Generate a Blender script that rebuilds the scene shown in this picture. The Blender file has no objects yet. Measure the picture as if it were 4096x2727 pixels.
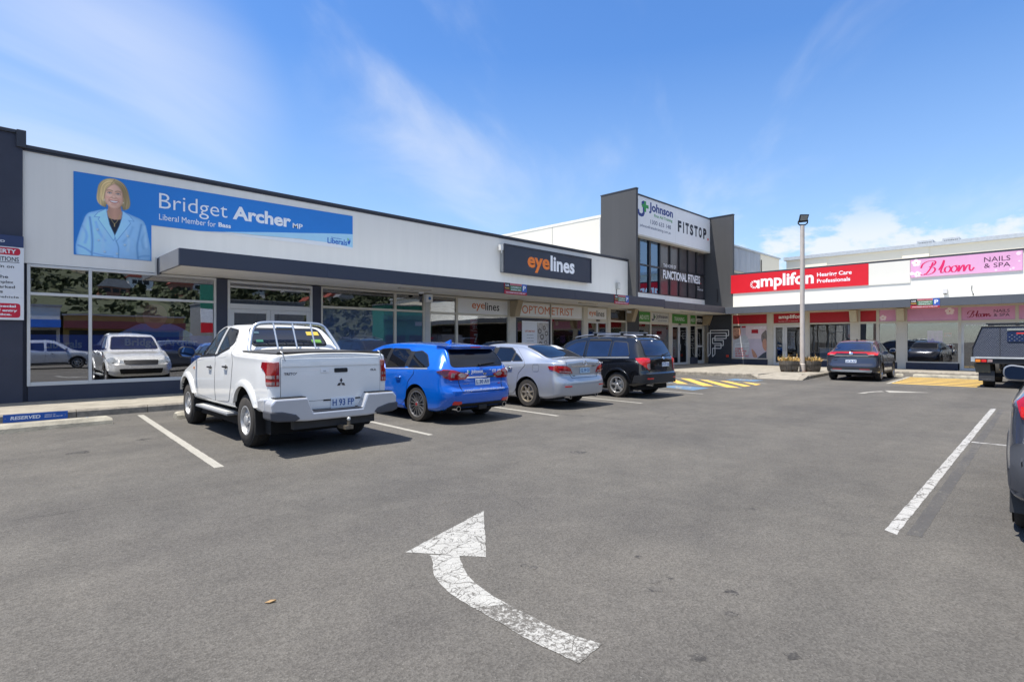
import bpy, bmesh, math, random
import numpy as np
from mathutils import Vector, Matrix
from mathutils.bvhtree import BVHTree
R_ = math.radians
random.seed(7)
scene = bpy.context.scene
COL = scene.collection

# ------------------------------------------------------------------ camera
cam_d = bpy.data.cameras.new('camera'); cam = bpy.data.objects.new('camera', cam_d); COL.objects.link(cam)
cam.location = (0, 0, 1.5); cam.rotation_euler = (R_(90), 0, R_(45.35 - 90))
cam_d.sensor_width = 36; cam_d.lens = 19.248; cam_d.shift_y = 0.00134
cam_d.clip_start = .05; cam_d.clip_end = 6000
scene.camera = cam

# ------------------------------------------------------------------ sun, sky, exposure
SUND = Vector((-.32, .13, 1)).normalized()
sd = bpy.data.lights.new('sun', 'SUN'); sun = bpy.data.objects.new('sun', sd); COL.objects.link(sun)
sd.energy = 4.4; sd.angle = R_(.5); sd.color = (1, .95, .87)
sun.rotation_euler = (-SUND).to_track_quat('-Z', 'Y').to_euler(); sun.location = (-20, 10, 60)
w = bpy.data.worlds.new("World"); scene.world = w; w.use_nodes = True
nt = w.node_tree; N = nt.nodes; L = nt.links
for n in list(N): N.remove(n)
def nn(t, **k):
    n = N.new(t)
    for a, b in k.items():
        if a.startswith('i_'): n.inputs[int(a[2:])].default_value = b
        else: setattr(n, a, b)
    return n
sky = nn('ShaderNodeTexSky', sky_type='NISHITA', sun_disc=False, sun_elevation=math.asin(SUND.z),
         sun_rotation=math.atan2(SUND.x, SUND.y), air_density=1.0, dust_density=.4, ozone_density=2.0, altitude=50)
tc = nn('ShaderNodeTexCoord'); sep = nn('ShaderNodeSeparateXYZ'); L.new(tc.outputs['Generated'], sep.inputs[0])
def mth(op, a, b=None, c=None, clamp=False):
    n = nn('ShaderNodeMath', operation=op, use_clamp=clamp)
    for i, v in enumerate((a, b, c)):
        if v is None: continue
        if isinstance(v, (int, float)): n.inputs[i].default_value = v
        else: L.new(v, n.inputs[i])
    return n.outputs[0]
zc = mth('MAXIMUM', sep.outputs[2], 0.0)
den = mth('ADD', zc, .14)
px_ = mth('DIVIDE', sep.outputs[0], den); py_ = mth('DIVIDE', sep.outputs[1], den)
def comb(x, y, z):
    n = nn('ShaderNodeCombineXYZ')
    for i, v in enumerate((x, y, z)):
        if isinstance(v, (int, float)): n.inputs[i].default_value = v
        else: L.new(v, n.inputs[i])
    return n.outputs[0]
def noise(vec, scale, detail=6, rough=.55, dist=0.):
    n = nn('ShaderNodeTexNoise'); L.new(vec, n.inputs['Vector']); n.inputs['Scale'].default_value = scale
    n.inputs['Detail'].default_value = detail; n.inputs['Roughness'].default_value = rough; n.inputs['Distortion'].default_value = dist
    return n.outputs[0]
def mrange(v, a, b, c=0., d=1., smooth=True):
    n = nn('ShaderNodeMapRange', interpolation_type='SMOOTHSTEP' if smooth else 'LINEAR'); L.new(v, n.inputs[0])
    for i, q in enumerate((a, b, c, d)): n.inputs[1 + i].default_value = q
    return n.outputs[0]
# high thin cirrus: noise on a flat cloud layer, stretched along one wind direction
ca, sa = math.cos(R_(31)), math.sin(R_(31))
ux = mth('ADD', mth('MULTIPLY', px_, ca), mth('MULTIPLY', py_, sa)); vx = mth('SUBTRACT', mth('MULTIPLY', py_, ca), mth('MULTIPLY', px_, sa))
v1 = comb(mth('MULTIPLY', ux, .38), mth('MULTIPLY', vx, .95), 3.7)
cir = mrange(noise(v1, 1.9, 8, .55, .5), .47, .80, 0, .5)
v2 = comb(mth('MULTIPLY', ux, .3), mth('MULTIPLY', vx, .8), 9.1)
cir2 = mrange(noise(v2, .9, 2, .4, .4), .36, .60, .12, 1)
cirrus = mth('MULTIPLY', cir, cir2)
# the brighter streak bank in the north-west
dotn = nn('ShaderNodeVectorMath', operation='DOT_PRODUCT'); L.new(tc.outputs['Generated'], dotn.inputs[0])
dotn.inputs[1].default_value = Vector((.13, .93, .315)).normalized()
bank = mrange(dotn.outputs['Value'], .965, 1.0, 0, .62)
bk = mth('MULTIPLY', bank, mrange(noise(v1, 1.3, 5, .48, 1.0), .30, .72, .15, .85))
cirrus = mth('ADD', cirrus, bk, clamp=True)
# low cumulus along the horizon
az = mth('ARCTAN2', sep.outputs[1], sep.outputs[0])
v3 = comb(mth('MULTIPLY', az, 2.6), mth('MULTIPLY', zc, 5.5), 4.3)
cn = noise(v3, 2.6, 7, .58, .1)
lowm = mth('MULTIPLY', mrange(sep.outputs[2], .22, .10), mrange(sep.outputs[2], .0, .05))
cz = mth('SUBTRACT', cn, mth('MULTIPLY', zc, 1.25))
cum = mth('MULTIPLY', mrange(cz, .235, .34), mrange(sep.outputs[2], .24, .15))
azm = mth('MULTIPLY', mrange(az, .75, .45), 1.0)
cum = mth('MULTIPLY', cum, azm)
cl = mth('MAXIMUM', cirrus, mth('MULTIPLY', cum, .85), clamp=True)
# an added broad high white cloud sheet overhead and to the south, outside the view, fills the shade
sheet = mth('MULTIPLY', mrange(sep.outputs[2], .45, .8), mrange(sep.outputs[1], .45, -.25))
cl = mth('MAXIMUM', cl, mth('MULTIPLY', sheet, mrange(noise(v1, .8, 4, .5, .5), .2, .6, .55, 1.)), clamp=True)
# pale haze near the horizon
hz = mrange(sep.outputs[2], -.02, .46, .62, 0, False)
hsv = nn('ShaderNodeHueSaturation'); L.new(sky.outputs[0], hsv.inputs['Color']); hsv.inputs['Saturation'].default_value = 1.27; hsv.inputs['Hue'].default_value = .507; hsv.inputs['Value'].default_value = 1.0
def cmix(f, a, b):
    n = nn('ShaderNodeMix', data_type='RGBA')
    if isinstance(f, (int, float)): n.inputs[0].default_value = f
    else: L.new(f, n.inputs[0])
    for i, v in ((6, a), (7, b)):
        if isinstance(v, tuple): n.inputs[i].default_value = v
        else: L.new(v, n.inputs[i])
    return n.outputs[2]
SK = .13
lp = cmix(hz, hsv.outputs[0], (2.35, 3.1, 4.0, 1))
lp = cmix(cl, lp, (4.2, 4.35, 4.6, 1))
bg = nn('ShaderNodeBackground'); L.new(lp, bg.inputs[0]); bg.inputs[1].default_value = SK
out = nn('ShaderNodeOutputWorld'); L.new(bg.outputs[0], out.inputs[0])
vs = scene.view_settings; vs.view_transform = 'Standard'; vs.look = 'None'; vs.gamma = 1; vs.exposure = 0.78
scene.render.resolution_x = 1024; scene.render.resolution_y = 681
scene.cycles.max_bounces = 8; scene.cycles.transparent_max_bounces = 12

# ------------------------------------------------------------------ helpers
def lin(c):
    return tuple((v / 12.92 if v <= .04045 else ((v + .055) / 1.055) ** 2.4) for v in (q / 255. for q in c))
MATS = {}
def M(name, rgb, rough=.6, metal=0., coat=0., var=.08, vs=2., bump=0., bs=60., spec=.5, srgb=True, dirt=None, streak=False, wave=None):
    """procedural principled surface: large soft tone variation plus fine grain bump"""
    if name in MATS: return MATS[name]
    m = bpy.data.materials.new(name); m.use_nodes = True; t = m.node_tree; b = t.nodes['Principled BSDF']
    c = lin(rgb) if srgb else rgb
    tcn = t.nodes.new('ShaderNodeTexCoord'); 
    ns = t.nodes.new('ShaderNodeTexNoise'); ns.inputs['Scale'].default_value = vs; ns.inputs['Detail'].default_value = 8; ns.inputs['Roughness'].default_value = .62
    src = tcn.outputs['Object']
    if streak:
        mp = t.nodes.new('ShaderNodeMapping'); mp.inputs['Scale'].default_value = (3.5, 3.5, .22); t.links.new(src, mp.inputs[0]); src = mp.outputs[0]
    t.links.new(src, ns.inputs['Vector'])
    rmp = t.nodes.new('ShaderNodeValToRGB'); e = rmp.color_ramp.elements
    lo = tuple(v * (1 - var) for v in c) if dirt is None else tuple(v * (1 - var) + lin(dirt)[i] * var for i, v in enumerate(c))
    hi = tuple(min(1, v * (1 + var * .6)) for v in c) if dirt is None else c
    e[0].position = .36; e[0].color = (*lo, 1); e[1].position = .64; e[1].color = (*hi, 1)
    t.links.new(ns.outputs[0], rmp.inputs[0]); t.links.new(rmp.outputs[0], b.inputs['Base Color'])
    b.inputs['Roughness'].default_value = rough; b.inputs['Metallic'].default_value = metal
    b.inputs['Coat Weight'].default_value = coat; b.inputs['Coat Roughness'].default_value = .04
    b.inputs['Specular IOR Level'].default_value = spec
    if bump:
        n2 = t.nodes.new('ShaderNodeTexNoise'); n2.inputs['Scale'].default_value = bs; n2.inputs['Detail'].default_value = 4
        t.links.new(tcn.outputs['Object'], n2.inputs['Vector'])
        h = n2.outputs[0]
        bp = t.nodes.new('ShaderNodeBump'); bp.inputs['Strength'].default_value = bump; bp.inputs['Distance'].default_value = .01
        t.links.new(h, bp.inputs['Height']); t.links.new(bp.outputs[0], b.inputs['Normal'])
    MATS[name] = m; return m
def glass(name, tint, refl=.3, boost=1.0, gl=(1, 1, 1)):
    """window glass: fresnel mirror over a tinted see-through sheet"""
    if name in MATS: return MATS[name]
    m = bpy.data.materials.new(name); m.use_nodes = True; t = m.node_tree
    for n in list(t.nodes): t.nodes.remove(n)
    o = t.nodes.new('ShaderNodeOutputMaterial'); mx = t.nodes.new('ShaderNodeMixShader')
    tr = t.nodes.new('ShaderNodeBsdfTransparent'); tr.inputs[0].default_value = (*tint, 1)
    g = t.nodes.new('ShaderNodeBsdfGlossy'); g.inputs[0].default_value = (*gl, 1); g.inputs['Roughness'].default_value = .008
    fr = t.nodes.new('ShaderNodeFresnel'); fr.inputs[0].default_value = 1.52
    ma = t.nodes.new('ShaderNodeMath'); ma.operation = 'MULTIPLY_ADD'; ma.use_clamp = True
    ma.inputs[1].default_value = boost; ma.inputs[2].default_value = refl
    # float-glass waviness
    tcn = t.nodes.new('ShaderNodeTexCoord'); ns = t.nodes.new('ShaderNodeTexNoise'); ns.inputs['Scale'].default_value = 1.1; ns.inputs['Detail'].default_value = 1
    t.links.new(tcn.outputs['Object'], ns.inputs['Vector']); bp = t.nodes.new('ShaderNodeBump'); bp.inputs['Strength'].default_value = .012; bp.inputs['Distance'].default_value = .1
    t.links.new(ns.outputs[0], bp.inputs['Height']); t.links.new(bp.outputs[0], g.inputs['Normal'])
    t.links.new(fr.outputs[0], ma.inputs[0]); t.links.new(ma.outputs[0], mx.inputs[0])
    t.links.new(tr.outputs[0], mx.inputs[1]); t.links.new(g.outputs[0], mx.inputs[2]); t.links.new(mx.outputs[0], o.inputs[0])
    MATS[name] = m; return m

class MB:
    """collects plain shapes; build() links them as ONE mesh object"""
    def __init__(s): s.v = []; s.f = []; s.mi = []; s.k = 0
    def quad(s, pts): n = len(s.v); s.v += [tuple(p) for p in pts]; s.f.append(tuple(range(n, n + len(pts)))); s.mi.append(s.k)
    def box(s, x0, x1, y0, y1, z0, z1):
        return s.hexa([(x0, y0, z0), (x1, y0, z0), (x1, y1, z0), (x0, y1, z0), (x0, y0, z1), (x1, y0, z1), (x1, y1, z1), (x0, y1, z1)])
    def hexa(s, p):
        n = len(s.v); s.v += [tuple(q) for q in p]
        for a in ((0, 3, 2, 1), (4, 5, 6, 7), (0, 1, 5, 4), (1, 2, 6, 5), (2, 3, 7, 6), (3, 0, 4, 7)):
            s.f.append(tuple(n + i for i in a)); s.mi.append(s.k)
        return s
    def prism(s, poly, y0, y1, axis='y'):
        """polygon in (x,z) [axis y], (x,y) [axis z] or (y,z) [axis x], extruded from y0 to y1"""
        def P(a, b, c): return {'y': (a, c, b), 'z': (a, b, c), 'x': (c, a, b)}[axis]
        n = len(s.v); k = len(poly)
        s.v += [P(a, b, y0) for a, b in poly] + [P(a, b, y1) for a, b in poly]
        s.f.append(tuple(range(n, n + k))); s.f.append(tuple(reversed(range(n + k, n + 2 * k)))); s.mi += [s.k] * 2
        for i in range(k):
            j = (i + 1) % k; s.f.append((n + i, n + k + i, n + k + j, n + j)); s.mi.append(s.k)
        return s
    def cyl(s, p0, p1, r0, r1=None, n=16, cap=True):
        r1 = r0 if r1 is None else r1; p0 = Vector(p0); p1 = Vector(p1); d = (p1 - p0).normalized()
        a = d.orthogonal().normalized(); b = d.cross(a); i0 = len(s.v)
        for p, r in ((p0, r0), (p1, r1)):
            for i in range(n):
                t = 2 * math.pi * i / n; s.v.append(tuple(p + a * (r * math.cos(t)) + b * (r * math.sin(t))))
        for i in range(n):
            j = (i + 1) % n; s.f.append((i0 + i, i0 + j, i0 + n + j, i0 + n + i)); s.mi.append(s.k)
        if cap:
            s.f.append(tuple(reversed(range(i0, i0 + n)))); s.f.append(tuple(range(i0 + n, i0 + 2 * n))); s.mi += [s.k] * 2
        return s
    def tube(s, path, r, n=8):
        P = [Vector(p) for p in path]; rings = []; up = None
        for i, p in enumerate(P):
            d = (P[min(i + 1, len(P) - 1)] - P[max(i - 1, 0)]).normalized()
            a = (up - d * up.dot(d)).normalized() if up is not None and (up - d * up.dot(d)).length > 1e-4 else d.orthogonal().normalized()
            up = a; b = d.cross(a); i0 = len(s.v); rr = r[i] if isinstance(r, (list, tuple)) else r
            for k in range(n):
                t = 2 * math.pi * k / n; s.v.append(tuple(p + a * (rr * math.cos(t)) + b * (rr * math.sin(t))))
            rings.append(i0)
        for i in range(len(rings) - 1):
            for k in range(n):
                j = (k + 1) % n; s.f.append((rings[i] + k, rings[i] + j, rings[i + 1] + j, rings[i + 1] + k)); s.mi.append(s.k)
        s.f.append(tuple(reversed(range(rings[0], rings[0] + n)))); s.f.append(tuple(range(rings[-1], rings[-1] + n))); s.mi += [s.k] * 2
        return s
    def lathe(s, prof, c=(0, 0, 0), axis='z', n=32, closed=False):
        """prof: (radius, height) pairs turned about an axis through c"""
        i0 = len(s.v); k = len(prof)
        for i in range(n):
            t = 2 * math.pi * i / n; cs, sn = math.cos(t), math.sin(t)
            for r, h in prof:
                q = {'z': (r * cs, r * sn, h), 'x': (h, r * cs, r * sn), 'y': (r * cs, h, r * sn)}[axis]
                s.v.append((c[0] + q[0], c[1] + q[1], c[2] + q[2]))
        for i in range(n):
            j = (i + 1) % n
            for a in range(k if closed else k - 1):
                b = (a + 1) % k
                s.f.append((i0 + i * k + a, i0 + j * k + a, i0 + j * k + b, i0 + i * k + b)); s.mi.append(s.k)
        return s
    def build(s, name, mats, parent=None, off=(0, 0, 0), smooth=None, bevel=0, recalc=True):
        me = bpy.data.meshes.new(name)
        me.from_pydata([(x - off[0], y - off[1], z - off[2]) for x, y, z in s.v], [], s.f)
        for m in (mats if isinstance(mats, (list, tuple)) else [mats]): me.materials.append(m)
        me.polygons.foreach_set('material_index', s.mi)
        if recalc:
            bm = bmesh.new(); bm.from_mesh(me); bmesh.ops.recalc_face_normals(bm, faces=bm.faces[:]); bm.to_mesh(me); bm.free()
        if smooth is not None:
            me.polygons.foreach_set('use_smooth', [True] * len(me.polygons)); me.set_sharp_from_angle(angle=R_(smooth))
        o = bpy.data.objects.new(name, me); COL.objects.link(o)
        if parent: o.parent = parent
        if bevel:
            bv = o.modifiers.new('bevel', 'BEVEL'); bv.width = bevel; bv.segments = 2; bv.limit_method = 'ANGLE'; bv.angle_limit = R_(40)
        return o
def tag(o, label=None, cat=None, group=None, kind=None):
    if label: o['label'] = label
    if cat: o['category'] = cat
    if group: o['group'] = group
    if kind: o['kind'] = kind
    return o
FA = Matrix.Translation((0, 16.6, 0))                                  # long shop front: x along it, -y towards the car park
FR = Matrix.Translation((34, 16.6, 0)) @ Matrix.Rotation(R_(-90), 4, 'Z')   # right-hand shop front
FW = Matrix.Identity(4)
class Thing:
    """an Empty at the thing's base; add() hangs a part on it, given in the frame's coordinates"""
    def __init__(s, name, label, cat, frame=FW, at=(0, 0, 0), group=None, rot=0):
        s.root = bpy.data.objects.new(name, None); COL.objects.link(s.root); s.root.empty_display_size = .2
        s.off = Vector(at); s.root.matrix_world = frame @ Matrix.Translation(s.off) @ Matrix.Rotation(rot, 4, 'Z')
        tag(s.root, label, cat, group)
    def add(s, mb, name, mats, parent=None, **k): return mb.build(name, mats, parent or s.root, off=s.off, **k)
    def each(s, name, m, boxes, parent=None, **k):
        for q in boxes: s.add(MB().box(*q), name, m, parent, **k)
    def box(s, name, m, x0, x1, y0, y1, z0, z1, parent=None, **k): return s.add(MB().box(x0, x1, y0, y1, z0, z1), name, m, parent, **k)
    def flat(s, name, m, poly, y, t=.004, parent=None, **k): return s.add(MB().prism(poly, y - t, y), name, m, parent, **k)
    def text(s, txt, box, m, y, parent=None, bold=0., shear=0., name='lettering', t=.002):
        return text_mesh(txt, box, m, y, parent or s.root, s.off, bold, shear, name, t)
def text_mesh(txt, box, m, y, parent, off, bold=0., shear=0., name='lettering', t=.002):
    """raised letters filling the (x0,z0,x1,z1) box, facing -y"""
    cu = bpy.data.curves.new('t', 'FONT'); cu.body = txt; cu.size = 1; cu.offset = bold; cu.shear = shear; cu.resolution_u = 3
    cu.space_line = .95
    ob = bpy.data.objects.new('t', cu); me = bpy.data.meshes.new_from_object(ob)
    v = np.array([q.co[:] for q in me.vertices]) if len(me.vertices) else np.zeros((1, 3))
    x0, z0, x1, z1 = box; mn = v.min(0); mx = v.max(0); d = np.maximum(mx - mn, 1e-6)
    P = [(x0 + (q[0] - mn[0]) / d[0] * (x1 - x0) - off[0], y - t - off[1], z0 + (q[1] - mn[1]) / d[1] * (z1 - z0) - off[2]) for q in v]
    F = [tuple(p.vertices) for p in me.polygons]
    me2 = bpy.data.meshes.new(name); me2.from_pydata(P, [], F); me2.materials.append(m)
    bm = bmesh.new(); bm.from_mesh(me2); bmesh.ops.remove_doubles(bm, verts=bm.verts[:], dist=1e-6)
    r = bmesh.ops.extrude_face_region(bm, geom=bm.faces[:]); 
    for e in r['geom']:
        if isinstance(e, bmesh.types.BMVert): e.co.y += t * .9
    bmesh.ops.recalc_face_normals(bm, faces=bm.faces[:]); bm.to_mesh(me2); bm.free()
    o = bpy.data.objects.new(name, me2); COL.objects.link(o); o.parent = parent
    bpy.data.objects.remove(ob); bpy.data.curves.remove(cu); bpy.data.meshes.remove(me)
    return o
def spl(pts, n=6, closed=True):
    """smooth curve through points"""
    P = [np.array(p, float) for p in pts]; K = len(P); o = []
    for i in range(K if closed else K - 1):
        g = (lambda j: P[j % K]) if closed else (lambda j: P[min(max(j, 0), K - 1)])
        a, b, c, d = g(i - 1), g(i), g(i + 1), g(i + 2)
        for k in range(n):
            t = k / n; o.append(tuple(.5 * (2 * b + (c - a) * t + (2 * a - 5 * b + 4 * c - d) * t * t + (3 * b - a - 3 * c + d) * t ** 3)))
    if not closed: o.append(tuple(P[-1]))
    return o
def fillet(poly, r, n=4):
    o = []; K = len(poly)
    for i in range(K):
        p = Vector(poly[i][:2]); a = Vector(poly[i - 1][:2]) - p; b = Vector(poly[(i + 1) % K][:2]) - p
        rr = min(r if not isinstance(r, (list, tuple)) else r[i], a.length * .45, b.length * .45)
        if rr < 1e-4: o.append(tuple(p)); continue
        A = p + a.normalized() * rr; B = p + b.normalized() * rr
        for k in range(n + 1):
            t = k / n; o.append(tuple((1 - t) ** 2 * A + 2 * t * (1 - t) * p + t * t * B))
    return o
def rect(x0, z0, x1, z1): return [(x0, z0), (x1, z0), (x1, z1), (x0, z1)]
def struct(name, mb, m, **k): return tag(mb.build(name, m, **k), kind='structure')

# ------------------------------------------------------------------ palette
navy = M('navy_render', (60, 64, 78), .75, var=.10, bump=.25, bs=90, vs=1.2)
navy_s = M('navy_metal', (62, 66, 78), .5, var=.05, vs=.8)
white_r = M('white_render', (236, 232, 223), .8, var=.075, vs=1.3, bump=.2, bs=70, dirt=(170, 168, 160), streak=True)
white_r2 = M('white_render_warm', (228, 225, 214), .8, var=.04, vs=.6, bump=.2, bs=70, dirt=(170, 168, 160))
char = M('charcoal_render', (70, 70, 71), .7, var=.07, vs=.5, bump=.25, bs=80, streak=True)
char_c = M('charcoal_canopy', (84, 84, 88), .55, var=.06, vs=.7)
capm = M('cap_metal', (56, 58, 66), .45, var=.05)
cream = M('cream_frame', (205, 199, 184), .45, var=.05)
alu = M('white_frame', (206, 206, 203), .4, var=.04)
soff = M('soffit_paint', (238, 233, 222), .7, var=.05, vs=.6)
dark_al = M('dark_frame', (40, 41, 45), .4, var=.05)
inside = M('interior_dark', (40, 39, 38), .9, var=.2, vs=.7)
black = M('black_plastic', (20, 20, 22), .5, var=.1)
beige = M('beige_panel', (232, 222, 200), .8, var=.05, vs=.6, dirt=(170, 160, 140))
galv = M('galvanised', (186, 189, 190), .45, metal=.35, var=.1, vs=6)
chrome = M('chrome', (215, 215, 218), .08, metal=1, var=.02)
concrete = M('concrete', (142, 136, 124), .9, var=.20, vs=3.2, bump=.5, bs=45)
concrete_k = M('kerb_concrete', (138, 131, 119), .9, var=.35, vs=5, bump=.6, bs=40)
white_v = M('white_vinyl', (232, 233, 234), .45, var=.02)
blue_v = M('blue_vinyl', (42, 128, 210), .45, var=.03)
g_tint = glass('shopfront_film_glass', (.90, .91, .94), .22, 1.1)
g_shop = glass('shopfront_glass', (.90, .905, .91), .12, 1.0)
g_tower = glass('tower_glass', (.25, .28, .33), .22, 1.0, (.42, .66, 1.))

# ------------------------------------------------------------------ ground materials
def asphalt_nodes(t, tcn):
    """returns colour and height sockets of old grey asphalt (object coordinates in metres)"""
    def nz(scale, det=3, rough=.6, vec=None):
        n = t.nodes.new('ShaderNodeTexNoise'); n.inputs['Scale'].default_value = scale; n.inputs['Detail'].default_value = det; n.inputs['Roughness'].default_value = rough
        t.links.new(vec or tcn.outputs['Object'], n.inputs['Vector']); return n.outputs[0]
    def ramp(v, p0, c0, p1, c1):
        r = t.nodes.new('ShaderNodeValToRGB'); e = r.color_ramp.elements; e[0].position = p0; e[0].color = (*c0, 1); e[1].position = p1; e[1].color = (*c1, 1)
        t.links.new(v, r.inputs[0]); return r.outputs[0]
    def mix(f, a, b, bt='MIX'):
        n = t.nodes.new('ShaderNodeMix'); n.data_type = 'RGBA'; n.blend_type = bt
        if isinstance(f, float): n.inputs[0].default_value = f
        else: t.links.new(f, n.inputs[0])
        for i, v in ((6, a), (7, b)):
            if isinstance(v, tuple): n.inputs[i].default_value = (*v, 1)
            else: t.links.new(v, n.inputs[i])
        return n.outputs[2]
    vo = t.nodes.new('ShaderNodeTexVoronoi'); vo.inputs['Scale'].default_value = 95; t.links.new(tcn.outputs['Object'], vo.inputs['Vector'])
    sepc = t.nodes.new('ShaderNodeSeparateColor'); t.links.new(vo.outputs['Color'], sepc.inputs[0])
    stone = ramp(sepc.outputs[0], .0, (.053, .0495, .044), 1., (.160, .151, .137))
    grit = ramp(nz(320, 2), .35, (.058, .054, .048), .68, (.158, .149, .135))
    c = mix(.5, stone, grit)
    big = ramp(nz(.35, 5), .35, (.82, .82, .83), .65, (1.1, 1.085, 1.06))
    c = mix(1., c, big, 'MULTIPLY')
    mid = ramp(nz(2.6, 6, .7), .35, (.87, .87, .87), .68, (1.07, 1.07, 1.06))
    c = mix(1., c, mid, 'MULTIPLY')
    # oil drips and dark scuffs
    sp = t.nodes.new('ShaderNodeTexNoise'); sp.inputs['Scale'].default_value = 1.35; sp.inputs['Detail'].default_value = 7; sp.inputs['Roughness'].default_value = .75
    t.links.new(tcn.outputs['Object'], sp.inputs['Vector'])
    c = mix(ramp(sp.outputs[0], .665, (0, 0, 0), .73, (.55, .55, .55)), c, (.034, .032, .030))
    # pale wheel-polished bands running along the aisle
    mp = t.nodes.new('ShaderNodeMapping'); mp.inputs['Scale'].default_value = (.05, .9, 1); t.links.new(tcn.outputs['Object'], mp.inputs[0])
    c = mix(1., c, ramp(nz(1., 2, .5, mp.outputs[0]), .32, (.88, .88, .885), .68, (1.07, 1.07, 1.065)), 'MULTIPLY')
    # fine wandering cracks, only in places
    wv = t.nodes.new('ShaderNodeTexNoise'); wv.inputs['Scale'].default_value = 1.7; wv.inputs['Detail'].default_value = 5; t.links.new(tcn.outputs['Object'], wv.inputs['Vector'])
    mv = t.nodes.new('ShaderNodeMix'); mv.data_type = 'VECTOR'; mv.inputs[0].default_value = .35; t.links.new(tcn.outputs['Object'], mv.inputs[4]); t.links.new(wv.outputs['Color'], mv.inputs[5])
    vc = t.nodes.new('ShaderNodeTexVoronoi'); vc.feature = 'DISTANCE_TO_EDGE'; vc.inputs['Scale'].default_value = .42; t.links.new(mv.outputs[1], vc.inputs['Vector'])
    ck_ = mix(1., ramp(vc.outputs[0], .0012, (.6, .6, .6), .004, (0, 0, 0)), ramp(nz(.23, 3), .52, (0, 0, 0), .60, (1, 1, 1)), 'MULTIPLY')
    c = mix(ck_, c, (.03, .029, .027))
    # bright chips
    v2 = t.nodes.new('ShaderNodeTexVoronoi'); v2.inputs['Scale'].default_value = 22; v2.inputs['Randomness'].default_value = 1; t.links.new(tcn.outputs['Object'], v2.inputs['Vector'])
    c = mix(ramp(v2.outputs['Distance'], .05, (.55, .55, .55), .085, (0, 0, 0)), c, (.26, .25, .23))
    return c, vo.outputs['Distance'], nz, ramp, mix
def asphalt_mat():
    m = bpy.data.materials.new('asphalt'); m.use_nodes = True; t = m.node_tree; b = t.nodes['Principled BSDF']
    tcn = t.nodes.new('ShaderNodeTexCoord'); c, h, *_ = asphalt_nodes(t, tcn)
    t.links.new(c, b.inputs['Base Color']); b.inputs['Roughness'].default_value = .88; b.inputs['Specular IOR Level'].default_value = .3
    bp = t.nodes.new('ShaderNodeBump'); bp.inputs['Strength'].default_value = .7; bp.inputs['Distance'].default_value = .006; t.links.new(h, bp.inputs['Height']); t.links.new(bp.outputs[0], b.inputs['Normal'])
    return m
def paint_mat(name, rgb, wear=.5, crack=0., fine=9.):
    """road paint: worn through to the asphalt by noise, cracked into plates"""
    m = bpy.data.materials.new(name); m.use_nodes = True; t = m.node_tree; b = t.nodes['Principled BSDF']
    tcn = t.nodes.new('ShaderNodeTexCoord'); c, h, nz, ramp, mix = asphalt_nodes(t, tcn)
    p = lin(rgb); pc = mix(1., ramp(nz(5, 6), .3, tuple(v * .86 for v in p), .7, p), ramp(nz(60, 2), .3, (.9, .9, .9), .6, (1, 1, 1)), 'MULTIPLY')
    n1 = nz(fine, 8, .78); n2 = nz(.9, 3); ad = t.nodes.new('ShaderNodeMath'); ad.operation = 'MULTIPLY_ADD'; t.links.new(n2, ad.inputs[0]); ad.inputs[1].default_value = .55; t.links.new(n1, ad.inputs[2])
    f = ramp(ad.outputs[0], wear + .20, (0, 0, 0), wear + .30, (1, 1, 1))
    n3 = nz(120, 2, .7); f3 = ramp(n3, .33, (.25, .25, .25), .43, (1, 1, 1)); f = mix(1., f, f3, 'MULTIPLY')
    if crack:
        wv = t.nodes.new('ShaderNodeTexNoise'); wv.inputs['Scale'].default_value = 9; t.links.new(tcn.outputs['Object'], wv.inputs['Vector'])
        mv = t.nodes.new('ShaderNodeMix'); mv.data_type = 'VECTOR'; mv.inputs[0].default_value = .12; t.links.new(tcn.outputs['Object'], mv.inputs[4]); t.links.new(wv.outputs['Color'], mv.inputs[5])
        for sc, wd in ((crack, .022), (crack * 2.7, .03)):
            vo = t.nodes.new('ShaderNodeTexVoronoi'); vo.feature = 'DISTANCE_TO_EDGE'; vo.inputs['Scale'].default_value = sc; t.links.new(mv.outputs[1], vo.inputs['Vector'])
            f = mix(1., f, ramp(vo.outputs[0], wd * .35, (.12, .12, .12), wd * 1.3, (1, 1, 1)), 'MULTIPLY')
    t.links.new(mix(f, c, pc), b.inputs['Base Color']); b.inputs['Roughness'].default_value = .75; b.inputs['Specular IOR Level'].default_value = .3
    bp = t.nodes.new('ShaderNodeBump'); bp.inputs['Strength'].default_value = .45; bp.inputs['Distance'].default_value = .006; t.links.new(h, bp.inputs['Height']); t.links.new(bp.outputs[0], b.inputs['Normal'])
    return m
asph = asphalt_mat()
p_white = paint_mat('line_paint', (162, 159, 150), .35, 0, 14.)
p_arrow = paint_mat('arrow_paint', (168, 167, 162), .37, 5.2, 16.)
p_worn = paint_mat('arrow_paint_worn', (168, 167, 162), .57, 5.2, 34.)
p_new = paint_mat('fresh_line_paint', (170, 169, 166), .28, 3.0, 14.)
p_yel = paint_mat('yellow_paint', (214, 176, 86), .34, 0)
p_blue = paint_mat('blue_paint', (92, 122, 150), .38, 0)
p_ghost = paint_mat('blacked_out_line', (78, 76, 74), .50, 0, 14.)

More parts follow.
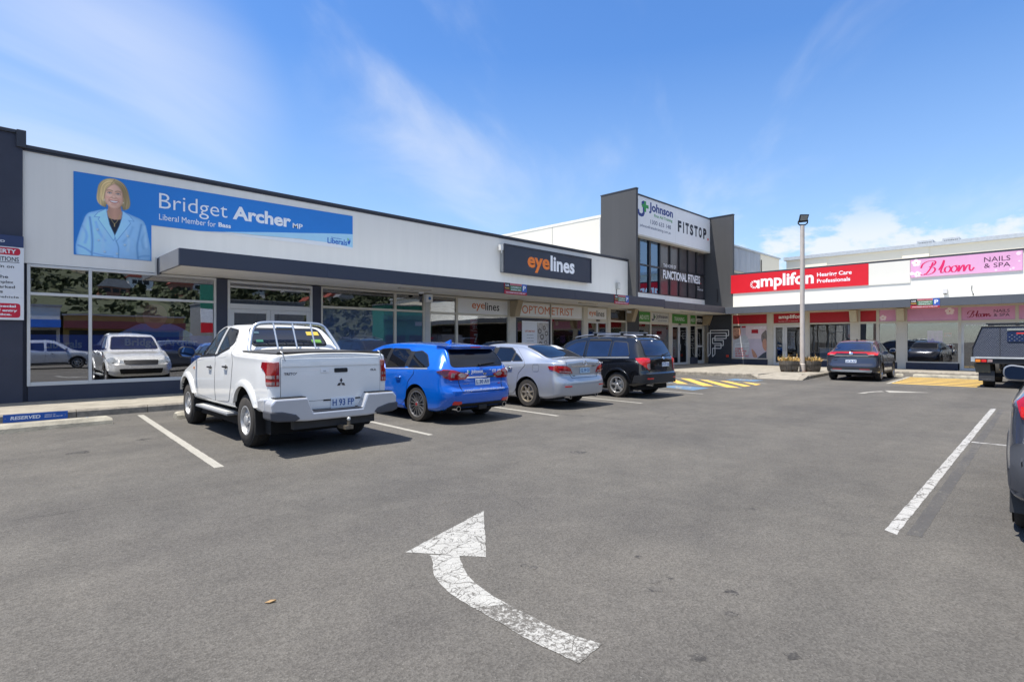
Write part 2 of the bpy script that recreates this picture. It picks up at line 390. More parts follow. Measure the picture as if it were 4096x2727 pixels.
# ------------------------------------------------------------------ ground, path, kerbs, paint
struct('car_park', MB().box(-1500, 1500, -1500, 1500, -.5, 0), asph)
mb = MB(); Z = .15
path_poly = [(-30, 14.06), (23.4, 14.06), (23.75, 13.9), (23.95, 13.55), (23.95, 9.25), (25.45, 9.15), (25.45, 7.95), (28.2, 7.95), (30.9, 7.85), (31.0, -12), (36, -12), (36, 17), (-30, 17)]
mb.prism(path_poly, -.1, Z - .004, 'z'); struct('footpath', mb, concrete)
def strip_poly(pts, w0, w1=None):
    """(outer, inner) band along a polyline, offset w0..w1 to its left"""
    w1 = 0 if w1 is None else w1; P = [Vector(p) for p in pts]; A = []; B = []
    for i, p in enumerate(P):
        d = (P[min(i + 1, len(P) - 1)] - P[max(i - 1, 0)]).normalized(); n = Vector((-d.y, d.x)); A.append(tuple(p + n * w0)); B.append(tuple(p + n * w1))
    return A + B[::-1]
def kerb(pts, wd=.16, h=Z, seg=1.2):
    mb = MB(); P = [Vector(p) for p in pts]
    for a, b in zip(P, P[1:]):
        n = max(1, int((b - a).length / seg)); d = (b - a) / n; u = d.normalized(); nv = Vector((-u.y, u.x)); e = u * .006
        for i in range(n):
            p = a + d * i + e; q = a + d * (i + 1) - e
            pts8 = []
            for z, o in ((-.05, 0), (h - .03, .012), (h, .045)):
                pass
            prof = [(0, -.05), (.015, h - .035), (.05, h + .002), (wd, h + .002), (wd, -.05)]
            k0 = len(mb.v)
            for pt in (p, q):
                for o, z in prof: mb.v.append((pt.x + nv.x * o, pt.y + nv.y * o, z))
            for j in range(5):
                k = (j + 1) % 5; mb.f.append((k0 + j, k0 + k, k0 + 5 + k, k0 + 5 + j)); mb.mi.append(0)
            mb.f.append(tuple(k0 + j for j in range(5))); mb.f.append(tuple(k0 + 9 - j for j in range(5))); mb.mi += [0, 0]
    return mb
struct('kerb', kerb([(-30, 13.9), (23.3, 13.9)]), concrete_k)
struct('kerb', kerb([(23.3, 13.9), (23.62, 13.78), (23.8, 13.5), (23.8, 9.55)], seg=1.6), concrete_k)
m_ = MB(); m_.quad([(23.8, 9.55, Z), (23.98, 9.55, Z), (23.4, 8.95, .012), (23.25, 9.0, .012)]); m_.quad([(23.8, 9.55, Z), (23.25, 9.0, .012), (23.25, 9.0, -.02), (23.8, 9.55, -.02)]); m_.quad([(23.98, 9.55, Z), (23.98, 9.3, Z), (23.4, 8.95, .012)])
struct('kerb', m_, concrete_k, recalc=True)
m_ = MB(); m_.quad([(23.2, 9.0, .006), (23.22, 7.38, .006), (25.46, 8.0, Z - .002), (25.46, 9.16, Z - .002)]); m_.quad([(23.2, 9.0, .006), (25.46, 9.16, Z - .002), (23.97, 9.45, Z - .003)])
struct('kerb_ramp', m_, concrete)
pen = kerb([(24.3, 7.38), (28.0, 7.62), (30.85, 7.72)], .3); 
pen.hexa([(23.22, 7.28, -.02), (24.3, 7.38, -.02), (24.27, 7.68, -.02), (23.22, 7.46, -.02), (23.22, 7.28, .02), (24.3, 7.38, Z), (24.27, 7.68, Z), (23.22, 7.46, .02)])
struct('kerb', pen, concrete_k)
m_ = MB(); m_.prism([(25.3, 7.7), (30.9, 7.95), (30.9, 8.1), (25.3, 8.1)], -.05, Z - .006, 'z'); struct('planter_island', m_, concrete)
struct('kerb', kerb([(30.85, 7.6), (30.95, -12)], .16), concrete_k)
def ragged(p, amp=.004, seg=.05):
    o = []; rr = random.Random(int(abs(p[0][0]) * 991) + len(p))
    for a, b in zip(p, p[1:] + p[:1]):
        ln = math.hypot(b[0] - a[0], b[1] - a[1]); n = max(1, min(80, int(ln / seg)))
        for i in range(n): o.append((a[0] + (b[0] - a[0]) * i / n + rr.uniform(-amp, amp), a[1] + (b[1] - a[1]) * i / n + rr.uniform(-amp, amp)))
    return o
def paint(name, polys, m, z=.004, rag=True):
    mb = MB()
    for i, p in enumerate(polys): mb.quad([(x, y, z * .45 + i * .00005) for x, y in (ragged(list(p)) if rag else p)])
    return struct(name, mb, m, recalc=False)
def lineq(a, b, w): 
    a = Vector(a); b = Vector(b); d = (b - a).normalized(); n = Vector((-d.y, d.x)) * w / 2
    return [tuple(a - n), tuple(b - n), tuple(b + n), tuple(a + n)]
paint('parking_line', [lineq((2.49, 13.45), (2.12, 7.15), .11)], p_white)
paint('parking_line', [lineq((5.56, 13.4), (5.30, 7.23), .10)], p_white)
paint('parking_line', [lineq((8.92, 13.4), (8.52, 7.29), .10)], p_white)
paint('parking_line', [lineq((12.2, 13.4), (11.77, 7.36), .10)], p_white)
paint('parking_line', [lineq((15.75, 13.4), (15.14, 7.42), .10)], p_white)
paint('parking_line', [lineq((18.62, 13.2), (18.02, 7.5), .10)], p_white)
paint('parking_line', [lineq((21.4, 13.2), (20.58, 7.66), .10)], p_white)
hx = []
for (a, b, c, d) in (((21.07, 11.33), (21.18, 10.98), (18.17, 8.52), (17.91, 8.78)), ((20.9, 10.40), (20.84, 10.02), (18.06, 7.57), (17.86, 7.92)), ((20.75, 9.48), (20.78, 9.17), (19.08, 7.62), (18.62, 7.66)), ((20.62, 8.55), (20.65, 8.31), (20.06, 7.66), (19.5, 7.62)), ((21.2, 12.3), (21.28, 12.0), (18.35, 9.55), (18.3, 9.95))):
    hx.append([a, b, c, d])
paint('hatched_marking', hx, p_yel, .008)
paint('hatched_marking', [[(23.95 + i * .86, 4.5 + .04 * i), (24.38 + i * .86, 4.52 + .04 * i), (24.38 + i * .86, 2.1), (23.95 + i * .86, 2.1)] for i in range(6)], p_yel, .008)
paint('parking_line', [lineq((23.8, 4.58), (28.9, 4.80), .12)], p_white)
paint('parking_symbol_panel', [[(16.05, 8.2), (17.3, 8.24), (17.5, 9.6), (16.6, 9.6)]], p_blue, .006)
paint('parking_symbol_panel', [[(21.36, 8.43), (22.3, 8.4), (22.4, 9.6), (21.5, 9.6)]], p_blue, .006)
def wheelchair(cx, cy, s, rot):
    P = []; c_, s_ = math.cos(rot), math.sin(rot)
    def tr(x, y): return (cx + (x * c_ - y * s_) * s, cy + (x * s_ + y * c_) * s)
    ar = [(.36 * math.cos(t), -.2 + .36 * math.sin(t)) for t in np.linspace(2.2, 6.1, 14)]
    for a, b in zip(ar, ar[1:]): P.append([tr(*q) for q in lineq(a, b, .09)])
    for a, b in (((-.08, .5), (-.02, .02)), ((-.05, .24), (.3, .22)), ((-.02, .02), (.34, 0)), ((.34, 0), (.5, -.42)), ((.5, -.42), (.66, -.36))): P.append([tr(*q) for q in lineq(a, b, .1)])
    P.append([tr(-.1 + .1 * math.cos(t), .66 + .1 * math.sin(t)) for t in np.linspace(0, 6.28, 10)[:-1]])
    return P
paint('wheelchair_symbol', wheelchair(16.75, 8.95, .62, R_(90)), p_white, .010)
paint('wheelchair_symbol', wheelchair(21.95, 9.0, .55, R_(90)), p_white, .010)
paint('aisle_line', [[(16.44, 1.20), (16.49, 1.11), (5.14, .93), (5.2, 1.02)]], p_new)
paint('blacked_out_line', [[(16.35, 1.06), (16.29, .97), (5.2, .78), (5.2, .88)]], p_ghost, .0035)
paint('parking_line', [lineq((10.72, 1.0), (10.64, -4.0), .09)], p_new, .006)
# the big cracked turning arrow
paint('road_arrow', [[(3.25, 3.65), (2.21, 3.32), (2.34, 3.15), (2.45, 2.985), (2.56, 2.85)]], p_arrow)
oc = spl([(2.30, 3.16), (2.27, 3.09), (2.20, 2.98), (2.10, 2.81), (2.035, 2.58), (2.02, 2.35)], 5, False); ic = spl([(2.44, 3.0), (2.41, 2.95), (2.32, 2.80), (2.24, 2.60), (2.20, 2.41), (2.19, 2.25)], 5, False)
o2 = spl([(2.02, 2.35), (2.01, 2.12), (2.0, 1.91), (2.02, 1.60)], 6, False); i2 = spl([(2.19, 2.25), (2.18, 2.05), (2.18, 1.85), (2.23, 1.62)], 6, False)
paint('road_arrow', [oc + ic[::-1]], p_arrow, .0055)
paint('road_arrow', [o2 + i2[::-1]], p_worn, .0062)
fo = [(18.45, 4.30), (19.0, 4.28), (19.55, 4.18), (19.95, 4.0)]; fi = [(18.72, 4.16), (19.1, 4.15), (19.5, 4.04), (19.75, 3.88)]
paint('road_arrow', [[fo[i], fo[i + 1], fi[i + 1], fi[i]] for i in range(3)] + [[(20.25, 3.98), (19.55, 3.72), (20.35, 2.85)]], p_white)
p_oil = paint_mat('oil_stain_tar', (56, 54, 52), .52, 0, 20.)
def g_(u, v):
    s_ = (u - 1177.5) / 1259.2; k = 1.5 * 1259.2 / (v - 787.1); return (.7028 + s_ * .7114) * k, (.7114 - s_ * .7028) * k
for u_, v_, r_ in ((1205, 1299, .035), (1229, 1304, .045), (1468, 1280, .03), (1503, 1336, .05), (1504, 1354, .05), (1540, 1330, .03), (1681, 1361, .05), (1607, 1512, .05), (1822, 1508, .05), (1680, 1411, .04), (1730, 1170, .05), (1330, 1040, .12), (640, 1150, .04), (700, 1010, .18), (1050, 960, .16), (1290, 915, .14), (1500, 890, .13), (180, 1040, .16), (330, 1010, .1)):
    x_, y_ = g_(u_, v_); rr = random.Random(u_); paint('oil_stain', [[(x_ + r_ * rr.uniform(.45, 1.2) * math.cos(a), y_ + r_ * rr.uniform(.4, 1.1) * math.sin(a)) for a in np.linspace(0, 6.283, 14)[:-1]]], p_oil, .0025, False)
# concrete wheel stops
def wheel_stop(a, b, label, wd=.34, h=.13):
    a = Vector(a); b = Vector(b); ln = (b - a).length
    t = Thing('wheel_stop', label, 'wheel stop', at=(a.x, a.y, 0), group='concrete wheel stops', rot=math.atan2(b.y - a.y, b.x - a.x))
    mb = MB(); k = len(mb.v)
    for x, i in ((0, .05), (.05, 0), (ln - .05, 0), (ln, .05)):
        for y, z in ((0, 0), (.02 + i * .3, h * .55), (.09, h - i * .5), (wd - .09, h - i * .5), (wd - .02 - i * .3, h * .55), (wd, 0)): mb.v.append((x, y, z))
    for i in range(3):
        for j in range(5): mb.f.append((k + i * 6 + j, k + (i + 1) * 6 + j, k + (i + 1) * 6 + j + 1, k + i * 6 + j + 1)); mb.mi.append(0)
    mb.f += [tuple(range(k, k + 6)), tuple(reversed(range(k + 18, k + 24)))]; mb.mi += [0, 0]
    mb.build('concrete_block', M('stop_concrete', (150, 145, 131), .9, var=.3, vs=4, bump=.6, bs=40), t.root, smooth=25)
    for x in ((.35, ln - .35) if ln > 1 else (ln / 2,)): MB().cyl((x, wd / 2, h - .004), (x, wd / 2, h + .012), .02, n=10).build('fixing_bolt', galv, t.root)
wheel_stop((-.45, 12.22), (1.86, 12.32), 'weathered concrete wheel stop in front of the blue reserved sign', .42)
wheel_stop((2.86, 12.16), (4.7, 12.16), 'concrete wheel stop showing beside the white pickup front tyre')
wheel_stop((28.8, 5.25), (28.85, 4.98), 'short end of a concrete wheel stop beside the grey crossover', .4)
wheel_stop((29.35, 2.1), (29.5, 4.66), 'long pale concrete wheel stop behind the yellow stripes', .4)

# ------------------------------------------------------------------ the long white shop building
b = Thing('shop_building', 'long low white shop building with navy trim, parapet and awning', 'building', FA, (.83, 0, 0))
def frame_bars(mb, x0, x1, z0, z1, vs_=(), hs=(), f=.06, y0=-.03, y1=.07, bot=None):
    """outer frame plus mullions and transoms, butted end to end"""
    bot = bot or f; xs = sorted([(x0, x0 + f), (x1 - f, x1)] + [(a, c) for a, c in vs_])
    for a, c in xs: mb.box(a, c, y0, y1, z0, z1)
    hb = [(z0, z0 + bot), (z1 - f, z1)] + list(hs)
    for (a, c), (a2, c2) in zip(xs, xs[1:]):
        for h0, h1 in hb: mb.box(c, a2, y0 + .004, y1 - .004, h0, h1)
    return xs, hb
def window(t, x0, x1, z0, z1, vs_, hs, fm, panes, name='window', skip=(), f=.06, bot=None, skew=0.):
    """window > frame is the part itself, each pane a sub-part; panes: default glass or {(i,j): glass}"""
    mb = MB(); xs, hb = frame_bars(mb, x0, x1, z0, z1, vs_, hs, f, bot=bot); fr = t.add(mb, name, fm, bevel=.006)
    hb = sorted(hb)
    for i, ((a, c), (a2, c2)) in enumerate(zip(xs, xs[1:])):
        for j, ((h0, h1), (g0, g1)) in enumerate(zip(hb, hb[1:])):
            if (i, j) in skip: continue
            gm = panes.get((i, j), panes['d']) if isinstance(panes, dict) else panes
            x_, x2_, sk = c - .004, a2 + .004, (a2 - c) / 2 * skew
            o = t.add(MB().hexa([(x_, .020 - sk, h1 - .004), (x2_, .020 + sk, h1 - .004), (x2_, .028 + sk, h1 - .004), (x_, .028 - sk, h1 - .004), (x_, .020 - sk, g0 + .004), (x2_, .020 + sk, g0 + .004), (x2_, .028 + sk, g0 + .004), (x_, .028 - sk, g0 + .004)]), 'pane', gm, fr)
    return fr
def door(t, x0, x1, z0, z1, fm, gm, mid=None, st=.085, y=-.01, handle=True, rail=.16, name='door'):
    """glazed door leaf or pair"""
    lv = [(x0, x1)] if mid is None else [(x0, mid - .004), (mid + .004, x1)]
    for k, (a, c) in enumerate(lv):
        mb = MB(); mb.box(a, a + st, y, y + .05, z0, z1); mb.box(c - st, c, y, y + .05, z0, z1)
        mb.box(a + st, c - st, y + .003, y + .047, z0, z0 + rail); mb.box(a + st, c - st, y + .003, y + .047, z1 - st, z1)
        d = t.add(mb, name, fm, bevel=.005)
        t.add(MB().box(a + st - .004, c - st + .004, y + .02, y + .028, z0 + rail - .004, z1 - st + .004), 'pane', gm, d)
        if handle:
            hx = c - st * .5 if k == 0 and mid else a + st * .5
            h = MB().tube([(hx, y - .001, 1.0), (hx, y - .06, 1.02), (hx, y - .06, 1.38), (hx, y - .001, 1.4)], .014, 8); t.add(h, 'handle', galv, d)
# upper wall, its cap, and the back
b.box('upper_wall', white_r, .83, 25.16, .0, .3, 3.30, 5.89)
mb = MB(); mb.box(.885, 25.175, -.05, .34, 5.89, 5.975); mb.box(.83, 25.17, -.025, -.001, 5.84, 5.888); b.add(mb, 'parapet_cap', capm, bevel=.01)
b.box('roof', galv, .83, 25.1, .3, 20, 5.2, 5.3)
b.box('end_wall', white_r, 24.9, 25.155, .31, 20, 0, 5.2)
b.each('base_wall', navy, [(a, c, -.02, .25, -.1, .5) for a, c in ((.92, 4.84), (7.88, 11.87), (12.07, 16.2), (23.45, 25.0))])
b.each('pier', navy, [(.832, .92, .05, .3, -.1, 3.298), (4.84, 5.13, -.03, .3, -.1, 3.27), (7.60, 7.88, -.03, .3, -.1, 3.27)])
b.box('pier', M('charcoal_pier', (60, 61, 64), .7, var=.1, bump=.2), 25.07, 26.19, -.06, .3, -.1, 3.26)
b.box('column', M('grey_column', (186, 185, 180), .5, var=.05), 11.87, 12.07, -.05, .12, -.1, 3.27)
b.each('column', cream, [(a, c, -.05, .12, -.1, 3.27) for a, c in ((16.2, 16.55), (21.27, 21.56), (23.30, 23.50))])
b.each('head_trim', cream, [(.92, 4.84, .08, .3, 3.24, 3.299), (5.13, 7.6, .08, .3, 3.24, 3.27), (7.88, 25.07, .08, .3, 3.25, 3.299)])
# interior so the glass has a dark room behind it
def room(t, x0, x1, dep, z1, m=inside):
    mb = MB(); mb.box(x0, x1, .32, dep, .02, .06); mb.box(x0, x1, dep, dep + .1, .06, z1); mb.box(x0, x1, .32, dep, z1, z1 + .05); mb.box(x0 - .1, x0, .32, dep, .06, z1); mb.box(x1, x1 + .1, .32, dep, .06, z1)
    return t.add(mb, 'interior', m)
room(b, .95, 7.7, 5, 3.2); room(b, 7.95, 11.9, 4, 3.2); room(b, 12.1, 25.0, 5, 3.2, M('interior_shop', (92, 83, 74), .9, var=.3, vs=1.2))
ink = M('interior_ink', (30, 30, 34), .8, var=.3)
film = M('blue_window_film', (110, 136, 178), .5, var=.12, vs=1.2)
window(b, .90, 4.84, .50, 3.285, [(2.018, 2.082)], [(2.58, 2.645)], alu, g_tint, bot=.085, skew=-.022)
mb = MB(); frame_bars(mb, 5.13, 7.60, .12, 3.25, [], [(2.455, 2.60), (3.05, 3.10)], .07, bot=.02); fr = b.add(mb, 'window', alu, bevel=.006)
b.add(MB().box(5.2, 7.53, .018, .026, 2.596, 3.054), 'pane', g_shop, fr); b.add(MB().box(5.2, 7.53, .018, .026, 3.096, 3.185), 'pane', g_shop, fr)
door(b, 5.2, 7.53, .16, 2.453, alu, g_shop, 6.32, .11)
window(b, 7.88, 11.87, .50, 3.27, [(10.57, 10.66)], [(2.59, 2.665)], cream, g_shop)
b.each('window_film', film, [(7.95, 10.565, .032, .036, .57, 2.58), (10.67, 11.80, .032, .036, .57, 2.58)])
window(b, 12.07, 16.20, .50, 3.27, [(13.34, 13.43)], [(2.565, 2.645)], cream, g_shop, skip={(1, 1)})
window(b, 16.55, 21.27, .35, 3.27, [(18.86, 18.94)], [(2.57, 2.645)], cream, g_shop, skip={(0, 1), (1, 1)})
mb = MB(); frame_bars(mb, 21.56, 23.30, .12, 3.26, [], [(2.52, 2.66)], .06, bot=.02); fr = b.add(mb, 'window', cream, bevel=.006)
door(b, 21.62, 23.24, .16, 2.518, alu, g_shop, 22.43, .06)
window(b, 23.5, 25.07, .5, 3.27, [], [(2.56, 2.66)], cream, g_shop)
# brackets under the awning
def bracket(t, x0, x1, dep=.55):
    mb = MB(); mb.hexa([(x0, -dep * .62, 2.6), (x1, -dep * .62, 2.6), (x1, -.055, 2.6), (x0, -.055, 2.6), (x0, -dep, 3.26), (x1, -dep, 3.26), (x1, -.055, 3.26), (x0, -.055, 3.26)])
    t.add(mb, 'awning_bracket', M('bracket_paint', (168, 152, 126), .7, var=.08), bevel=.01)
bracket(b, 16.22, 16.53); bracket(b, 24.98, 25.3, .6)
# awning
aw = Thing('awning', 'long navy awning over the shop front with pale flat soffit', 'awning', FA, (3.42, -2.2, 3.28))
aw.add(MB().box(3.42, 25.2, -2.2, -2.12, 3.287, 3.684), 'fascia', navy_s, bevel=.008)
mb = MB()
for i in range(6): mb.box(3.43 + i * 3.63 + 3.6, 3.434 + i * 3.63 + 3.6, -2.203, -2.2, 3.29, 3.68)
aw.add(mb, 'panel_joint', capm)
aw.add(MB().box(3.42, 3.48, -2.119, -.28, 3.287, 3.684), 'end_fascia', M('end_panel_sunlit', (120, 121, 124), .5, var=.05)); aw.add(MB().box(3.43, 3.47, -.279, -.02, 3.25, 3.68), 'end_trim', navy_s)  # end face paler than the fascia: sunlight on it put into the colour
aw.add(MB().box(3.39, 3.42, -.06, -.004, 3.22, 3.70), 'downpipe', alu)
mb = MB(); mb.box(3.481, 22.5, -2.119, -.004, 3.300, 3.32); mb.box(22.5, 25.2, -2.119, -.004, 3.275, 3.319); aw.add(mb, 'soffit', soff)
aw.box('deck', galv, 3.49, 25.2, -2.118, -.01, 3.60, 3.64)
for x in (10.0, 19.5): aw.add(MB().box(x, x + 1.25, -1.3, -1.1, 3.262, 3.299), 'strip_light', M('light_batten', (196, 190, 178), .5), bevel=.01)
# dark corner block at far left
d = Thing('dark_wall_block', 'tall navy rendered wall block at the left edge, higher than its neighbour', 'wall', FA, (-7, 0, 0))
d.box('wall', navy, -7, .828, -.05, 1.2, -.1, 6.18)
mb = MB(); mb.box(-7, .72, -.09, 1.24, 6.18, 6.26); mb.box(.72, .885, -.12, 1.26, 5.88, 6.268); d.add(mb, 'cap', capm, bevel=.01)

# ------------------------------------------------------------------ two-storey entry block
t = Thing('entry_tower', 'two storey charcoal entry block with tall fins and dark upper windows', 'building', FA, (25.16, 0, 0))
t.add(MB().box(25.16, 25.35, -.52, 1.77, 3.6, 9.69), 'fin', char); t.add(MB().box(25.14, 25.37, -.54, 1.79, 9.69, 9.745), 'fin_cap', capm)
t.add(MB().box(34.0, 34.2, -1.9, -.001, 3.2, 9.5), 'fin', char); t.add(MB().box(33.98, 34.22, -1.92, .3, 9.5, 9.555), 'fin_cap', capm)
t.box('upper_wall', char, 25.351, 34.2, .0, .3, 7.33, 9.42); t.box('roof', galv, 25.4, 34.2, .3, 1.75, 9.0, 9.1)
t.box('spandrel', white_r, 25.36, 33.98, -.06, .2, 3.7, 4.25); t.box('sill', dark_al, 25.36, 33.98, -.08, .1, 4.251, 4.30)
mb = MB(); mb.box(25.36, 25.5, -.42, .3, 9.42, 9.48); mb.box(25.501, 33.98, -.46, .3, 9.425, 9.49); t.add(mb, 'parapet_cap', capm)
xs = [25.36, 26.13, 27.24, 28.37, 29.53, 30.66, 31.73, 32.84, 33.96]
mb = MB()
for x in xs: mb.box(x, x + (.17 if x < 28.3 else .12), -.06, .08, 4.30, 7.33)
for a, c in zip(xs, xs[1:]): mb.box(a + .17, c, -.05, .07, 5.78, 5.86)
fr = t.add(mb, 'window', dark_al)
g_dark = M('frosted_dark_film', (78, 74, 76), .22, var=.25, vs=.8, coat=.3)
for i, (a, c) in enumerate(zip(xs, xs[1:])):
    for z0, z1 in ((4.30, 5.78), (5.86, 7.33)):
        t.add(MB().box(a + (.17 if a < 28.3 else .12), c, .018, .026, z0, z1), 'pane', g_tower if i < 3 else g_dark, fr)
t.box('interior', ink, 25.4, 34, .4, 3, 4.3, 7.3)
mb = MB(); 
for z in (4.5, 4.62): mb.box(33.90, 33.93, -1.0, -.97, 4.0, 5.0)
t.add(MB().tube([(33.96, -.9, 4.05), (33.93, -.95, 4.3), (33.93, -.95, 4.75), (33.96, -.9, 4.9)], .03), 'vent_pipe', black)
# ground floor under it
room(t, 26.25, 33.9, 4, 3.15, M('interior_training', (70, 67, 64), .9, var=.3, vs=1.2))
mb = MB(); frame_bars(mb, 26.19, 34.0, .12, 3.27, [(27.42, 27.52), (29.5, 29.83), (31.77, 32.11), (32.84, 32.94)], [(2.53, 2.65)], .05, bot=.02); fr = t.add(mb, 'window', cream, bevel=.006)
for a, c, z0 in ((26.24, 27.42, .6), (27.52, 29.5, .6), (32.11, 32.84, .56)): t.add(MB().box(a, c, .018, .026, z0, 2.53), 'pane', g_shop, fr)
t.each('base_wall', navy, [(26.24, 27.42, -.01, .07, .14, .6), (27.52, 29.5, -.01, .07, .14, .6), (32.05, 32.90, -.12, .07, .13, .56)])
door(t, 29.83, 31.77, .15, 2.52, alu, g_shop, 30.72, .10, rail=.12); door(t, 32.95, 33.92, .15, 2.5, alu, g_shop, None, .12, rail=.2)
t.add(MB().box(33.05, 33.82, -.012, .02, 1.2, 1.3), 'door_rail', alu)
mb = MB(); mb.hexa([(33.7, -.4, 2.6), (33.98, -.4, 2.6), (33.98, -.04, 2.6), (33.7, -.04, 2.6), (33.7, -.62, 3.22), (33.98, -.62, 3.22), (33.98, -.04, 3.22), (33.7, -.04, 3.22)]); t.add(mb, 'awning_bracket', MATS['bracket_paint'], bevel=.01)
a2 = Thing('awning', 'charcoal awning below the tall entry block signs', 'awning', FA, (25.2, -2.2, 3.23))
a2.add(MB().box(25.2, 32.2, -2.2, -2.12, 3.24, 3.63), 'fascia', char_c, bevel=.008); a2.box('soffit', soff, 25.2, 33.99, -2.119, -.004, 3.262, 3.30); a2.box('deck', galv, 25.2, 33.99, -2.118, -.07, 3.52, 3.56)
mb = MB()
for x in (26.6, 28.5, 30.4): mb.box(x, x + .004, -2.203, -2.2, 3.245, 3.625)
a2.add(mb, 'panel_joint', capm); a2.add(MB().box(28.6, 30.1, -1.4, -1.2, 3.225, 3.261), 'strip_light', MATS['light_batten'], bevel=.01)

# ------------------------------------------------------------------ right-hand shops (frame FR: x runs from the inner corner)
r = Thing('shop_building', 'white right-hand shop row with red and pink signs over the windows', 'building', FR, (0, 0, 0))
q = lambda Y: 16.6 - Y
r.box('corner_wall', M('navy_corner', (58, 61, 70), .7, var=.1, bump=.2), .3, q(14.76), .0, .3, 0, 3.24)
r.box('upper_wall', white_r2, q(14.69), 30, .001, .3, 3.27, 5.69)
r.box('parapet_cap', capm, q(14.69), 30, -.04, .33, 5.69, 5.775); r.box('roof', galv, 1.95, 30, .34, 11.8, 5.1, 5.15)
r.each('base_wall', navy, [(a, c, -.02, .25, 0, .475) for a, c in ((q(14.76), q(12.38)), (q(10.34), q(8.2)), (q(7.84), q(6.12)), (q(5.78), q(3.68)), (q(1.5), 30))])
r.each('column', cream, [(q(a), q(c), -.045, .1, .1 if a in (12.57, 10.62) else .0, 3.25) for a, c in ((12.57, 12.30), (10.62, 10.33), (8.20, 7.84), (6.12, 5.76))])
window(r, q(14.76), q(12.57), .475, 3.25, [], [(2.53, 2.64)], cream, g_shop, skip={(0, 0), (0, 1)})
mb = MB(); frame_bars(mb, q(12.30), q(10.62), .12, 3.25, [], [(2.50, 2.63)], .05, bot=.02); r.add(mb, 'window', cream, bevel=.006)
door(r, q(12.25), q(10.67), .15, 2.498, alu, g_shop, q(11.62), .12)
window(r, q(10.33), q(8.20), .475, 3.25, [], [(2.52, 2.60)], cream, g_shop, skip={(0, 1)})
window(r, q(7.84), q(6.12), .475, 3.25, [(q(7.05), q(6.91))], [(2.49, 2.60)], cream, g_shop, skip={(0, 1), (1, 1)})
window(r, q(5.76), q(3.62), .475, 3.25, [], [(2.47, 2.57)], cream, g_shop, skip={(0, 1)})
mb = MB(); frame_bars(mb, q(3.62), q(1.58), .12, 3.25, [], [(2.45, 2.56)], .06, bot=.02); r.add(mb, 'window', cream, bevel=.006)
door(r, q(3.56), q(1.64), .15, 2.448, alu, g_shop, None, .1, rail=.1)
window(r, q(1.58), q(-1.5), .475, 3.25, [], [(2.45, 2.56)], cream, g_shop, skip={(0, 1)})
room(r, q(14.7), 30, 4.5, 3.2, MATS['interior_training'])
for Y in (8.02, 5.94):
    mb = MB(); x0, x1 = q(Y + .17), q(Y - .17); mb.hexa([(x0, -.35, 2.6), (x1, -.35, 2.6), (x1, -.046, 2.6), (x0, -.046, 2.6), (x0, -.55, 3.22), (x1, -.55, 3.22), (x1, -.046, 3.22), (x0, -.046, 3.22)]); r.add(mb, 'awning_bracket', M('bracket_cream', (196, 188, 166), .7), bevel=.01)
a3 = Thing('awning', 'slate grey awning along the right-hand shops', 'awning', FR, (2.2, -1.8, 3.2))
a3.add(MB().box(2.2, 30, -1.8, -1.72, 3.20, 3.59), 'fascia', M('slate_canopy', (88, 92, 99), .5, var=.07, vs=.6), bevel=.008)
a3.box('soffit', M('soffit_warm', (204, 190, 166), .7), 2.2, 30, -1.719, -.004, 3.25, 3.285); a3.box('deck', galv, 2.25, 30, -1.718, -.01, 3.48, 3.52)
mb = MB()
for x in (4.2, 6.2, 8.2, 10.2, 12.2, 14.6): mb.box(x, x + .004, -1.803, -1.8, 3.205, 3.585)
a3.add(mb, 'panel_joint', capm)
# things inside the right-hand shops
c_ = Thing('reception_counter', 'pale blue reception counter behind the window left of the grey crossover', 'counter', FR, (q(10.0), 1.2, .06))
c_.add(MB().box(q(10.1), q(9.3), 1.2, 1.8, .1, 1.15), 'body', M('counter_blue', (170, 190, 210), .5)); c_.add(MB().box(q(10.15), q(9.25), 1.15, 1.85, 1.151, 1.19), 'counter_top', white_v)

# ------------------------------------------------------------------ buildings standing behind
h = Thing('warehouse_building', 'tall cream wall of a building rising behind the white parapet', 'building', FW, (25.3, 18.4, 0))
h.box('wall', M('cream_panel', (214, 209, 196), .8, var=.04, vs=.4, dirt=(190, 186, 172)), 25.32, 40, 18.4, 48, 0, 8.55)
h.box('roof_edge', M('cream_cap', (222, 219, 208), .5), 25.30, 40, 18.4, 48.1, 8.551, 8.70)
mb = MB(); mb.box(25.312, 25.319, 22.1, 22.13, 0, 8.55); mb.box(25.312, 25.319, 29.5, 29.53, 0, 8.55); h.add(mb, 'panel_joint', M('joint_grey', (150, 150, 145), .8))
h.add(MB().tube([(25.28, 18.5, 8.5), (25.28, 18.5, 5.4)], .05), 'downpipe', alu)
g_ = Thing('metal_clad_building', 'grey ribbed metal wall of a rear building beyond the right charcoal fin', 'building', FW, (34.3, 14.9, 0))
mb = MB()
for i in range(24): x = 34.3 + i * .19; mb.hexa([(x, 14.88, 6.13), (x + .12, 14.88, 6.13), (x + .12, 14.9, 6.13), (x, 14.9, 6.13), (x, 14.88, 7.6), (x + .12, 14.88, 7.6), (x + .12, 14.9, 7.6), (x, 14.9, 7.6)])
mb.box(34.25, 38.9, 14.9, 30, 6.1, 7.6); g_.add(mb, 'metal_cladding', M('clad_grey', (172, 176, 182), .5, var=.1, vs=1.5, streak=True))
g_.box('wall', beige, 38.9, 42.4, 14.88, 30, 5.2, 7.6); g_.box('roof_edge', galv, 34.25, 42.5, 14.8, 30, 7.601, 7.70)
g_.box('lower_wall', beige, 34.25, 38.9, 15.0, 30, 5.2, 6.1)
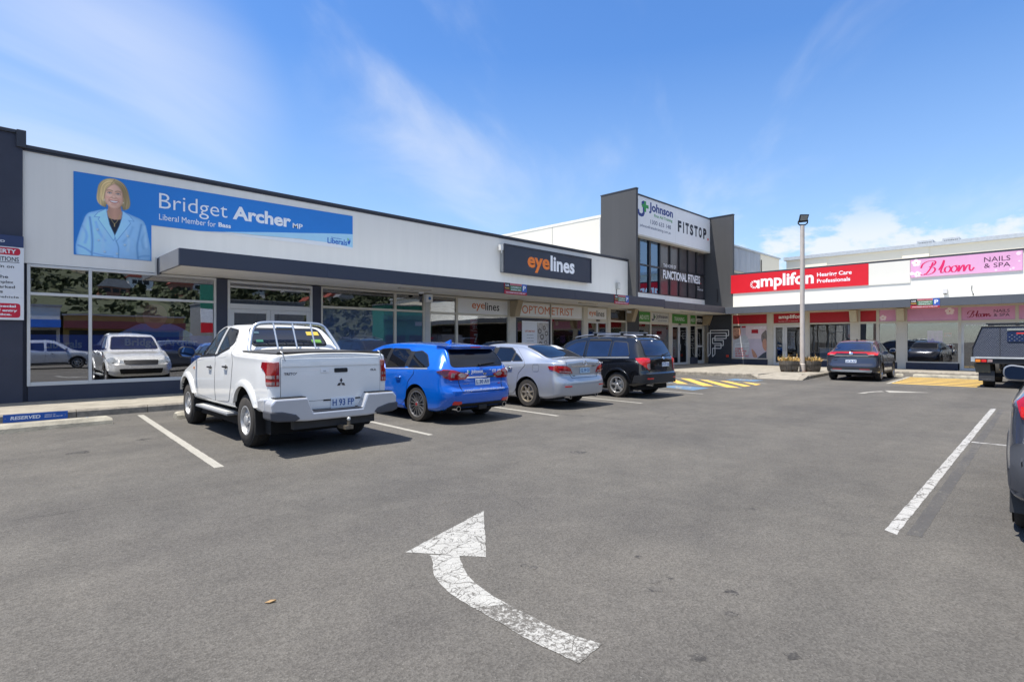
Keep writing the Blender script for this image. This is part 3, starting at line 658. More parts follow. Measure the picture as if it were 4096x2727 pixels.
g_.each('louvre', M('louvre_brown', (120, 110, 100), .6), [(x, x + 2, 14.9, 14.98, 5.2, 5.95) for x in (34.35, 36.5)]); g_.add(MB().tube([(38.92, 14.83, 7.2), (38.92, 14.83, 5.3)], .03), 'downpipe', black)
k_ = Thing('panel_building', 'beige panelled upper storey behind the red and pink signs', 'building', FW, (46, 15.6, 0))
k_.box('wall', beige, 46, 80, -40, 15.6, 0, 7.95); k_.box('roof_edge', galv, 45.8, 80, -40, 15.75, 7.951, 8.20)
k_.each('pilaster', beige, [(45.95, 45.999, y - 1.5, y, 0, 7.95) for y in (14.2, 8.0, .6, -7)]); mb = MB()
for y0, y1 in ((8.01, 12.6), (.61, 6.4), (-6.9, -1)): mb.box(45.99, 45.999, y0, y1, 7.0, 7.03)
k_.add(mb, 'panel_joint', M('joint_beige', (140, 132, 118), .8))
for y, lb in ((6.85, 'left-hand grey louvred rooftop unit above the pink sign'), (5.35, 'right-hand grey louvred rooftop unit above the pink sign')):
    u = Thing('rooftop_unit', lb, 'rooftop unit', FW, (50, y, 8.2), group='rooftop units')
    u.box('casing', galv, 50, 51.5, y, y + .95, 8.0, 9.0); mb = MB()
    for i in range(8): mb.box(49.96, 49.999, y + .08 + i * .1, y + .14 + i * .1, 8.55, 8.85)
    u.add(mb, 'louvre', black)

# ------------------------------------------------------------------ signs and printed panels
ink_b = M('ink_black', (28, 30, 34), .5, var=.02); ink_w = M('ink_white', (240, 241, 243), .5, var=.02)
orange = M('ink_orange', (236, 124, 36), .5, var=.02); orange2 = M('ink_rust', (205, 112, 58), .5, var=.02)
red_v = M('red_vinyl', (214, 22, 38), .45, var=.03); red_d = M('red_vinyl_deep', (176, 22, 38), .45, var=.03)
green_v = M('green_vinyl', (72, 142, 62), .45, var=.04); navy_i = M('ink_navy', (24, 52, 128), .5, var=.02)
pink_v = M('pink_vinyl', (226, 168, 204), .5, var=.04, vs=1.5); pink_s = M('pink_vinyl_shop', (222, 160, 200), .5, var=.06, vs=1.5)
mag = M('ink_magenta', (222, 26, 98), .5, var=.02); plum = M('ink_plum', (60, 20, 48), .5, var=.02)
skin = M('print_skin', (240, 190, 160), .5, var=.06, vs=6); hair_m = M('print_blonde_hair', (196, 172, 126), .5, var=.35, vs=9, streak=False)
def sign(name, label, cat, frame, x0, z0, x1, z1, y, th, m, group=None, part='panel', bev=0):
    t = Thing(name, label, cat, frame, ((x0 + x1) / 2, y, z0), group)
    t.add(MB().box(x0, x1, y - th, y, z0, z1), part, m, bevel=bev); t.y = y - th; return t
# --- the political banner with a portrait
b = Thing('billboard', 'blue wall banner with a smiling blonde woman in a pale blue blazer', 'billboard', FA, (3.3, -.002, 3.59))
Y0 = -.004
b.flat('banner_panel', blue_v, [(1.735, 3.59), (3.31, 3.595), (3.31, 4.52), (4.41, 4.53), (5.6, 4.64), (7.2, 4.84), (8.98, 5.07), (8.98, 5.67), (1.73, 5.57)], Y0, .006)
b.flat('white_swoosh', white_v, [(4.41, 4.528), (8.98, 4.57), (8.98, 4.74)] + spl([(8.2, 4.70), (7.0, 4.66), (5.8, 4.60), (4.9, 4.545)], 3, False), Y0, .005)
b.flat('pale_blue_swoosh', M('pale_blue_vinyl', (170, 216, 240), .45, var=.03), spl([(8.98, 5.07), (8.2, 4.99), (7.2, 4.865), (6.3, 4.76), (5.4, 4.64), (5.0, 4.60)], 3, False)[1:] + [(6.0, 4.625), (7.2, 4.685), (8.2, 4.69), (8.98, 4.63), (8.98, 5.07)], Y0, .007)
# the printed photograph: a fine sheet whose ink colours are worked out point by point
def portrait(x0, z0, x1, z1, st, y):
    nx, nz_ = int((x1 - x0) / st) + 1, int((z1 - z0) / st) + 1; X, Z = np.meshgrid(np.linspace(x0, x1, nx), np.linspace(z0, z1, nz_)); rs = np.random.RandomState(4)
    C = np.zeros((nz_, nx, 3)); C[:] = (42, 128, 210)
    def dist(pts, closed=True):
        D = np.full(X.shape, 9.); P = [np.array(p) for p in pts]; ins = np.zeros(X.shape, bool)
        for a, c in zip(P, P[1:] + ([P[0]] if closed else [])):
            e = c - a; t = np.clip(((X - a[0]) * e[0] + (Z - a[1]) * e[1]) / max(e @ e, 1e-12), 0, 1); D = np.minimum(D, np.hypot(X - a[0] - t * e[0], Z - a[1] - t * e[1]))
            if closed and a[1] != c[1]: ins ^= ((a[1] > Z) != (c[1] > Z)) & (X < e[0] * (Z - a[1]) / e[1] + a[0])
        return np.where(ins, -D, D) if closed else D
    def put(c, a): nonlocal C; c = np.array(c, float) if not isinstance(c, np.ndarray) else c; C = C * (1 - a[..., None]) + c * a[..., None]
    def area(pts, c, blur=.008, k=1., n=5, sm=True): d = dist(spl(pts, n) if sm else pts); put(c, k * np.clip(.5 - d / blur, 0, 1)); return d
    def stroke(pts, c, w, k=1., n=6): put(c, k * np.exp(-(dist(spl(pts, n, False), False) / w) ** 2))
    def blob(cx, cz, rx, rz, c, k=1.): put(c, k * np.exp(-((X - cx) / rx) ** 2 - ((Z - cz) / rz) ** 2))
    grain = sum(np.sin(X * rs.uniform(8, 40) + Z * rs.uniform(-40, 40) + rs.uniform(0, 6)) for _ in range(12)) / 12
    # hair behind
    hairp = [(2.36, 4.82), (2.24, 4.86), (2.175, 4.98), (2.185, 5.18), (2.22, 5.36), (2.32, 5.49), (2.45, 5.545), (2.58, 5.54), (2.71, 5.47), (2.79, 5.34), (2.83, 5.18), (2.855, 4.98), (2.81, 4.85), (2.70, 4.81), (2.66, 4.9), (2.38, 4.9)]
    hd = dist(spl([(2.24, 4.6), (2.17, 4.98), (2.185, 5.18), (2.22, 5.36), (2.32, 5.49), (2.45, 5.545), (2.58, 5.54), (2.71, 5.47), (2.79, 5.34), (2.83, 5.18), (2.86, 4.98), (2.8, 4.6)], 4, False), False); st_ = sum(np.sin(hd * f_ + .5 * np.sin(Z * q_) + p_) for f_, p_, q_ in zip(rs.uniform(60, 260, 10), rs.uniform(0, 6, 10), rs.uniform(4, 16, 10))) / 5. + .35 * np.sin(Z * 9 + 1)
    hc = np.array([192, 166, 116.]) + st_[..., None] * np.array([24, 24, 22.]); hc = hc * (1 - .35 * np.clip((5.02 - Z) / .2, 0, 1) * np.clip((.27 - abs(X - 2.515)) / .1, 0, 1))[..., None] * (1.06 - .22 * np.clip((X - 2.5) / .35, -.3, 1))[..., None]
    hairp = [(2.36, 4.82), (2.24, 4.86), (2.175, 4.98), (2.185, 5.18), (2.22, 5.36), (2.32, 5.49), (2.45, 5.545), (2.58, 5.54), (2.71, 5.47), (2.79, 5.34), (2.83, 5.18), (2.855, 4.98), (2.81, 4.85), (2.70, 4.81), (2.66, 4.9), (2.38, 4.9)]
    # jacket
    jac = [(1.80, 3.5), (1.77, 3.78), (1.83, 4.1), (1.92, 4.42), (1.99, 4.60), (2.12, 4.68), (2.36, 4.77), (2.64, 4.78), (2.9, 4.70), (3.08, 4.63), (3.17, 4.52), (3.24, 4.2), (3.29, 3.85), (3.28, 3.5)]
    jb = np.array([150, 198, 238.]) * (1.04 - .10 * np.clip((X - 2.6) / .6, -1, 1) + .025 * grain + .05 * np.sin((Z - 3.6) * 2.2))[..., None]
    d = dist(spl(jac, 5, False)); put(jb, np.clip(.5 - d / .008, 0, 1)); put((96, 150, 204), .55 * np.exp(np.minimum(d, 0) / .035) * (d < 0))
    for P, w_, k in (([(2.04, 4.52), (2.07, 4.25), (2.09, 3.95), (2.08, 3.62)], .022, .8), ([(3.09, 4.5), (3.04, 4.2), (3.0, 3.92), (3.02, 3.62)], .022, .8), ([(1.82, 3.82), (1.95, 3.76), (2.06, 3.68)], .02, .6), ([(3.26, 3.72), (3.12, 3.70), (3.02, 3.66)], .02, .6), ([(2.56, 4.02), (2.61, 3.86), (2.61, 3.6)], .012, .8), ([(2.12, 3.66), (2.3, 3.63), (2.5, 3.62)], .014, .6), ([(2.16, 4.42), (2.22, 4.2), (2.34, 4.0)], .03, .3), ([(2.9, 4.4), (2.84, 4.2), (2.72, 4.02)], .03, .3), ([(1.9, 4.3), (1.98, 4.1), (1.95, 3.9)], .03, .35), ([(3.17, 4.3), (3.1, 4.1), (3.14, 3.9)], .03, .35)): stroke(P, (92, 146, 202), w_, k)
    for P in ([(1.97, 4.5), (1.92, 4.2), (1.88, 3.95)], [(3.16, 4.46), (3.18, 4.2), (3.2, 3.95)], [(2.36, 4.3), (2.3, 4.0), (2.3, 3.75)], [(2.75, 4.3), (2.82, 4.05), (2.8, 3.8)]): stroke(P, (186, 222, 248), .035, .5)
    d = dist(spl(hairp, 4)); put(hc, np.clip(.5 - d / .012, 0, 1))
    # neck, top, lapels
    nk = np.array([212, 160, 134.]) * (1 - .22 * np.clip((4.9 - Z) / -.1 + 1, 0, 1) * (Z > 4.74) - .10 * np.clip(abs(X - 2.53) / .14, 0, 1))[..., None]
    area([(2.40, 5.0), (2.40, 4.78), (2.36, 4.68), (2.44, 4.5), (2.53, 4.40), (2.63, 4.5), (2.72, 4.68), (2.67, 4.78), (2.66, 5.0)], nk, .01, 1, 1, False)
    area([(2.38, 4.64), (2.42, 4.56), (2.53, 4.535), (2.65, 4.56), (2.70, 4.64), (2.68, 4.40), (2.58, 4.22), (2.52, 4.12), (2.44, 4.30)], (30, 32, 46), .008, 1, 1, False)
    for sg, P in ((-1, [(2.36, 4.78), (2.20, 4.66), (2.13, 4.55), (2.24, 4.56), (2.21, 4.50), (2.51, 4.02), (2.545, 4.12), (2.43, 4.40), (2.385, 4.62)]), (1, [(2.70, 4.78), (2.84, 4.68), (2.93, 4.56), (2.81, 4.57), (2.86, 4.50), (2.57, 4.02), (2.535, 4.14), (2.63, 4.40), (2.685, 4.62)])):
        dd = area(P, jb * 1.05, .007, 1, 1, False); put((88, 142, 198), .75 * np.exp(-((dd - .004) / .007) ** 2))
    for x, z in ((2.19, 4.25), (2.80, 4.17), (2.21, 3.99), (2.74, 3.94), (2.33, 3.72), (2.58, 3.70)): blob(x + .006, z - .008, .026, .026, (90, 140, 190), .7); blob(x, z, .02, .02, (226, 234, 236), 1)
    for sg in (-1, 1): stroke([(2.53 + sg * .125, 4.70), (2.53 + sg * .06, 4.52), (2.53, 4.43)], (206, 176, 110), .006, .9)
    stroke([(2.53, 4.43), (2.53, 4.37)], (222, 196, 130), .009, 1)
    # face
    fp = spl([(2.515, 4.80), (2.44, 4.825), (2.375, 4.90), (2.335, 5.0), (2.32, 5.14), (2.335, 5.28), (2.40, 5.40), (2.52, 5.445), (2.64, 5.40), (2.70, 5.28), (2.715, 5.14), (2.70, 5.0), (2.66, 4.90), (2.59, 4.825)], 5); d = dist(fp)
    fc = np.array([238, 192, 166.]) * (1.03 - .13 * np.clip((X - 2.5) / .2, -.4, 1) - .05 * np.clip((5.0 - Z) / .2, 0, 1) + .01 * grain)[..., None]; put(fc, np.clip(.5 - d / .010, 0, 1)); put((186, 128, 102), .55 * np.exp(np.minimum(d, 0) / .028) * (d < 0))
    for sg in (-1, 1):
        ex = 2.517 + sg * .085; blob(ex, 5.215, .06, .03, (206, 150, 124), .45); blob(2.517 + sg * .12, 5.07, .05, .04, (238, 160, 138), .45); blob(2.517 + sg * .10, 5.12, .05, .02, (250, 214, 190), .4)
        area([(ex + a, 5.185 + c) for a, c in ((-.042, 0), (-.012, .014), (.02, .013), (.042, 0), (.015, -.011), (-.02, -.011))], (236, 230, 226), .006, .9, 3); blob(ex, 5.186, .014, .013, (60, 66, 76), 1); stroke([(ex - .046, 5.183), (ex - .01, 5.202), (ex + .03, 5.199), (ex + .048, 5.184)], (70, 48, 40), .006, .9); stroke([(ex - .035, 5.171), (ex, 5.166), (ex + .035, 5.172)], (150, 104, 86), .006, .5)
        stroke([(ex - .055, 5.236), (ex, 5.256), (ex + .058, 5.24)], (140, 104, 74), .010, .75); stroke([(2.517 + sg * .05, 5.085), (2.517 + sg * .10, 5.03), (2.517 + sg * .115, 4.965)], (196, 132, 110), .010, .55); stroke([(2.517 + sg * .012, 5.19), (2.517 + sg * .02, 5.12), (2.517 + sg * .042, 5.085)], (206, 146, 120), .012, .35)
        blob(2.517 + sg * .018, 5.068, .010, .007, (130, 76, 64), .8); blob(2.517 + sg * .195, 4.985, .011, .013, (232, 230, 222), 1)
    blob(2.514, 5.10, .018, .03, (252, 216, 192), .5); stroke([(2.47, 5.072), (2.517, 5.06), (2.562, 5.073)], (186, 122, 100), .010, .5)
    area([(2.418, 5.006), (2.47, 5.016), (2.517, 5.010), (2.565, 5.016), (2.614, 5.006), (2.58, 4.955), (2.517, 4.934), (2.455, 4.955)], (186, 92, 88), .008, .95, 4); area([(2.436, 5.0), (2.517, 4.999), (2.596, 5.0), (2.57, 4.970), (2.517, 4.958), (2.465, 4.970)], (244, 240, 236), .006, 1, 4)
    stroke([(2.47, 4.905), (2.517, 4.893), (2.565, 4.905)], (200, 138, 114), .012, .5); blob(2.517, 4.865, .04, .02, (246, 206, 180), .4)
    # fringe over the forehead
    for P, br_ in (([(2.53, 5.50), (2.42, 5.51), (2.31, 5.42), (2.25, 5.26), (2.25, 5.06), (2.30, 4.96), (2.325, 5.12), (2.36, 5.26), (2.44, 5.37), (2.53, 5.445)], 1.12), ([(2.53, 5.50), (2.64, 5.47), (2.735, 5.36), (2.775, 5.2), (2.78, 5.02), (2.74, 4.92), (2.712, 5.1), (2.69, 5.26), (2.62, 5.38), (2.53, 5.445)], .90)):
        dd = dist(spl(P, 4)); put(np.clip(hc * br_, 0, 250), np.clip(.5 - dd / .014, 0, 1)); put((120, 90, 56), .35 * np.exp(-((dd - .006) / .012) ** 2) * (Z < 5.43) * (d < 0))
    stroke([(2.53, 5.53), (2.50, 5.47), (2.46, 5.41)], (126, 98, 62), .008, .6)
    me = bpy.data.meshes.new('portrait'); V = [(X[j, i] - b.off[0], y - b.off[1], Z[j, i] - b.off[2]) for j in range(nz_) for i in range(nx)]; F = [(j * nx + i, j * nx + i + 1, (j + 1) * nx + i + 1, (j + 1) * nx + i) for j in range(nz_ - 1) for i in range(nx - 1)]
    me.from_pydata(V, [], F); ca_ = me.color_attributes.new('ink', 'FLOAT_COLOR', 'POINT'); c_ = np.clip(C.reshape(-1, 3) / 255., 0, 1); c_ = np.where(c_ <= .04045, c_ / 12.92, ((c_ + .055) / 1.055) ** 2.4); ca_.data.foreach_set('color', np.concatenate([c_, np.ones((len(c_), 1))], 1).astype(np.float32).ravel())
    m = bpy.data.materials.new('printed_photo'); m.use_nodes = True; bs = m.node_tree.nodes['Principled BSDF']; bs.inputs['Roughness'].default_value = .45; at = m.node_tree.nodes.new('ShaderNodeAttribute'); at.attribute_name = 'ink'; m.node_tree.links.new(at.outputs['Color'], bs.inputs['Base Color']); me.materials.append(m)
    o = bpy.data.objects.new('portrait', me); COL.objects.link(o); o.parent = b.root
portrait(1.745, 3.60, 3.298, 5.556, .011, Y0 - .008)
ty = Y0 - .008
b.text('Bridget', (3.48, 4.865, 5.13, 5.385), ink_w, ty, bold=-.006); b.text('Archer', (5.27, 4.985, 6.93, 5.37), ink_w, ty, bold=.035); b.text('MP', (6.98, 4.99, 7.29, 5.14), ink_w, ty, bold=.02)
b.text('Liberal Member for', (3.48, 4.69, 4.83, 4.845), ink_w, ty); b.text('Bass', (4.90, 4.715, 5.22, 4.84), ink_w, ty, bold=.03)
b.text('Liberals', (8.10, 4.67, 8.78, 4.85), M('ink_royal', (38, 96, 190), .5), ty - .001, bold=.015); b.text('Tasmanian', (8.22, 4.845, 8.58, 4.885), MATS['ink_royal'], ty - .001)
b.flat('leaf_mark', MATS['ink_royal'], [(8.80, 4.76), (8.80, 4.87), (8.84, 4.80), (8.88, 4.92), (8.90, 4.82), (8.85, 4.70)], ty - .001, .002); b.flat('leaf_mark', M('ink_lime', (120, 190, 70), .5), [(8.79, 4.88), (8.80, 4.93), (8.84, 4.88), (8.83, 4.83)], ty - .001, .002)
# --- conditions of entry board on the dark wall
b = sign('notice_board', 'white property conditions notice board with red bars on the dark wall', 'notice board', FA, -1.6, 2.0, .845, 3.62, -.06, .05, white_v, part='board')
b.flat('title_strip', M('strip_navy', (52, 66, 104), .5), rect(-1.6, 3.622, .84, 3.875), -.06, .05); y = -.111
b.text('MANAGEMENT PTY LTD', (-.62, 3.71, .53, 3.76), ink_w, y, bold=.02)
for z0, z1 in ((3.44, 3.60), (2.05, 2.366)): b.flat('red_bar', M('notice_red', (204, 28, 58), .5), fillet(rect(-1.5, z0, .785, z1), .06, 3), -.11, .003)
b.text('PRIVATE PROPERTY', (-.36, 3.472, .715, 3.568), ink_w, y - .003, bold=.03); b.text('CONDITIONS', (.13, 3.30, .76, 3.397), ink_b, y, bold=.01); b.flat('underline', ink_b, rect(.10, 3.272, .77, 3.284), -.11, .002)
for tx, x1, z0, z1 in (('Vehicles remain on', .68, 3.15, 3.218), ('in the', .585, 2.919, 2.986), ('complex', .67, 2.79, 2.867), ('parked', .695, 2.68, 2.762), ('s', .50, 2.59, 2.635), ('your vehicle', .76, 2.47, 2.53)): b.text(tx, (x1 - .052 * len(tx), z0, x1, z1), ink_b, y, bold=.012)
for tx, x1, z0, z1 in (('the special', .71, 2.26, 2.33), ('terms of entry', .735, 2.165, 2.235), ('this notice.', .645, 2.095, 2.145)): b.text(tx, (x1 - .048 * len(tx), z0, x1, z1), ink_w, y - .003, bold=.04)
# --- window graphics behind the film glass of the first window
b = Thing('window_poster', 'faint blue election poster inside the large left shop window', 'poster', FA, (2.9, .06, .6))
bb = M('poster_royal', (30, 92, 200), .5, var=.1)
b.flat('blue_band', bb, rect(.96, 1.28, 4.77, 1.68), .07, .003)
b.text('Liberals', (1.2, 1.36, 1.9, 1.56), M('poster_pale', (160, 186, 220), .5), .066, bold=.03); b.text('Bridget Archer', (2.75, 1.36, 4.4, 1.60), MATS['poster_pale'], .066, bold=.03)
fp = lambda nm, m, pts, ly: b.flat(nm, m, spl(pts, 4), .064 - ly * .003, .002)
fp('portrait_jacket', M('poster_blazer', (92, 160, 226), .5, var=.1), [(2.7, 1.66), (2.85, 1.86), (3.2, 2.0), (3.7, 2.0), (4.05, 1.86), (4.2, 1.66)], 0); fp('portrait_hair', M('poster_hair', (150, 130, 80), .6, var=.3, vs=6), [(2.98, 2.1), (3.02, 2.4), (3.25, 2.56), (3.55, 2.56), (3.78, 2.4), (3.84, 2.1), (3.7, 1.98), (3.1, 1.98)], 1)
fp('portrait_face', M('poster_skin', (200, 150, 128), .6, var=.1), [(3.40, 1.86), (3.2, 1.98), (3.13, 2.2), (3.2, 2.42), (3.4, 2.5), (3.6, 2.42), (3.68, 2.2), (3.6, 1.98)], 2); fp('portrait_smile', M('poster_lip', (170, 110, 105), .6), [(3.26, 2.1), (3.4, 2.11), (3.55, 2.1), (3.48, 2.04), (3.40, 2.02), (3.32, 2.04)], 3)
# --- eyelines lightbox and header signs
b = sign('lightbox_sign', 'big dark light box sign with orange and white letters on the white parapet', 'sign', FA, 15.72, 4.41, 21.62, 5.58, -.01, .22, M('signbox_navy', (46, 52, 66), .5, var=.05), bev=.01)
mb = MB(); frame_bars(mb, 15.70, 21.64, 4.39, 5.60, f=.07, y0=-.26, y1=-.2); b.add(mb, 'frame', M('signbox_frame', (44, 48, 60), .5), bevel=.01); b.box('side_panel', M('signbox_side', (150, 150, 148), .5), 15.69, 15.719, -.2, -.011, 4.42, 5.57)
b.text('eye', (17.12, 4.55, 18.56, 5.22), orange, -.231, bold=.03); b.text('lines', (18.62, 4.72, 20.33, 5.42), ink_w, -.231, bold=.03)
b.add(MB().box(15.50, 15.64, -.26, -.12, 5.30, 5.52).cyl((15.6, -.2, 5.2), (15.6, -.2, 5.34), .03).box(15.64, 15.69, -.22, -.16, 5.4, 5.46), 'floodlight', alu)
def header(x0, x1, z0, z1, m, label, fr=FA, y=.03, th=.02, **k): return sign('header_sign', label, 'sign', fr, x0, z0, x1, z1, y, th, m, **k)
s = header(13.43, 16.15, 2.645, 3.25, white_v, 'larger white header sign with orange and black letters beside the awning bracket'); s.text('eye', (14.17, 2.76, 14.86, 3.06), orange2, .009, bold=.01); s.text('lines', (14.88, 2.80, 15.66, 3.12), ink_b, .009, bold=.01)
s = header(16.63, 21.2, 2.645, 3.23, white_v, 'long white header sign reading optometrist in rust orange letters'); s.text('OPTOM', (17.02, 2.76, 18.83, 3.11), orange2, .009); s.text('ETRIST', (18.97, 2.76, 20.55, 3.11), orange2, .009)
s.box('seam_bar', cream, 18.86, 18.94, -.02, .009, 2.645, 3.23)
s = header(21.62, 23.24, 2.665, 3.2, white_v, 'smaller white header sign with orange and black letters above sliding doors'); s.text('eye', (21.78, 2.77, 22.35, 3.03), orange2, .009, bold=.01); s.text('lines', (22.38, 2.80, 23.05, 3.10), ink_b, .009, bold=.01)
s = header(26.24, 27.42, 2.655, 3.2, green_v, 'green first aid kits header sign next to the dark pier'); s.text('AID KITS', (26.35, 2.79, 27.3, 3.02), ink_w, .009)
s = header(27.52, 29.5, 2.655, 3.2, M('sign_silver', (196, 198, 196), .5), 'silver header sign with blue lettering and a green plus'); s.text('Johnson', (28.1, 2.84, 29.38, 3.11), M('ink_dark_blue', (40, 52, 92), .5), .009, bold=.02); s.text('FIRST AID TRAINING', (28.3, 2.73, 29.3, 2.79), MATS['ink_dark_blue'], .009)
s.flat('logo', MATS['ink_dark_blue'], [(27.8, 3.12), (27.88, 3.12), (27.88, 2.82), (27.8, 2.74), (27.66, 2.74), (27.6, 2.84), (27.68, 2.86), (27.72, 2.81), (27.8, 2.84)], .009, .003); s.flat('plus', M('plus_green', (60, 110, 70), .5), [(27.87, 3.06), (27.93, 3.06), (27.93, 2.99), (28.02, 2.99), (28.02, 2.92), (27.93, 2.92), (27.93, 2.85), (27.87, 2.85)], .008, .003)
s = header(29.83, 31.77, 2.655, 3.2, green_v, 'green training header sign above the double doors'); s.text('TRAINING', (30.15, 2.80, 31.4, 3.03), ink_w, .009)
s = header(32.11, 32.84, 2.655, 3.2, green_v, 'narrow green AED header sign'); s.text('AED', (32.2, 2.80, 32.75, 3.02), ink_w, .009)
s = header(32.94, 33.95, 2.655, 3.2, ink_b, 'black gym header sign above the narrow door at the inner corner'); s.text('FITSTOP', (33.0, 2.80, 33.88, 3.02), ink_w, .009, bold=.03)
# posters in the left shops
s = sign('window_poster', 'red sale poster with 70 percent in white in the shop window', 'poster', FA, 14.12, .9, 15.18, 2.42, .06, .006, M('poster_red', (170, 34, 44), .5, var=.1)); 
s.text('SPARKLING', (14.25, 2.02, 15.05, 2.18), ink_w, s.y); s.text('70', (14.32, 1.48, 14.75, 1.85), ink_w, s.y, bold=.03); s.text('%', (14.78, 1.52, 15.02, 1.78), ink_w, s.y); s.text('SALE', (14.42, 1.15, 14.88, 1.32), ink_w, s.y)
for a, c in (((14.14, 2.28), (15.16, 2.36)), ((14.14, 1.98), (15.16, 1.88)), ((14.14, 1.42), (15.16, 1.28))): s.flat('rule', ink_w, lineq(a, c, .018), s.y, .002)
s = sign('window_poster', 'white optometrist poster with a photo of test instruments in a dark framed window', 'poster', FA, 17.02, .95, 18.8, 2.44, .012, .006, white_v); y = s.y
mb = MB(); frame_bars(mb, 16.62, 18.86, .8, 2.57, f=.1, y0=-.02, y1=.01); s.add(mb, 'frame', M('poster_frame', (42, 48, 62), .5))
s.text('OPTOMETRIST', (17.2, 1.95, 17.85, 2.03), orange2, y, bold=.02)
for i in range(4): s.text(('eye examinations', 'eye test exams', 'retinal imaging', 'contact lens fitting')[i], (17.32, 1.80 - i * .13, 17.75, 1.84 - i * .13), ink_b, y)
s.flat('photo', M('photo_grey', (196, 190, 182), .5, var=.35, vs=9), rect(17.98, 1.2, 18.74, 2.38), y, .002)
for x, z, r in ((18.15, 2.0, .12), (18.45, 2.15, .1), (18.3, 1.75, .13), (18.6, 1.9, .11), (18.55, 1.5, .1), (18.2, 1.42, .12)): s.add(MB().lathe([(r * .55, y - .004), (r, y - .004), (r, y - .003)], (x, 0, z), 'y', 16), 'printed_ring', M('print_ring', (110, 100, 92), .5))
s = sign('open_plan_display', 'dark interior wall sign with faint letters behind the shop window', 'sign', FA, 13.5, 1.6, 14.3, 2.3, 1.4, .05, ink_b); s.text('lines', (13.75, 1.95, 14.2, 2.12), M('ink_grey', (150, 150, 150), .5), s.y)
s = sign('display_stand', 'purple display panel standing behind the optometrist window', 'panel', FA, 19.5, .1, 20.4, 1.65, .9, .05, M('purple_panel', (96, 72, 150), .5))
s = sign('window_blind', 'pink and grey sample board at the right end of the shop window', 'panel', FA, 15.75, 1.0, 16.12, 2.15, .3, .03, M('sample_grey', (150, 140, 140), .5)); s.flat('pink_card', M('card_pink', (216, 150, 160), .5), rect(15.85, 1.6, 16.08, 1.95), s.y, .004)
t = Thing('display_table', 'white table with displays seen through the shop window by the grey column', 'table', FA, (12.9, 1.6, .06))
t.add(MB().box(12.3, 13.6, 1.2, 1.9, 1.12, 1.16), 'tabletop', white_v)
for x in (12.35, 13.5): t.box('leg', white_v, x, x + .05, 1.25, 1.3, .06, 1.12)
t = Thing('cafe_chair', 'chair with tube frame half seen behind the shop window', 'chair', FA, (12.3, .8, .06))
t.add(MB().tube([(12.15, .7, .06), (12.15, .7, 1.3), (12.2, .7, 1.42), (12.5, .7, 1.42), (12.58, .7, 1.3), (12.6, .7, .06)], .018), 'frame', galv); t.box('seat', white_v, 12.17, 12.58, .5, .9, .85, .9)
# --- tower signs
b = sign('tower_sign', 'white first aid training sign with blue and green lettering on the tall block', 'sign', FA, 25.36, 7.34, 29.52, 9.41, -.001, .42, white_v, part='sign_box'); y = b.y - .001
jl = [(26.02, 9.20), (25.86, 9.12), (25.86, 8.92), (25.97, 8.92), (25.99, 8.56), (25.84, 8.47), (25.66, 8.50), (25.60, 8.68), (25.45, 8.66), (25.48, 8.44), (25.62, 8.33), (25.85, 8.30), (26.05, 8.36), (26.16, 8.52), (26.16, 9.20)]
b.flat('logo', navy_i, jl, y, .004); b.flat('plus', M('ink_green', (40, 150, 66), .5), [(26.10, 9.20), (26.30, 9.20), (26.30, 9.02), (26.55, 9.02), (26.55, 8.84), (26.30, 8.84), (26.30, 8.62), (26.10, 8.62), (26.10, 8.84), (25.90, 8.84), (25.90, 9.02), (26.10, 9.02)], y - .004, .004)
b.text('Johnson', (26.62, 8.62, 29.22, 9.24), navy_i, y, bold=.035); b.text('First Aid Training', (27.15, 8.44, 29.15, 8.66), MATS['ink_green'], y, bold=.015); b.text('1300 633 148', (26.76, 8.06, 28.98, 8.29), ink_b if 0 else M('ink_deep_blue', (30, 46, 96), .5), y); b.text('johnsonfirstaidtraining.com.au', (25.68, 7.72, 28.95, 7.93), MATS['ink_deep_blue'], y)
b.flat('bottom_trim', cream, rect(25.36, 7.25, 29.52, 7.339), -.02, .40)
b = sign('tower_sign', 'white gym sign with heavy black letters and a red dot', 'sign', FA, 29.53, 7.34, 33.97, 9.41, -.001, .42, white_v, part='sign_box'); y = b.y - .001
for i, (ch, x0, x1) in enumerate((('F', 29.80, 30.22), ('I', 30.42, 30.55), ('T', 30.72, 31.14), ('S', 31.28, 31.70), ('T', 31.84, 32.28), ('O', 32.42, 32.84), ('P', 33.02, 33.46))): b.text(ch, (x0, 8.06, x1, 8.73), M('ink_navy_black', (22, 28, 46), .5), y, bold=.05 if ch != 'I' else 0)
b.add(MB().lathe([(0, y - .004), (.085, y - .004), (.085, y)], (33.68, 0, 8.10), 'y', 16), 'red_dot', M('dot_red', (226, 70, 60), .5)); b.flat('bottom_trim', cream, rect(29.53, 7.25, 33.97, 7.339), -.02, .40)
t = Thing('window_lettering', 'white fitness slogan lettering across the dark upper windows', 'lettering', FA, (31, -.065, 5.2)); y = -.07
t.text('THE HOME OF', (28.75, 5.90, 30.2, 6.10), ink_w, y); t.text('FUNCTIONAL FITNESS', (28.72, 5.22, 33.3, 5.74), ink_w, y, bold=.03); t.text('.', (33.36, 5.24, 33.44, 5.32), red_v, y); t.text('24 HR', (32.95, 4.98, 33.2, 5.06), ink_w, y); t.text('FITNESS CLUB', (32.95, 4.82, 33.7, 4.92), ink_w, y)
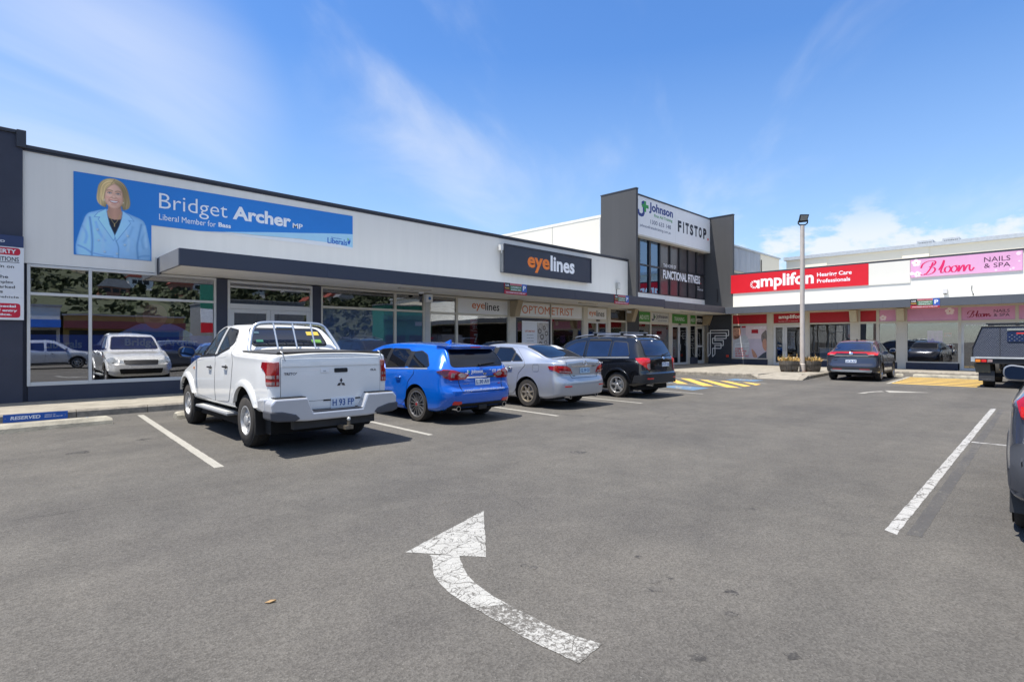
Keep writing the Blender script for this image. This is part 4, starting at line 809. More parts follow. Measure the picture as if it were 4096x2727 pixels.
# --- car park rule signs on the awnings
def park(frame, x0, x1, z0, z1, yf, label):
    s = sign('parking_sign', label, 'sign', frame, x0, z0, x1, z1, yf, .02, M('park_red', (176, 40, 60), .5), group='customer parking signs'); y = s.y; w_ = x1 - x0; X = lambda a: x0 + a * w_; H = z1 - z0; Zz = lambda a: z0 + a * H
    s.flat('black_field', ink_b, rect(X(0), Zz(.36), X(.24), Zz(1)), y, .002); s.flat('pale_field', M('park_pink', (206, 130, 140), .5), rect(X(.24), Zz(.8), X(.77), Zz(1)), y, .002); s.flat('green_field', M('park_green', (70, 120, 76), .5), rect(X(.24), Zz(.3), X(.77), Zz(.8)), y, .002); s.flat('blue_field', M('park_blue', (60, 96, 180), .5), rect(X(.77), Zz(.26), X(1), Zz(1)), y, .002)
    y -= .002; s.text('CAR', (X(.03), Zz(.7), X(.2), Zz(.86)), ink_w, y, bold=.03); s.text('PARK', (X(.02), Zz(.45), X(.22), Zz(.6)), M('park_yellow', (220, 170, 80), .5), y, bold=.03); s.text('CUSTOMERS OF', (X(.28), Zz(.58), X(.73), Zz(.7)), ink_w, y, bold=.02); s.text('SHOPPING ONLY', (X(.28), Zz(.36), X(.73), Zz(.48)), ink_w, y, bold=.02); s.text('P', (X(.82), Zz(.42), X(.95), Zz(.85)), ink_w, y, bold=.03); s.text('FOR CUSTOMER PARKING', (X(.27), Zz(.86), X(.74), Zz(.94)), red_d, y, bold=.02); s.text('UNAUTHORISED VEHICLES TOWED AWAY', (X(.06), Zz(.1), X(.94), Zz(.2)), ink_w, y, bold=.02)
park(FA, 13.82, 14.99, 3.27, 3.68, -2.204, 'colourful customer parking sign on the navy awning below the dark light box'); park(FA, 20.73, 21.88, 3.25, 3.66, -2.204, 'colourful customer parking sign on the awning just left of the entry block'); park(FR, 11.33, 12.45, 3.12, 3.57, -1.804, 'colourful customer parking sign on the slate awning below the pink sign')
# --- right-hand shop signs
q = lambda Y: 16.6 - Y
b = sign('fascia_sign', 'large red hearing care sign with white lettering', 'sign', FR, q(14.80), 4.55, q(7.39), 5.69, -.002, .05, red_v); y = b.y
b.text('mplifon', (q(12.98), 4.62, q(10.05), 5.56), ink_w, y, bold=.03)
rg = [(.27 * math.cos(a), .25 * math.sin(a)) for a in np.linspace(0, 6.283, 25)]
mb = MB(); cx, cz = q(13.34), 5.02
for i in range(24):
    if i % 2 and 5 < i < 20: continue
    a, c = rg[i], rg[i + 1]; mb.prism([(cx + a[0] * .52, cz + a[1] * .52), (cx + c[0] * .52, cz + c[1] * .52), (cx + c[0], cz + c[1]), (cx + a[0], cz + a[1])], y - .003, y)
mb.prism(rect(cx + .17, cz - .25, cx + .30, cz + .25), y - .004, y - .001); b.add(mb, 'striped_letter', ink_w)
b.text('Hearing Care', (q(9.88), 5.13, q(8.17), 5.42), ink_w, y, bold=.02); b.text('Professionals', (q(9.88), 4.84, q(8.24), 5.06), ink_w, y, bold=.02)
sign('blank_panel', 'blank white sign panel between the red and pink signs', 'panel', FR, q(7.385), 4.53, q(5.58), 5.675, -.002, .035, white_r2)
b = sign('fascia_sign', 'large pink nail salon sign with magenta script and blossoms', 'sign', FR, q(5.56), 4.775, q(1.39), 5.68, -.002, .05, pink_v); y = b.y
def script_bloom(t, x0, z0, x1, z1, y, m, bo=1.):
    """flowing hand-drawn letters"""
    W = x1 - x0; H = z1 - z0; mb = MB()
    strokes = [[(.0, .10), (.05, .02), (.12, .10), (.20, .45), (.25, .85)], [(.02, .52), (.06, .80), (.16, .97), (.27, .97), (.30, .84), (.26, .66), (.18, .56)], [(.18, .56), (.27, .50), (.29, .32), (.24, .12), (.14, .03), (.08, .10)],
               [(.36, .30), (.42, .62), (.46, .95), (.44, .6), (.40, .25), (.41, .10), (.45, .14)], [(.55, .52), (.49, .44), (.47, .24), (.50, .10), (.55, .14), (.58, .34), (.55, .52)], [(.67, .52), (.61, .44), (.59, .24), (.62, .10), (.67, .14), (.70, .34), (.67, .52), (.73, .5)],
               [(.74, .52), (.72, .10), (.78, .42), (.82, .50), (.82, .10), (.87, .42), (.92, .50), (.92, .22), (.95, .10), (1.0, .30)]]
    for s in strokes:
        c = spl([(x0 + a * W, z0 + b_ * H) for a, b_ in s], 6, False); n = len(c)
        for i in range(n - 1):
            d = Vector(c[i + 1]) - Vector(c[i]); th = (.016 + .055 * abs(d.normalized().y) ** 1.5) * H * bo if d.length > 1e-6 else .03 * H
            mb.prism(lineq(c[i], (c[i + 1][0] + d.x * .3, c[i + 1][1] + d.y * .3), th * 1.5), y - .003 - .00003 * i, y)
    t.add(mb, 'script_lettering', m)
script_bloom(b, q(5.17), 4.85, q(3.08), 5.56, y, mag)
b.text('NAILS', (q(2.72), 5.27, q(1.80), 5.50), plum, y); b.text('& SPA', (q(2.72), 4.99, q(1.80), 5.20), plum, y)
def blossom(t, cx, cz, r, y, n=5):
    pet = MB()
    for k in range(n):
        a = 6.283 * k / n + .4; ex, ez = cx + r * .55 * math.cos(a), cz + r * .55 * math.sin(a); pet.prism([(ex + r * .46 * math.cos(u), ez + r * .42 * math.sin(u)) for u in np.linspace(0, 6.283, 12)[:-1]], y - .003 - k * .0003, y)
    o = t.add(pet, 'blossom', M('petal_white', (250, 232, 240), .5, var=.08, vs=8)); t.add(MB().lathe([(0, y - .006), (r * .14, y - .006), (r * .14, y)], (cx, 0, cz), 'y', 8), 'blossom_centre', M('petal_red', (206, 80, 90), .5), o)
blossom(b, q(5.32), 5.50, .2, y); blossom(b, q(5.27), 4.93, .16, y); blossom(b, q(5.50), 4.98, .1, y)
for x, z, r in ((1.52, 5.55, .09), (1.5, 5.2, .04), (2.3, 4.86, .05), (1.8, 4.85, .04), (1.7, 4.9, .05)): b.add(MB().lathe([(0, y - .003), (r, y - .003), (r, y)], (q(x), 0, z), 'y', 12), 'light_spot', M('spot_pink', (246, 214, 232), .5))
H_ = lambda a, c, m, lb, z0=2.64, z1=3.19: sign('header_sign', lb, 'sign', FR, q(a), z0, q(c), z1, .03, .02, m)
H_(14.70, 12.63, red_d, 'plain red header panel above the large couple poster'); s = H_(12.25, 10.67, red_d, 'red header sign with white letters above the hearing clinic doors'); s.text('amplifon', (q(11.97), 2.83, q(10.72), 3.11), ink_w, .009, bold=.03); s.text('Hearing Care Professionals', (q(11.97), 2.70, q(10.9), 2.76), ink_w, .009)
H_(10.27, 8.26, red_d, 'plain red header panel right of the light pole', 2.60); H_(7.78, 7.05, red_d, 'short red header panel beside a pink one', 2.60)
s = H_(6.91, 6.18, pink_s, 'short pink blossom header panel beside a red one', 2.60); blossom(s, q(6.75), 2.78, .16, .009)
s = H_(5.70, 3.68, pink_s, 'long pink header panel with one white blossom', 2.57); blossom(s, q(4.0), 3.02, .19, .009); s.text('MANICURE  PEDICURE  WAXING', (q(5.6), 2.64, q(3.9), 2.69), M('ink_pale_pink', (236, 200, 222), .5), .009)
s = H_(3.56, 1.64, pink_s, 'pink nail salon header sign above the glass door', 2.56); script_bloom(s, q(3.35), 2.68, q(2.48), 3.02, .009, M('ink_crimson', (150, 16, 60), .5), 1.1); s.text('NAILS', (q(2.38), 2.90, q(1.83), 3.04), plum, .009); s.text('& SPA', (q(2.38), 2.71, q(1.83), 2.85), plum, .009)
H_(1.52, -1.4, pink_s, 'pink header panel at the right edge above the dark ute', 2.56)
# couple poster
s = sign('window_poster', 'large hearing clinic poster of a bearded man facing a grey haired person', 'poster', FR, q(14.70), .535, q(12.63), 2.53, .03, .02, M('poster_bg', (204, 192, 204), .5, var=.1, vs=.8)); y = .009
fl = lambda nm, m, pts, ly, n=4, par=None: s.flat(nm, m, spl(pts, n) if n > 1 else pts, y - ly * .002, .002, parent=par)
fl('wall_band', M('poster_pinkish', (226, 208, 212), .5), rect(q(13.9), 1.72, q(12.66), 2.5), 0, 1); fl('red_frame', red_d, rect(q(13.55), 2.05, q(13.15), 2.28), 1, 1); fl('red_frame', red_d, rect(q(14.15), 2.4, q(13.9), 2.5), 1, 1)
fl('man_shirt', M('poster_shirt', (204, 206, 208), .5, var=.15, vs=4), [(q(14.68), .56), (q(14.68), 1.62), (q(14.4), 1.72), (q(14.0), 1.98), (q(13.8), 1.85), (q(13.66), 1.4), (q(13.7), .9), (q(13.85), .56)], 2, 1)
mf = fl('man_face', M('poster_face', (196, 146, 122), .5, var=.12, vs=5), [(q(14.68), 1.75), (q(14.68), 2.42), (q(14.5), 2.48), (q(14.28), 2.42), (q(14.2), 2.2), (q(14.24), 1.95), (q(14.36), 1.78), (q(14.5), 1.7)], 3, 2); fl('man_hair', M('poster_brown', (70, 48, 36), .6), [(q(14.68), 2.38), (q(14.5), 2.42), (q(14.26), 2.38), (q(14.2), 2.5), (q(14.45), 2.527), (q(14.68), 2.527)], 4, 1)
fl('man_beard', M('poster_beard', (120, 84, 66), .6), [(q(14.6), 1.93), (q(14.45), 1.86), (q(14.27), 1.95), (q(14.3), 1.8), (q(14.45), 1.72), (q(14.6), 1.76)], 4, 3, mf); fl('man_mouth', M('poster_mouth', (150, 80, 76), .6), [(q(14.52), 1.95), (q(14.32), 1.97), (q(14.4), 1.92)], 5, 2, mf)
for a in (14.55, 14.34): fl('man_eye', MATS['poster_brown'], [(q(a + .06), 2.2), (q(a), 2.22), (q(a - .05), 2.2), (q(a), 2.185)], 5, 2, mf)
fl('other_hair', M('poster_grey_hair', (130, 120, 112), .6, var=.3, vs=9), [(q(12.66), 1.4), (q(12.66), 2.2), (q(12.8), 2.15), (q(12.96), 1.95), (q(12.95), 1.6), (q(12.85), 1.4)], 2, 2); fl('other_face', MATS['poster_face'], [(q(12.66), 1.0), (q(12.66), 1.6), (q(12.76), 1.72), (q(12.88), 1.6), (q(12.9), 1.3), (q(12.8), 1.05)], 3, 2)
fl('other_jacket', M('poster_slate', (66, 74, 84), .6), [(q(13.2), .545), (q(12.85), .85), (q(12.66), .95), (q(12.66), .545)], 2, 1); fl('hand', MATS['poster_face'], [(q(13.55), 1.08), (q(13.45), 1.05), (q(13.3), .85), (q(13.2), .6), (q(13.42), .58), (q(13.5), .8)], 3, 2)
for i, (tx, m) in enumerate((('JUST HOW BAD', ink_w), ('DOES IT GET?', ink_w), ('COME IN', red_v), ('FOR A FREE', red_v), ('30 MINUTE', red_v), ('HEARING TEST', red_v))): s.text(tx, (q(14.55), 1.36 - i * .15, q(14.55 - .07 * len(tx)), 1.46 - i * .15), m, y - .006, bold=.02)
s.text('amplifon', (q(13.42), 2.30, q(12.72), 2.46), ink_w, y - .004, bold=.01)
# wall logo
t = Thing('wall_logo', 'white outlined letter F logo on the dark corner wall', 'logo', FR, (q(15.6), -.003, .57)); Lg = lambda pts: [(q(a), z) for a, z in pts]
mb = MB()
for P in ([(16.33, .58), (16.33, 2.10), (15.12, 2.10), (15.12, 1.75), (15.86, 1.75), (15.86, 1.58)], [(16.33, .58), (16.17, .76), (16.17, 2.27), (14.97, 2.27), (14.97, 1.92), (15.86, 1.92)], [(15.86, 1.92), (15.86, 1.63), (15.31, 1.63), (15.31, 1.30), (15.9, 1.30)], [(16.02, 1.77), (16.02, 1.43), (15.46, 1.43), (15.46, 1.12), (16.02, 1.12), (16.02, .57), (15.86, .75), (15.86, 1.32)], [(15.86, 1.76), (16.02, 1.76)]):
    for a, c in zip(Lg(P), Lg(P)[1:]): mb.prism(lineq(a, c, .05), -.006 - random.random() * .001, -.002)
t.add(mb, 'outline', ink_w)
s = sign('fire_booster_box', 'small orange red box low on the dark corner wall', 'box', FR, q(15.12), .57, q(14.96), .71, -.001, .05, M('box_red', (226, 66, 44), .5), bev=.008); s.flat('latch', ink_b, rect(q(15.06), .62, q(15.03), .66), s.y, .004)
# salon window cards
s = sign('window_poster', 'lilac price list poster in the salon window', 'poster', FR, q(4.88), 1.5, q(4.28), 2.08, .05, .006, M('poster_lilac', (190, 130, 200), .5, var=.1))
for i in range(3):
    for j in range(7): s.flat('price_line', M('ink_violet', (110, 60, 130), .5), rect(q(4.82 - i * .19), 1.94 - j * .06, q(4.70 - i * .19 + .02 * (j % 3)), 1.955 - j * .06), s.y, .002)
s = sign('open_sign', 'small red open sign in the salon window', 'sign', FR, q(4.22), 1.78, q(3.92), 1.98, .05, .02, M('open_red', (170, 26, 34), .5), bev=.005); s.text('OPEN', (q(4.19), 1.80, q(3.95), 1.88), ink_w, s.y, bold=.02)
s = Thing('window_lettering', 'thin white address lettering on the salon door glass', 'lettering', FR, (q(3.1), .005, 2.3)); s.text('103 - 105 Elmhurst Centre', (q(3.42), 2.30, q(2.5), 2.34), ink_w, .005)
# --- kerb sign
b = sign('reserved_sign', 'blue reserved parking sign fixed to the kerb face', 'sign', FW, .42, .0, 1.36, .15, 13.892, .02, M('reserved_blue', (36, 92, 176), .45)); b.text('RESERVED', (.52, .045, .95, .112), ink_w, b.y, bold=.03, shear=.15); b.text('OFFICE OF', (1.01, .085, 1.17, .112), ink_w, b.y); b.text('BRIDGET ARCHER MP', (1.01, .05, 1.28, .075), ink_w, b.y)
for x in (.45, 1.32): b.add(MB().cyl((x, b.y - .004, .075), (x, b.y, .075), .008, n=8), 'screw', chrome)
# --- small fittings
def cam_box(lb, fr, x, y, z):
    t = Thing('security_camera', lb, 'camera', fr, (x, y, z)); t.add(MB().box(x - .08, x + .08, y - .05, y + .1, z - .02, z + .02), 'bracket', alu); t.add(MB().cyl((x - .0, y - .05, z - .08), (x + .02, y - .28, z - .1), .06, n=14), 'housing', white_v, smooth=40); t.add(MB().cyl((x + .02, y - .281, z - .1), (x + .021, y - .285, z - .1), .045, n=14), 'lens', black)
cam_box('white bullet security camera under the awning beside the dark pier', FA, 24.75, -.2, 3.2)
t = Thing('security_camera', 'white dome camera on the soffit left of the grey column', 'camera', FA, (11.5, -.3, 3.2)); t.add(MB().cyl((11.5, -.3, 3.24), (11.5, -.3, 3.298), .1, n=16), 'base', white_v); t.add(MB().lathe([(.08, 3.239), (.075, 3.19), (.05, 3.16), (0, 3.15)], (11.5, -.3, 0), 'z', 16), 'dome', black, smooth=60)
t = Thing('alarm_box', 'white box with a blue dot at the top of the grey column', 'box', FA, (11.97, -.06, 2.98)); t.add(MB().box(11.80, 12.10, -.2, -.052, 2.98, 3.26), 'casing', white_v, bevel=.012); t.add(MB().cyl((11.96, -.205, 3.11), (11.96, -.2, 3.11), .06, n=16), 'blue_dot', M('dot_blue', (30, 110, 190), .4))
t = Thing('wall_light', 'small grey light box on the white parapet above the awning parking sign', 'wall light', FA, (24.1, -.01, 4.3)); t.add(MB().box(24.02, 24.24, -.16, -.004, 4.28, 4.62), 'casing', M('lamp_grey', (176, 176, 170), .5), bevel=.02); t.add(MB().box(24.05, 24.21, -.175, -.161, 4.31, 4.58), 'lens', M('lamp_lens', (206, 206, 200), .3)); t.add(MB().tube([(24.08, -.02, 4.28), (24.08, -.02, 3.7)], .018), 'cable', capm)
t = Thing('wall_light', 'small grey spotlight on the white wall below the pink sign', 'wall light', FR, (q(4.15), -.01, 3.9)); t.add(MB().box(q(4.24), q(4.07), -.2, -.004, 3.88, 4.12), 'casing', M('lamp_white', (206, 204, 200), .5), bevel=.02); t.add(MB().box(q(4.23), q(4.08), -.19, -.01, 3.862, 3.879), 'lens', black)
t = Thing('hanging_cable', 'loose dark cable hanging on the white wall below the pink sign', 'cable', FR, (q(3.15), -.01, 3.8)); t.add(MB().tube(spl([(q(3.16), -.02, 4.22), (q(3.18), -.02, 4.05), (q(3.15), -.04, 3.92), (q(3.12), -.03, 3.8)], 4, False), .012, 6).cyl((q(3.12), -.03, 3.82), (q(3.11), -.04, 3.75), .03, n=8), 'cable', M('cable_grey', (90, 90, 88), .6))
for x, lb in ((30.72, 'black door sensor above the training centre doors'), (22.43, 'black door sensor above the sliding doors left of the entry block')):
    t = Thing('door_sensor', lb, 'sensor', FA, (x, -.03, 2.58)); t.add(MB().box(x - .13, x + .13, -.09, -.031, 2.56, 2.63), 'casing', black, bevel=.02); t.add(MB().box(x - .1, x + .1, -.094, -.0905, 2.575, 2.60), 'lens', ink_b)
# --- light pole and planters
t = Thing('light_pole', 'tall pale steel pole with a square floodlight by the planters', 'light pole', FW, (27.2, 8.53, .14))
t.add(MB().lathe([(.125, .14), (.125, .5), (.105, .52), (.09, 6.86), (0, 6.862)], (27.2, 8.53, 0), 'z', 20), 'pole', M('pole_paint', (196, 186, 176), .5, var=.12, vs=1.5), smooth=30)
t.add(MB().cyl((27.2, 8.53, .14), (27.2, 8.53, .17), .2, n=16), 'base_plate', M('rust', (120, 86, 60), .8))
rv = Vector((.70, -.71, 0)); P = lambda u, z, d=0: (27.2 + rv.x * u * .64 - .71 * d * .6, 8.53 + rv.y * u * .64 - .70 * d * .6, 6.87 + (z - 6.87) * .82)
t.add(MB().tube([P(-.28, 7.12), P(-.30, 6.98), P(-.2, 6.90), P(.2, 6.90), P(.36, 7.0), P(.38, 7.18)], .03, 8), 'bracket', black)
fl_ = MB(); fl_.hexa([P(-.27, 7.03, .0), P(.34, 7.08, .0), P(.34, 7.08, -.12), P(-.27, 7.03, -.12), P(-.24, 7.46, .22), P(.40, 7.46, .22), P(.40, 7.46, .1), P(-.24, 7.46, .1)])
lamp = t.add(fl_, 'floodlight', black, bevel=.015); fl_ = MB(); fl_.hexa([P(-.2, 7.13, .06), P(.29, 7.15, .06), P(.29, 7.15, .04), P(-.2, 7.13, .04), P(-.19, 7.40, .20), P(.32, 7.41, .20), P(.32, 7.41, .15), P(-.19, 7.40, .15)]); t.add(fl_, 'lamp_lens', M('lens_grey', (150, 152, 148), .3), lamp)
wood = M('barrel_wood', (104, 98, 89), .85, var=.45, vs=4, bump=.5, bs=30, streak=False)
def barrel(x, y, r, lb, seed):
    rnd = random.Random(seed); t = Thing('barrel_planter', lb, 'planter', FW, (x, y, .15), 'half barrel planters'); mb = MB(); n = 22
    for i in range(n):
        a0, a1 = 6.283 * i / n + .012, 6.283 * (i + 1) / n - .012; dr = rnd.uniform(-.008, .008)
        for z0, z1, r0, r1 in ((.15, .4, r * .8, r * .93), (.4, .66, r * .93, r)):
            mb.hexa([((x + (rr + dr) * math.cos(a)), (y + (rr + dr) * math.sin(a)), z) for z, rr_ in ((z0, r0), (z1, r1)) for rr, a in ((rr_ - .04, a0), (rr_, a0), (rr_, a1), (rr_ - .04, a1))])
    t.add(mb, 'staves', wood); mb = MB()
    for z, rr in ((.24, r * .855), (.45, r * .955)): mb.lathe([(rr - .01, z), (rr + .012, z), (rr + .018, z + .045), (rr - .005, z + .045)], (x, y, 0), 'z', 28, True)
    t.add(mb, 'hoop', M('hoop_iron', (92, 86, 80), .6, metal=.5, var=.3, vs=8)); t.add(MB().cyl((x, y, .16), (x, y, .6), r * .8, r * .95, n=22), 'soil', M('soil', (70, 54, 40), .95, var=.3, vs=12))
    p = Thing('dry_plant', 'dry straw coloured flowers in the ' + ('left' if seed == 1 else 'right') + ' barrel beside the pole', 'plant', FW, (x, y, .6), 'barrel plants'); mb = MB(); mg = MB()
    for i in range(420):
        a = rnd.uniform(0, 6.283); q_ = r * .95 * math.sqrt(rnd.random()); bx, by = x + q_ * math.cos(a), y + q_ * math.sin(a); h_ = rnd.uniform(.08, .26) * (1.6 if rnd.random() < .06 else 1); lx, ly = rnd.uniform(-.1, .1), rnd.uniform(-.1, .1); wd = rnd.uniform(.006, .02); c_, s_ = math.cos(a * 3), math.sin(a * 3); tg = mg if rnd.random() < .22 else mb
        tg.quad([(bx - wd * c_, by - wd * s_, .58), (bx + wd * c_, by + wd * s_, .58), (bx + lx + wd * c_, by + ly + wd * s_, .6 + h_ * .8), (bx + lx * 1.4, by + ly * 1.4, .6 + h_)])
    p.add(mb, 'dry_stems', M('straw', (196, 158, 92), .9, var=.4, vs=20), recalc=False); p.add(mg, 'green_leaves', M('dull_leaf', (112, 118, 70), .9, var=.3, vs=20), recalc=False); mf_ = MB()
    for i in range(16): a = rnd.uniform(0, 6.283); q_ = r * rnd.uniform(.4, 1); mf_.lathe([(0, 0), (.03, .012), (.02, .03), (0, .035)], (x + q_ * math.cos(a), y + q_ * math.sin(a), .7 + rnd.uniform(0, .12)), 'z', 6)
    p.add(mf_, 'flower_head', M('pale_flower', (214, 196, 160), .9, var=.2))
barrel(26.83, 8.98, .43, 'grey half barrel planter left of the light pole', 1); barrel(27.62, 8.26, .40, 'grey half barrel planter right of the light pole', 2)
t = Thing('litter', 'dry tan leaf lying on the asphalt left of the big arrow', 'leaf', FW, (1.23, 3.23, .01)); mb = MB().hexa([(1.20, 3.24, .004), (1.22, 3.215, .004), (1.255, 3.21, .006), (1.235, 3.24, .005), (1.20, 3.24, .006), (1.22, 3.215, .009), (1.255, 3.21, .016), (1.235, 3.24, .011)]); t.add(mb, 'leaf_blade', M('leaf_tan', (150, 122, 84), .8))

# ------------------------------------------------------------------ vehicles
def paint_car(name, rgb, metal=.0, rough=.3, coat=1., flake=0):
    return M(name, rgb, rough, metal=metal, coat=coat, var=.05, vs=1.3)
tyre_m = M('tyre_rubber', (34, 33, 32), .85, var=.25, vs=6, bump=.3, bs=60, dirt=(70, 64, 56)); tyre_d = M('tyre_side', (46, 44, 43), .8, var=.3, vs=8, dirt=(86, 78, 66))
cglass = M('car_glass', (12, 18, 30), .02, var=.2, spec=.55); cglass_t = M('car_glass_tint', (17, 18, 22), .03, var=.2, spec=.5)
rubber = M('trim_rubber', (16, 16, 17), .55, var=.1); under = M('underbody', (14, 14, 15), .9)
red_l = M('lamp_red', (150, 4, 10), .12, var=.15, vs=14, coat=1.); red_l2 = M('lamp_red_bright', (214, 28, 30), .12, var=.1, coat=1.); clear_l = M('lamp_clear', (160, 136, 134), .12, var=.4, vs=22, coat=1.); amber_l = M('lamp_amber', (232, 130, 26), .2, coat=1.)
silver_r = M('rim_silver', (196, 196, 196), .3, metal=.75, var=.1); dark_r = M('rim_shadow', (30, 30, 31), .6, var=.2); gun_r = M('rim_gunmetal', (150, 150, 152), .25, metal=.75, var=.1); steel_r = M('rim_steel', (186, 186, 186), .4, metal=.5, var=.15, vs=9)
plate_w = M('plate_white', (214, 222, 230), .35, var=.04, vs=8); plate_b = M('plate_blue_ink', (40, 84, 150), .4)
def pch(keys):
    """monotone cubic through (t, value) keys"""
    x = np.array([k[0] for k in keys], float); y = np.array([k[1] for k in keys], float); h = np.diff(x); d = np.diff(y) / h; m = np.zeros(len(x))
    m[0] = d[0]; m[-1] = d[-1]
    for i in range(1, len(x) - 1):
        if d[i - 1] * d[i] > 0: w1 = 2 * h[i] + h[i - 1]; w2 = h[i] + 2 * h[i - 1]; m[i] = (w1 + w2) / (w1 / d[i - 1] + w2 / d[i])
    def f(t):
        t = min(max(t, x[0]), x[-1]); i = min(int(np.searchsorted(x, t, side='right')) - 1, len(h) - 1); s = (t - x[i]) / h[i]
        return y[i] * (1 + 2 * s) * (1 - s) ** 2 + m[i] * h[i] * s * (1 - s) ** 2 + y[i + 1] * s * s * (3 - 2 * s) - m[i + 1] * h[i] * s * s * (1 - s)
    return f
class Car:
    """body lofted from cross-sections along its length (y = 0 at the tail), parts projected on to it"""
    def __init__(s, name, label, loc, heading, S, group=None):
        s.S = S; s.root = bpy.data.objects.new(name, None); COL.objects.link(s.root); s.root.empty_display_size = .3
        a = R_(heading) - math.pi / 2; s.root.rotation_euler = (0, 0, a)
        # loc is the world point of the rear axle centre on the ground
        ra = S['ra']; s.root.location = (loc[0] - ra * -math.sin(a), loc[1] - ra * math.cos(a), 0)
        tag(s.root, label, S.get('cat', 'car'), group)
        s.body()
    def body(s):
        S = s.S; Ln = S['L']; zt = pch(S['zt']); zb = pch(S['zb']); zl = pch(S['zl']); wd = pch(S['w']); wr = pch(S['wr'])
        ys = sorted(set([round(v, 4) for v in np.linspace(0, Ln, 84)] + [round(v, 4) for v in (.01, .025, .045, .07, .1, Ln - .01, Ln - .03, Ln - .06, Ln - .1)] + [k[0] for k in S['zt']]))
        kr, kf = S.get('cr', (.25, .30)), S.get('cf', (.35, .30)); rings = []
        for y in ys:
            W = wd(y)
            if y < kr[0]: W *= 1 - kr[1] * (1 - math.sqrt(max(0, 1 - ((kr[0] - y) / kr[0]) ** 2)))
            if y > Ln - kf[0]: W *= 1 - kf[1] * (1 - math.sqrt(max(0, 1 - ((y - Ln + kf[0]) / kf[0]) ** 2)))
            a, b, c = zl(y), min(zb(y), zt(y) - .035), zt(y); r = min(wr(y), .97) * W; tb = S.get('tb', .965); g = c - b; rr = min(.09, g * .45)
            ctl = [(0, a), (W * .80, a), (W * .955, a + .035), (W * .985, a + .12), (W, a + .42 * (b - a)), (W * .995, a + .72 * (b - a)), (W * .985, b - .06), (W * tb, b), (W * tb + (r - W * tb) * .45, b + (g - rr) * .5), (r, c - rr), (r * .93, c - rr * .25), (r * .72, c - .002), (r * .36, c + S.get('crown', .012)), (0, c + S.get('crown', .012) * 1.3)]
            half = spl(ctl, 4, False); half[0] = ctl[0]; rings.append([(max(0, p), q, y) for p, q in half])
        rp = pch(S['rear']) if 'rear' in S else (lambda z: 0); fp = pch(S['front']) if 'front' in S else (lambda z: 0); br = S.get('bow', .05)
        def sh(x, y, z):
            fr = max(0, 1 - y / .55) ** 2; ff = max(0, 1 - (Ln - y) / .8) ** 2
            return (x, y + fr * (rp(z) + br * (x / .9) ** 2) - ff * (fp(z) + .12 * (x / .9) ** 2), z)
        k = len(rings[0]); n = len(rings); V = []; F = []
        for R in rings:
            V += [sh(-p, y, q) for p, q, y in R]; V += [sh(p, y, q) for p, q, y in R]
        st = 2 * k
        for i in range(n - 1):
            for j in range(k - 1):
                a = i * st + j; b = (i + 1) * st + j; F.append((a, b, b + 1, a + 1)); a += k; b += k; F.append((a, a + 1, b + 1, b))
        for i in (0, n - 1):                                   # end caps: rows across the car
            base = i * st; cols = 9; rows = []
            for j in range(k):
                p, q, y = rings[i][j]; row = [base + j]
                for c in range(1, cols): V.append(sh(-p + 2 * p * c / cols, y, q)); row.append(len(V) - 1)
                row.append(base + k + j); rows.append(row)
            for j in range(k - 1):
                for c in range(cols): q4 = (rows[j][c], rows[j][c + 1], rows[j + 1][c + 1], rows[j + 1][c]); F.append(q4 if i == 0 else q4[::-1])
        me = bpy.data.meshes.new('body'); me.from_pydata(V, [], F); me.materials.append(S['paint']); me.materials.append(under)
        bm = bmesh.new(); bm.from_mesh(me); bmesh.ops.remove_doubles(bm, verts=bm.verts[:], dist=.0008)
        bmesh.ops.dissolve_degenerate(bm, edges=bm.edges[:], dist=.0005); bmesh.ops.recalc_face_normals(bm, faces=bm.faces[:]); bm.to_mesh(me); s.bvh = BVHTree.FromBMesh(bm); bm.free()
        o = bpy.data.objects.new('body', me); COL.objects.link(o)
        # wheel arches cut out of the shell
        cut = MB()
        for yw in (S['ra'], S['ra'] + S['wb']):
            for sx in (-1, 1): cut.cyl((sx * (S['hw'] - .42), yw, S['r'] + S.get('az', .02)), (sx * (S['hw'] + .3), yw, S['r'] + S.get('az', .02)), S['ar'], n=44)
        c = cut.build('cut', [S['paint'], under]); c.data.polygons.foreach_set('material_index', [1] * len(c.data.polygons))
        bo = o.modifiers.new('arch', 'BOOLEAN'); bo.operation = 'DIFFERENCE'; bo.object = c; bo.solver = 'EXACT'
        dg = bpy.context.evaluated_depsgraph_get(); me2 = bpy.data.meshes.new_from_object(o.evaluated_get(dg)); o.modifiers.clear(); o.data = me2; bpy.data.meshes.remove(me)
        cm = c.data; bpy.data.objects.remove(c); bpy.data.meshes.remove(cm)
        me2.name = 'body'; me2.polygons.foreach_set('use_smooth', [True] * len(me2.polygons)); me2.set_sharp_from_angle(angle=R_(32)); o.parent = s.root; s.bo = o
        fl = MB(); fl.box(-S['hw'] + .12, S['hw'] - .12, .35, Ln - .4, S['r'] * .62, S['r'] * .62 + .2); fl.build('underbody', under, s.root)
    def ray(s, mode, u, v):
        if mode == 'R': o, d = (5, u, v), (-1, 0, 0)
        elif mode == 'L': o, d = (-5, u, v), (1, 0, 0)
        elif mode == 'rear': o, d = (u, -5, v), (0, 1, 0)
        elif mode == 'front': o, d = (u, 12, v), (0, -1, 0)
        else: o, d = (u, v, 6), (0, 0, -1)
        h = s.bvh.ray_cast(Vector(o), Vector(d))
        if h[0] is not None and mode in 'LR' and abs(h[0].x) < s.S['hw'] * .74 and v < 1.15: h = s.bvh.find_nearest(Vector((s.S['hw'] * (1 if mode == 'R' else -1), u, v)))
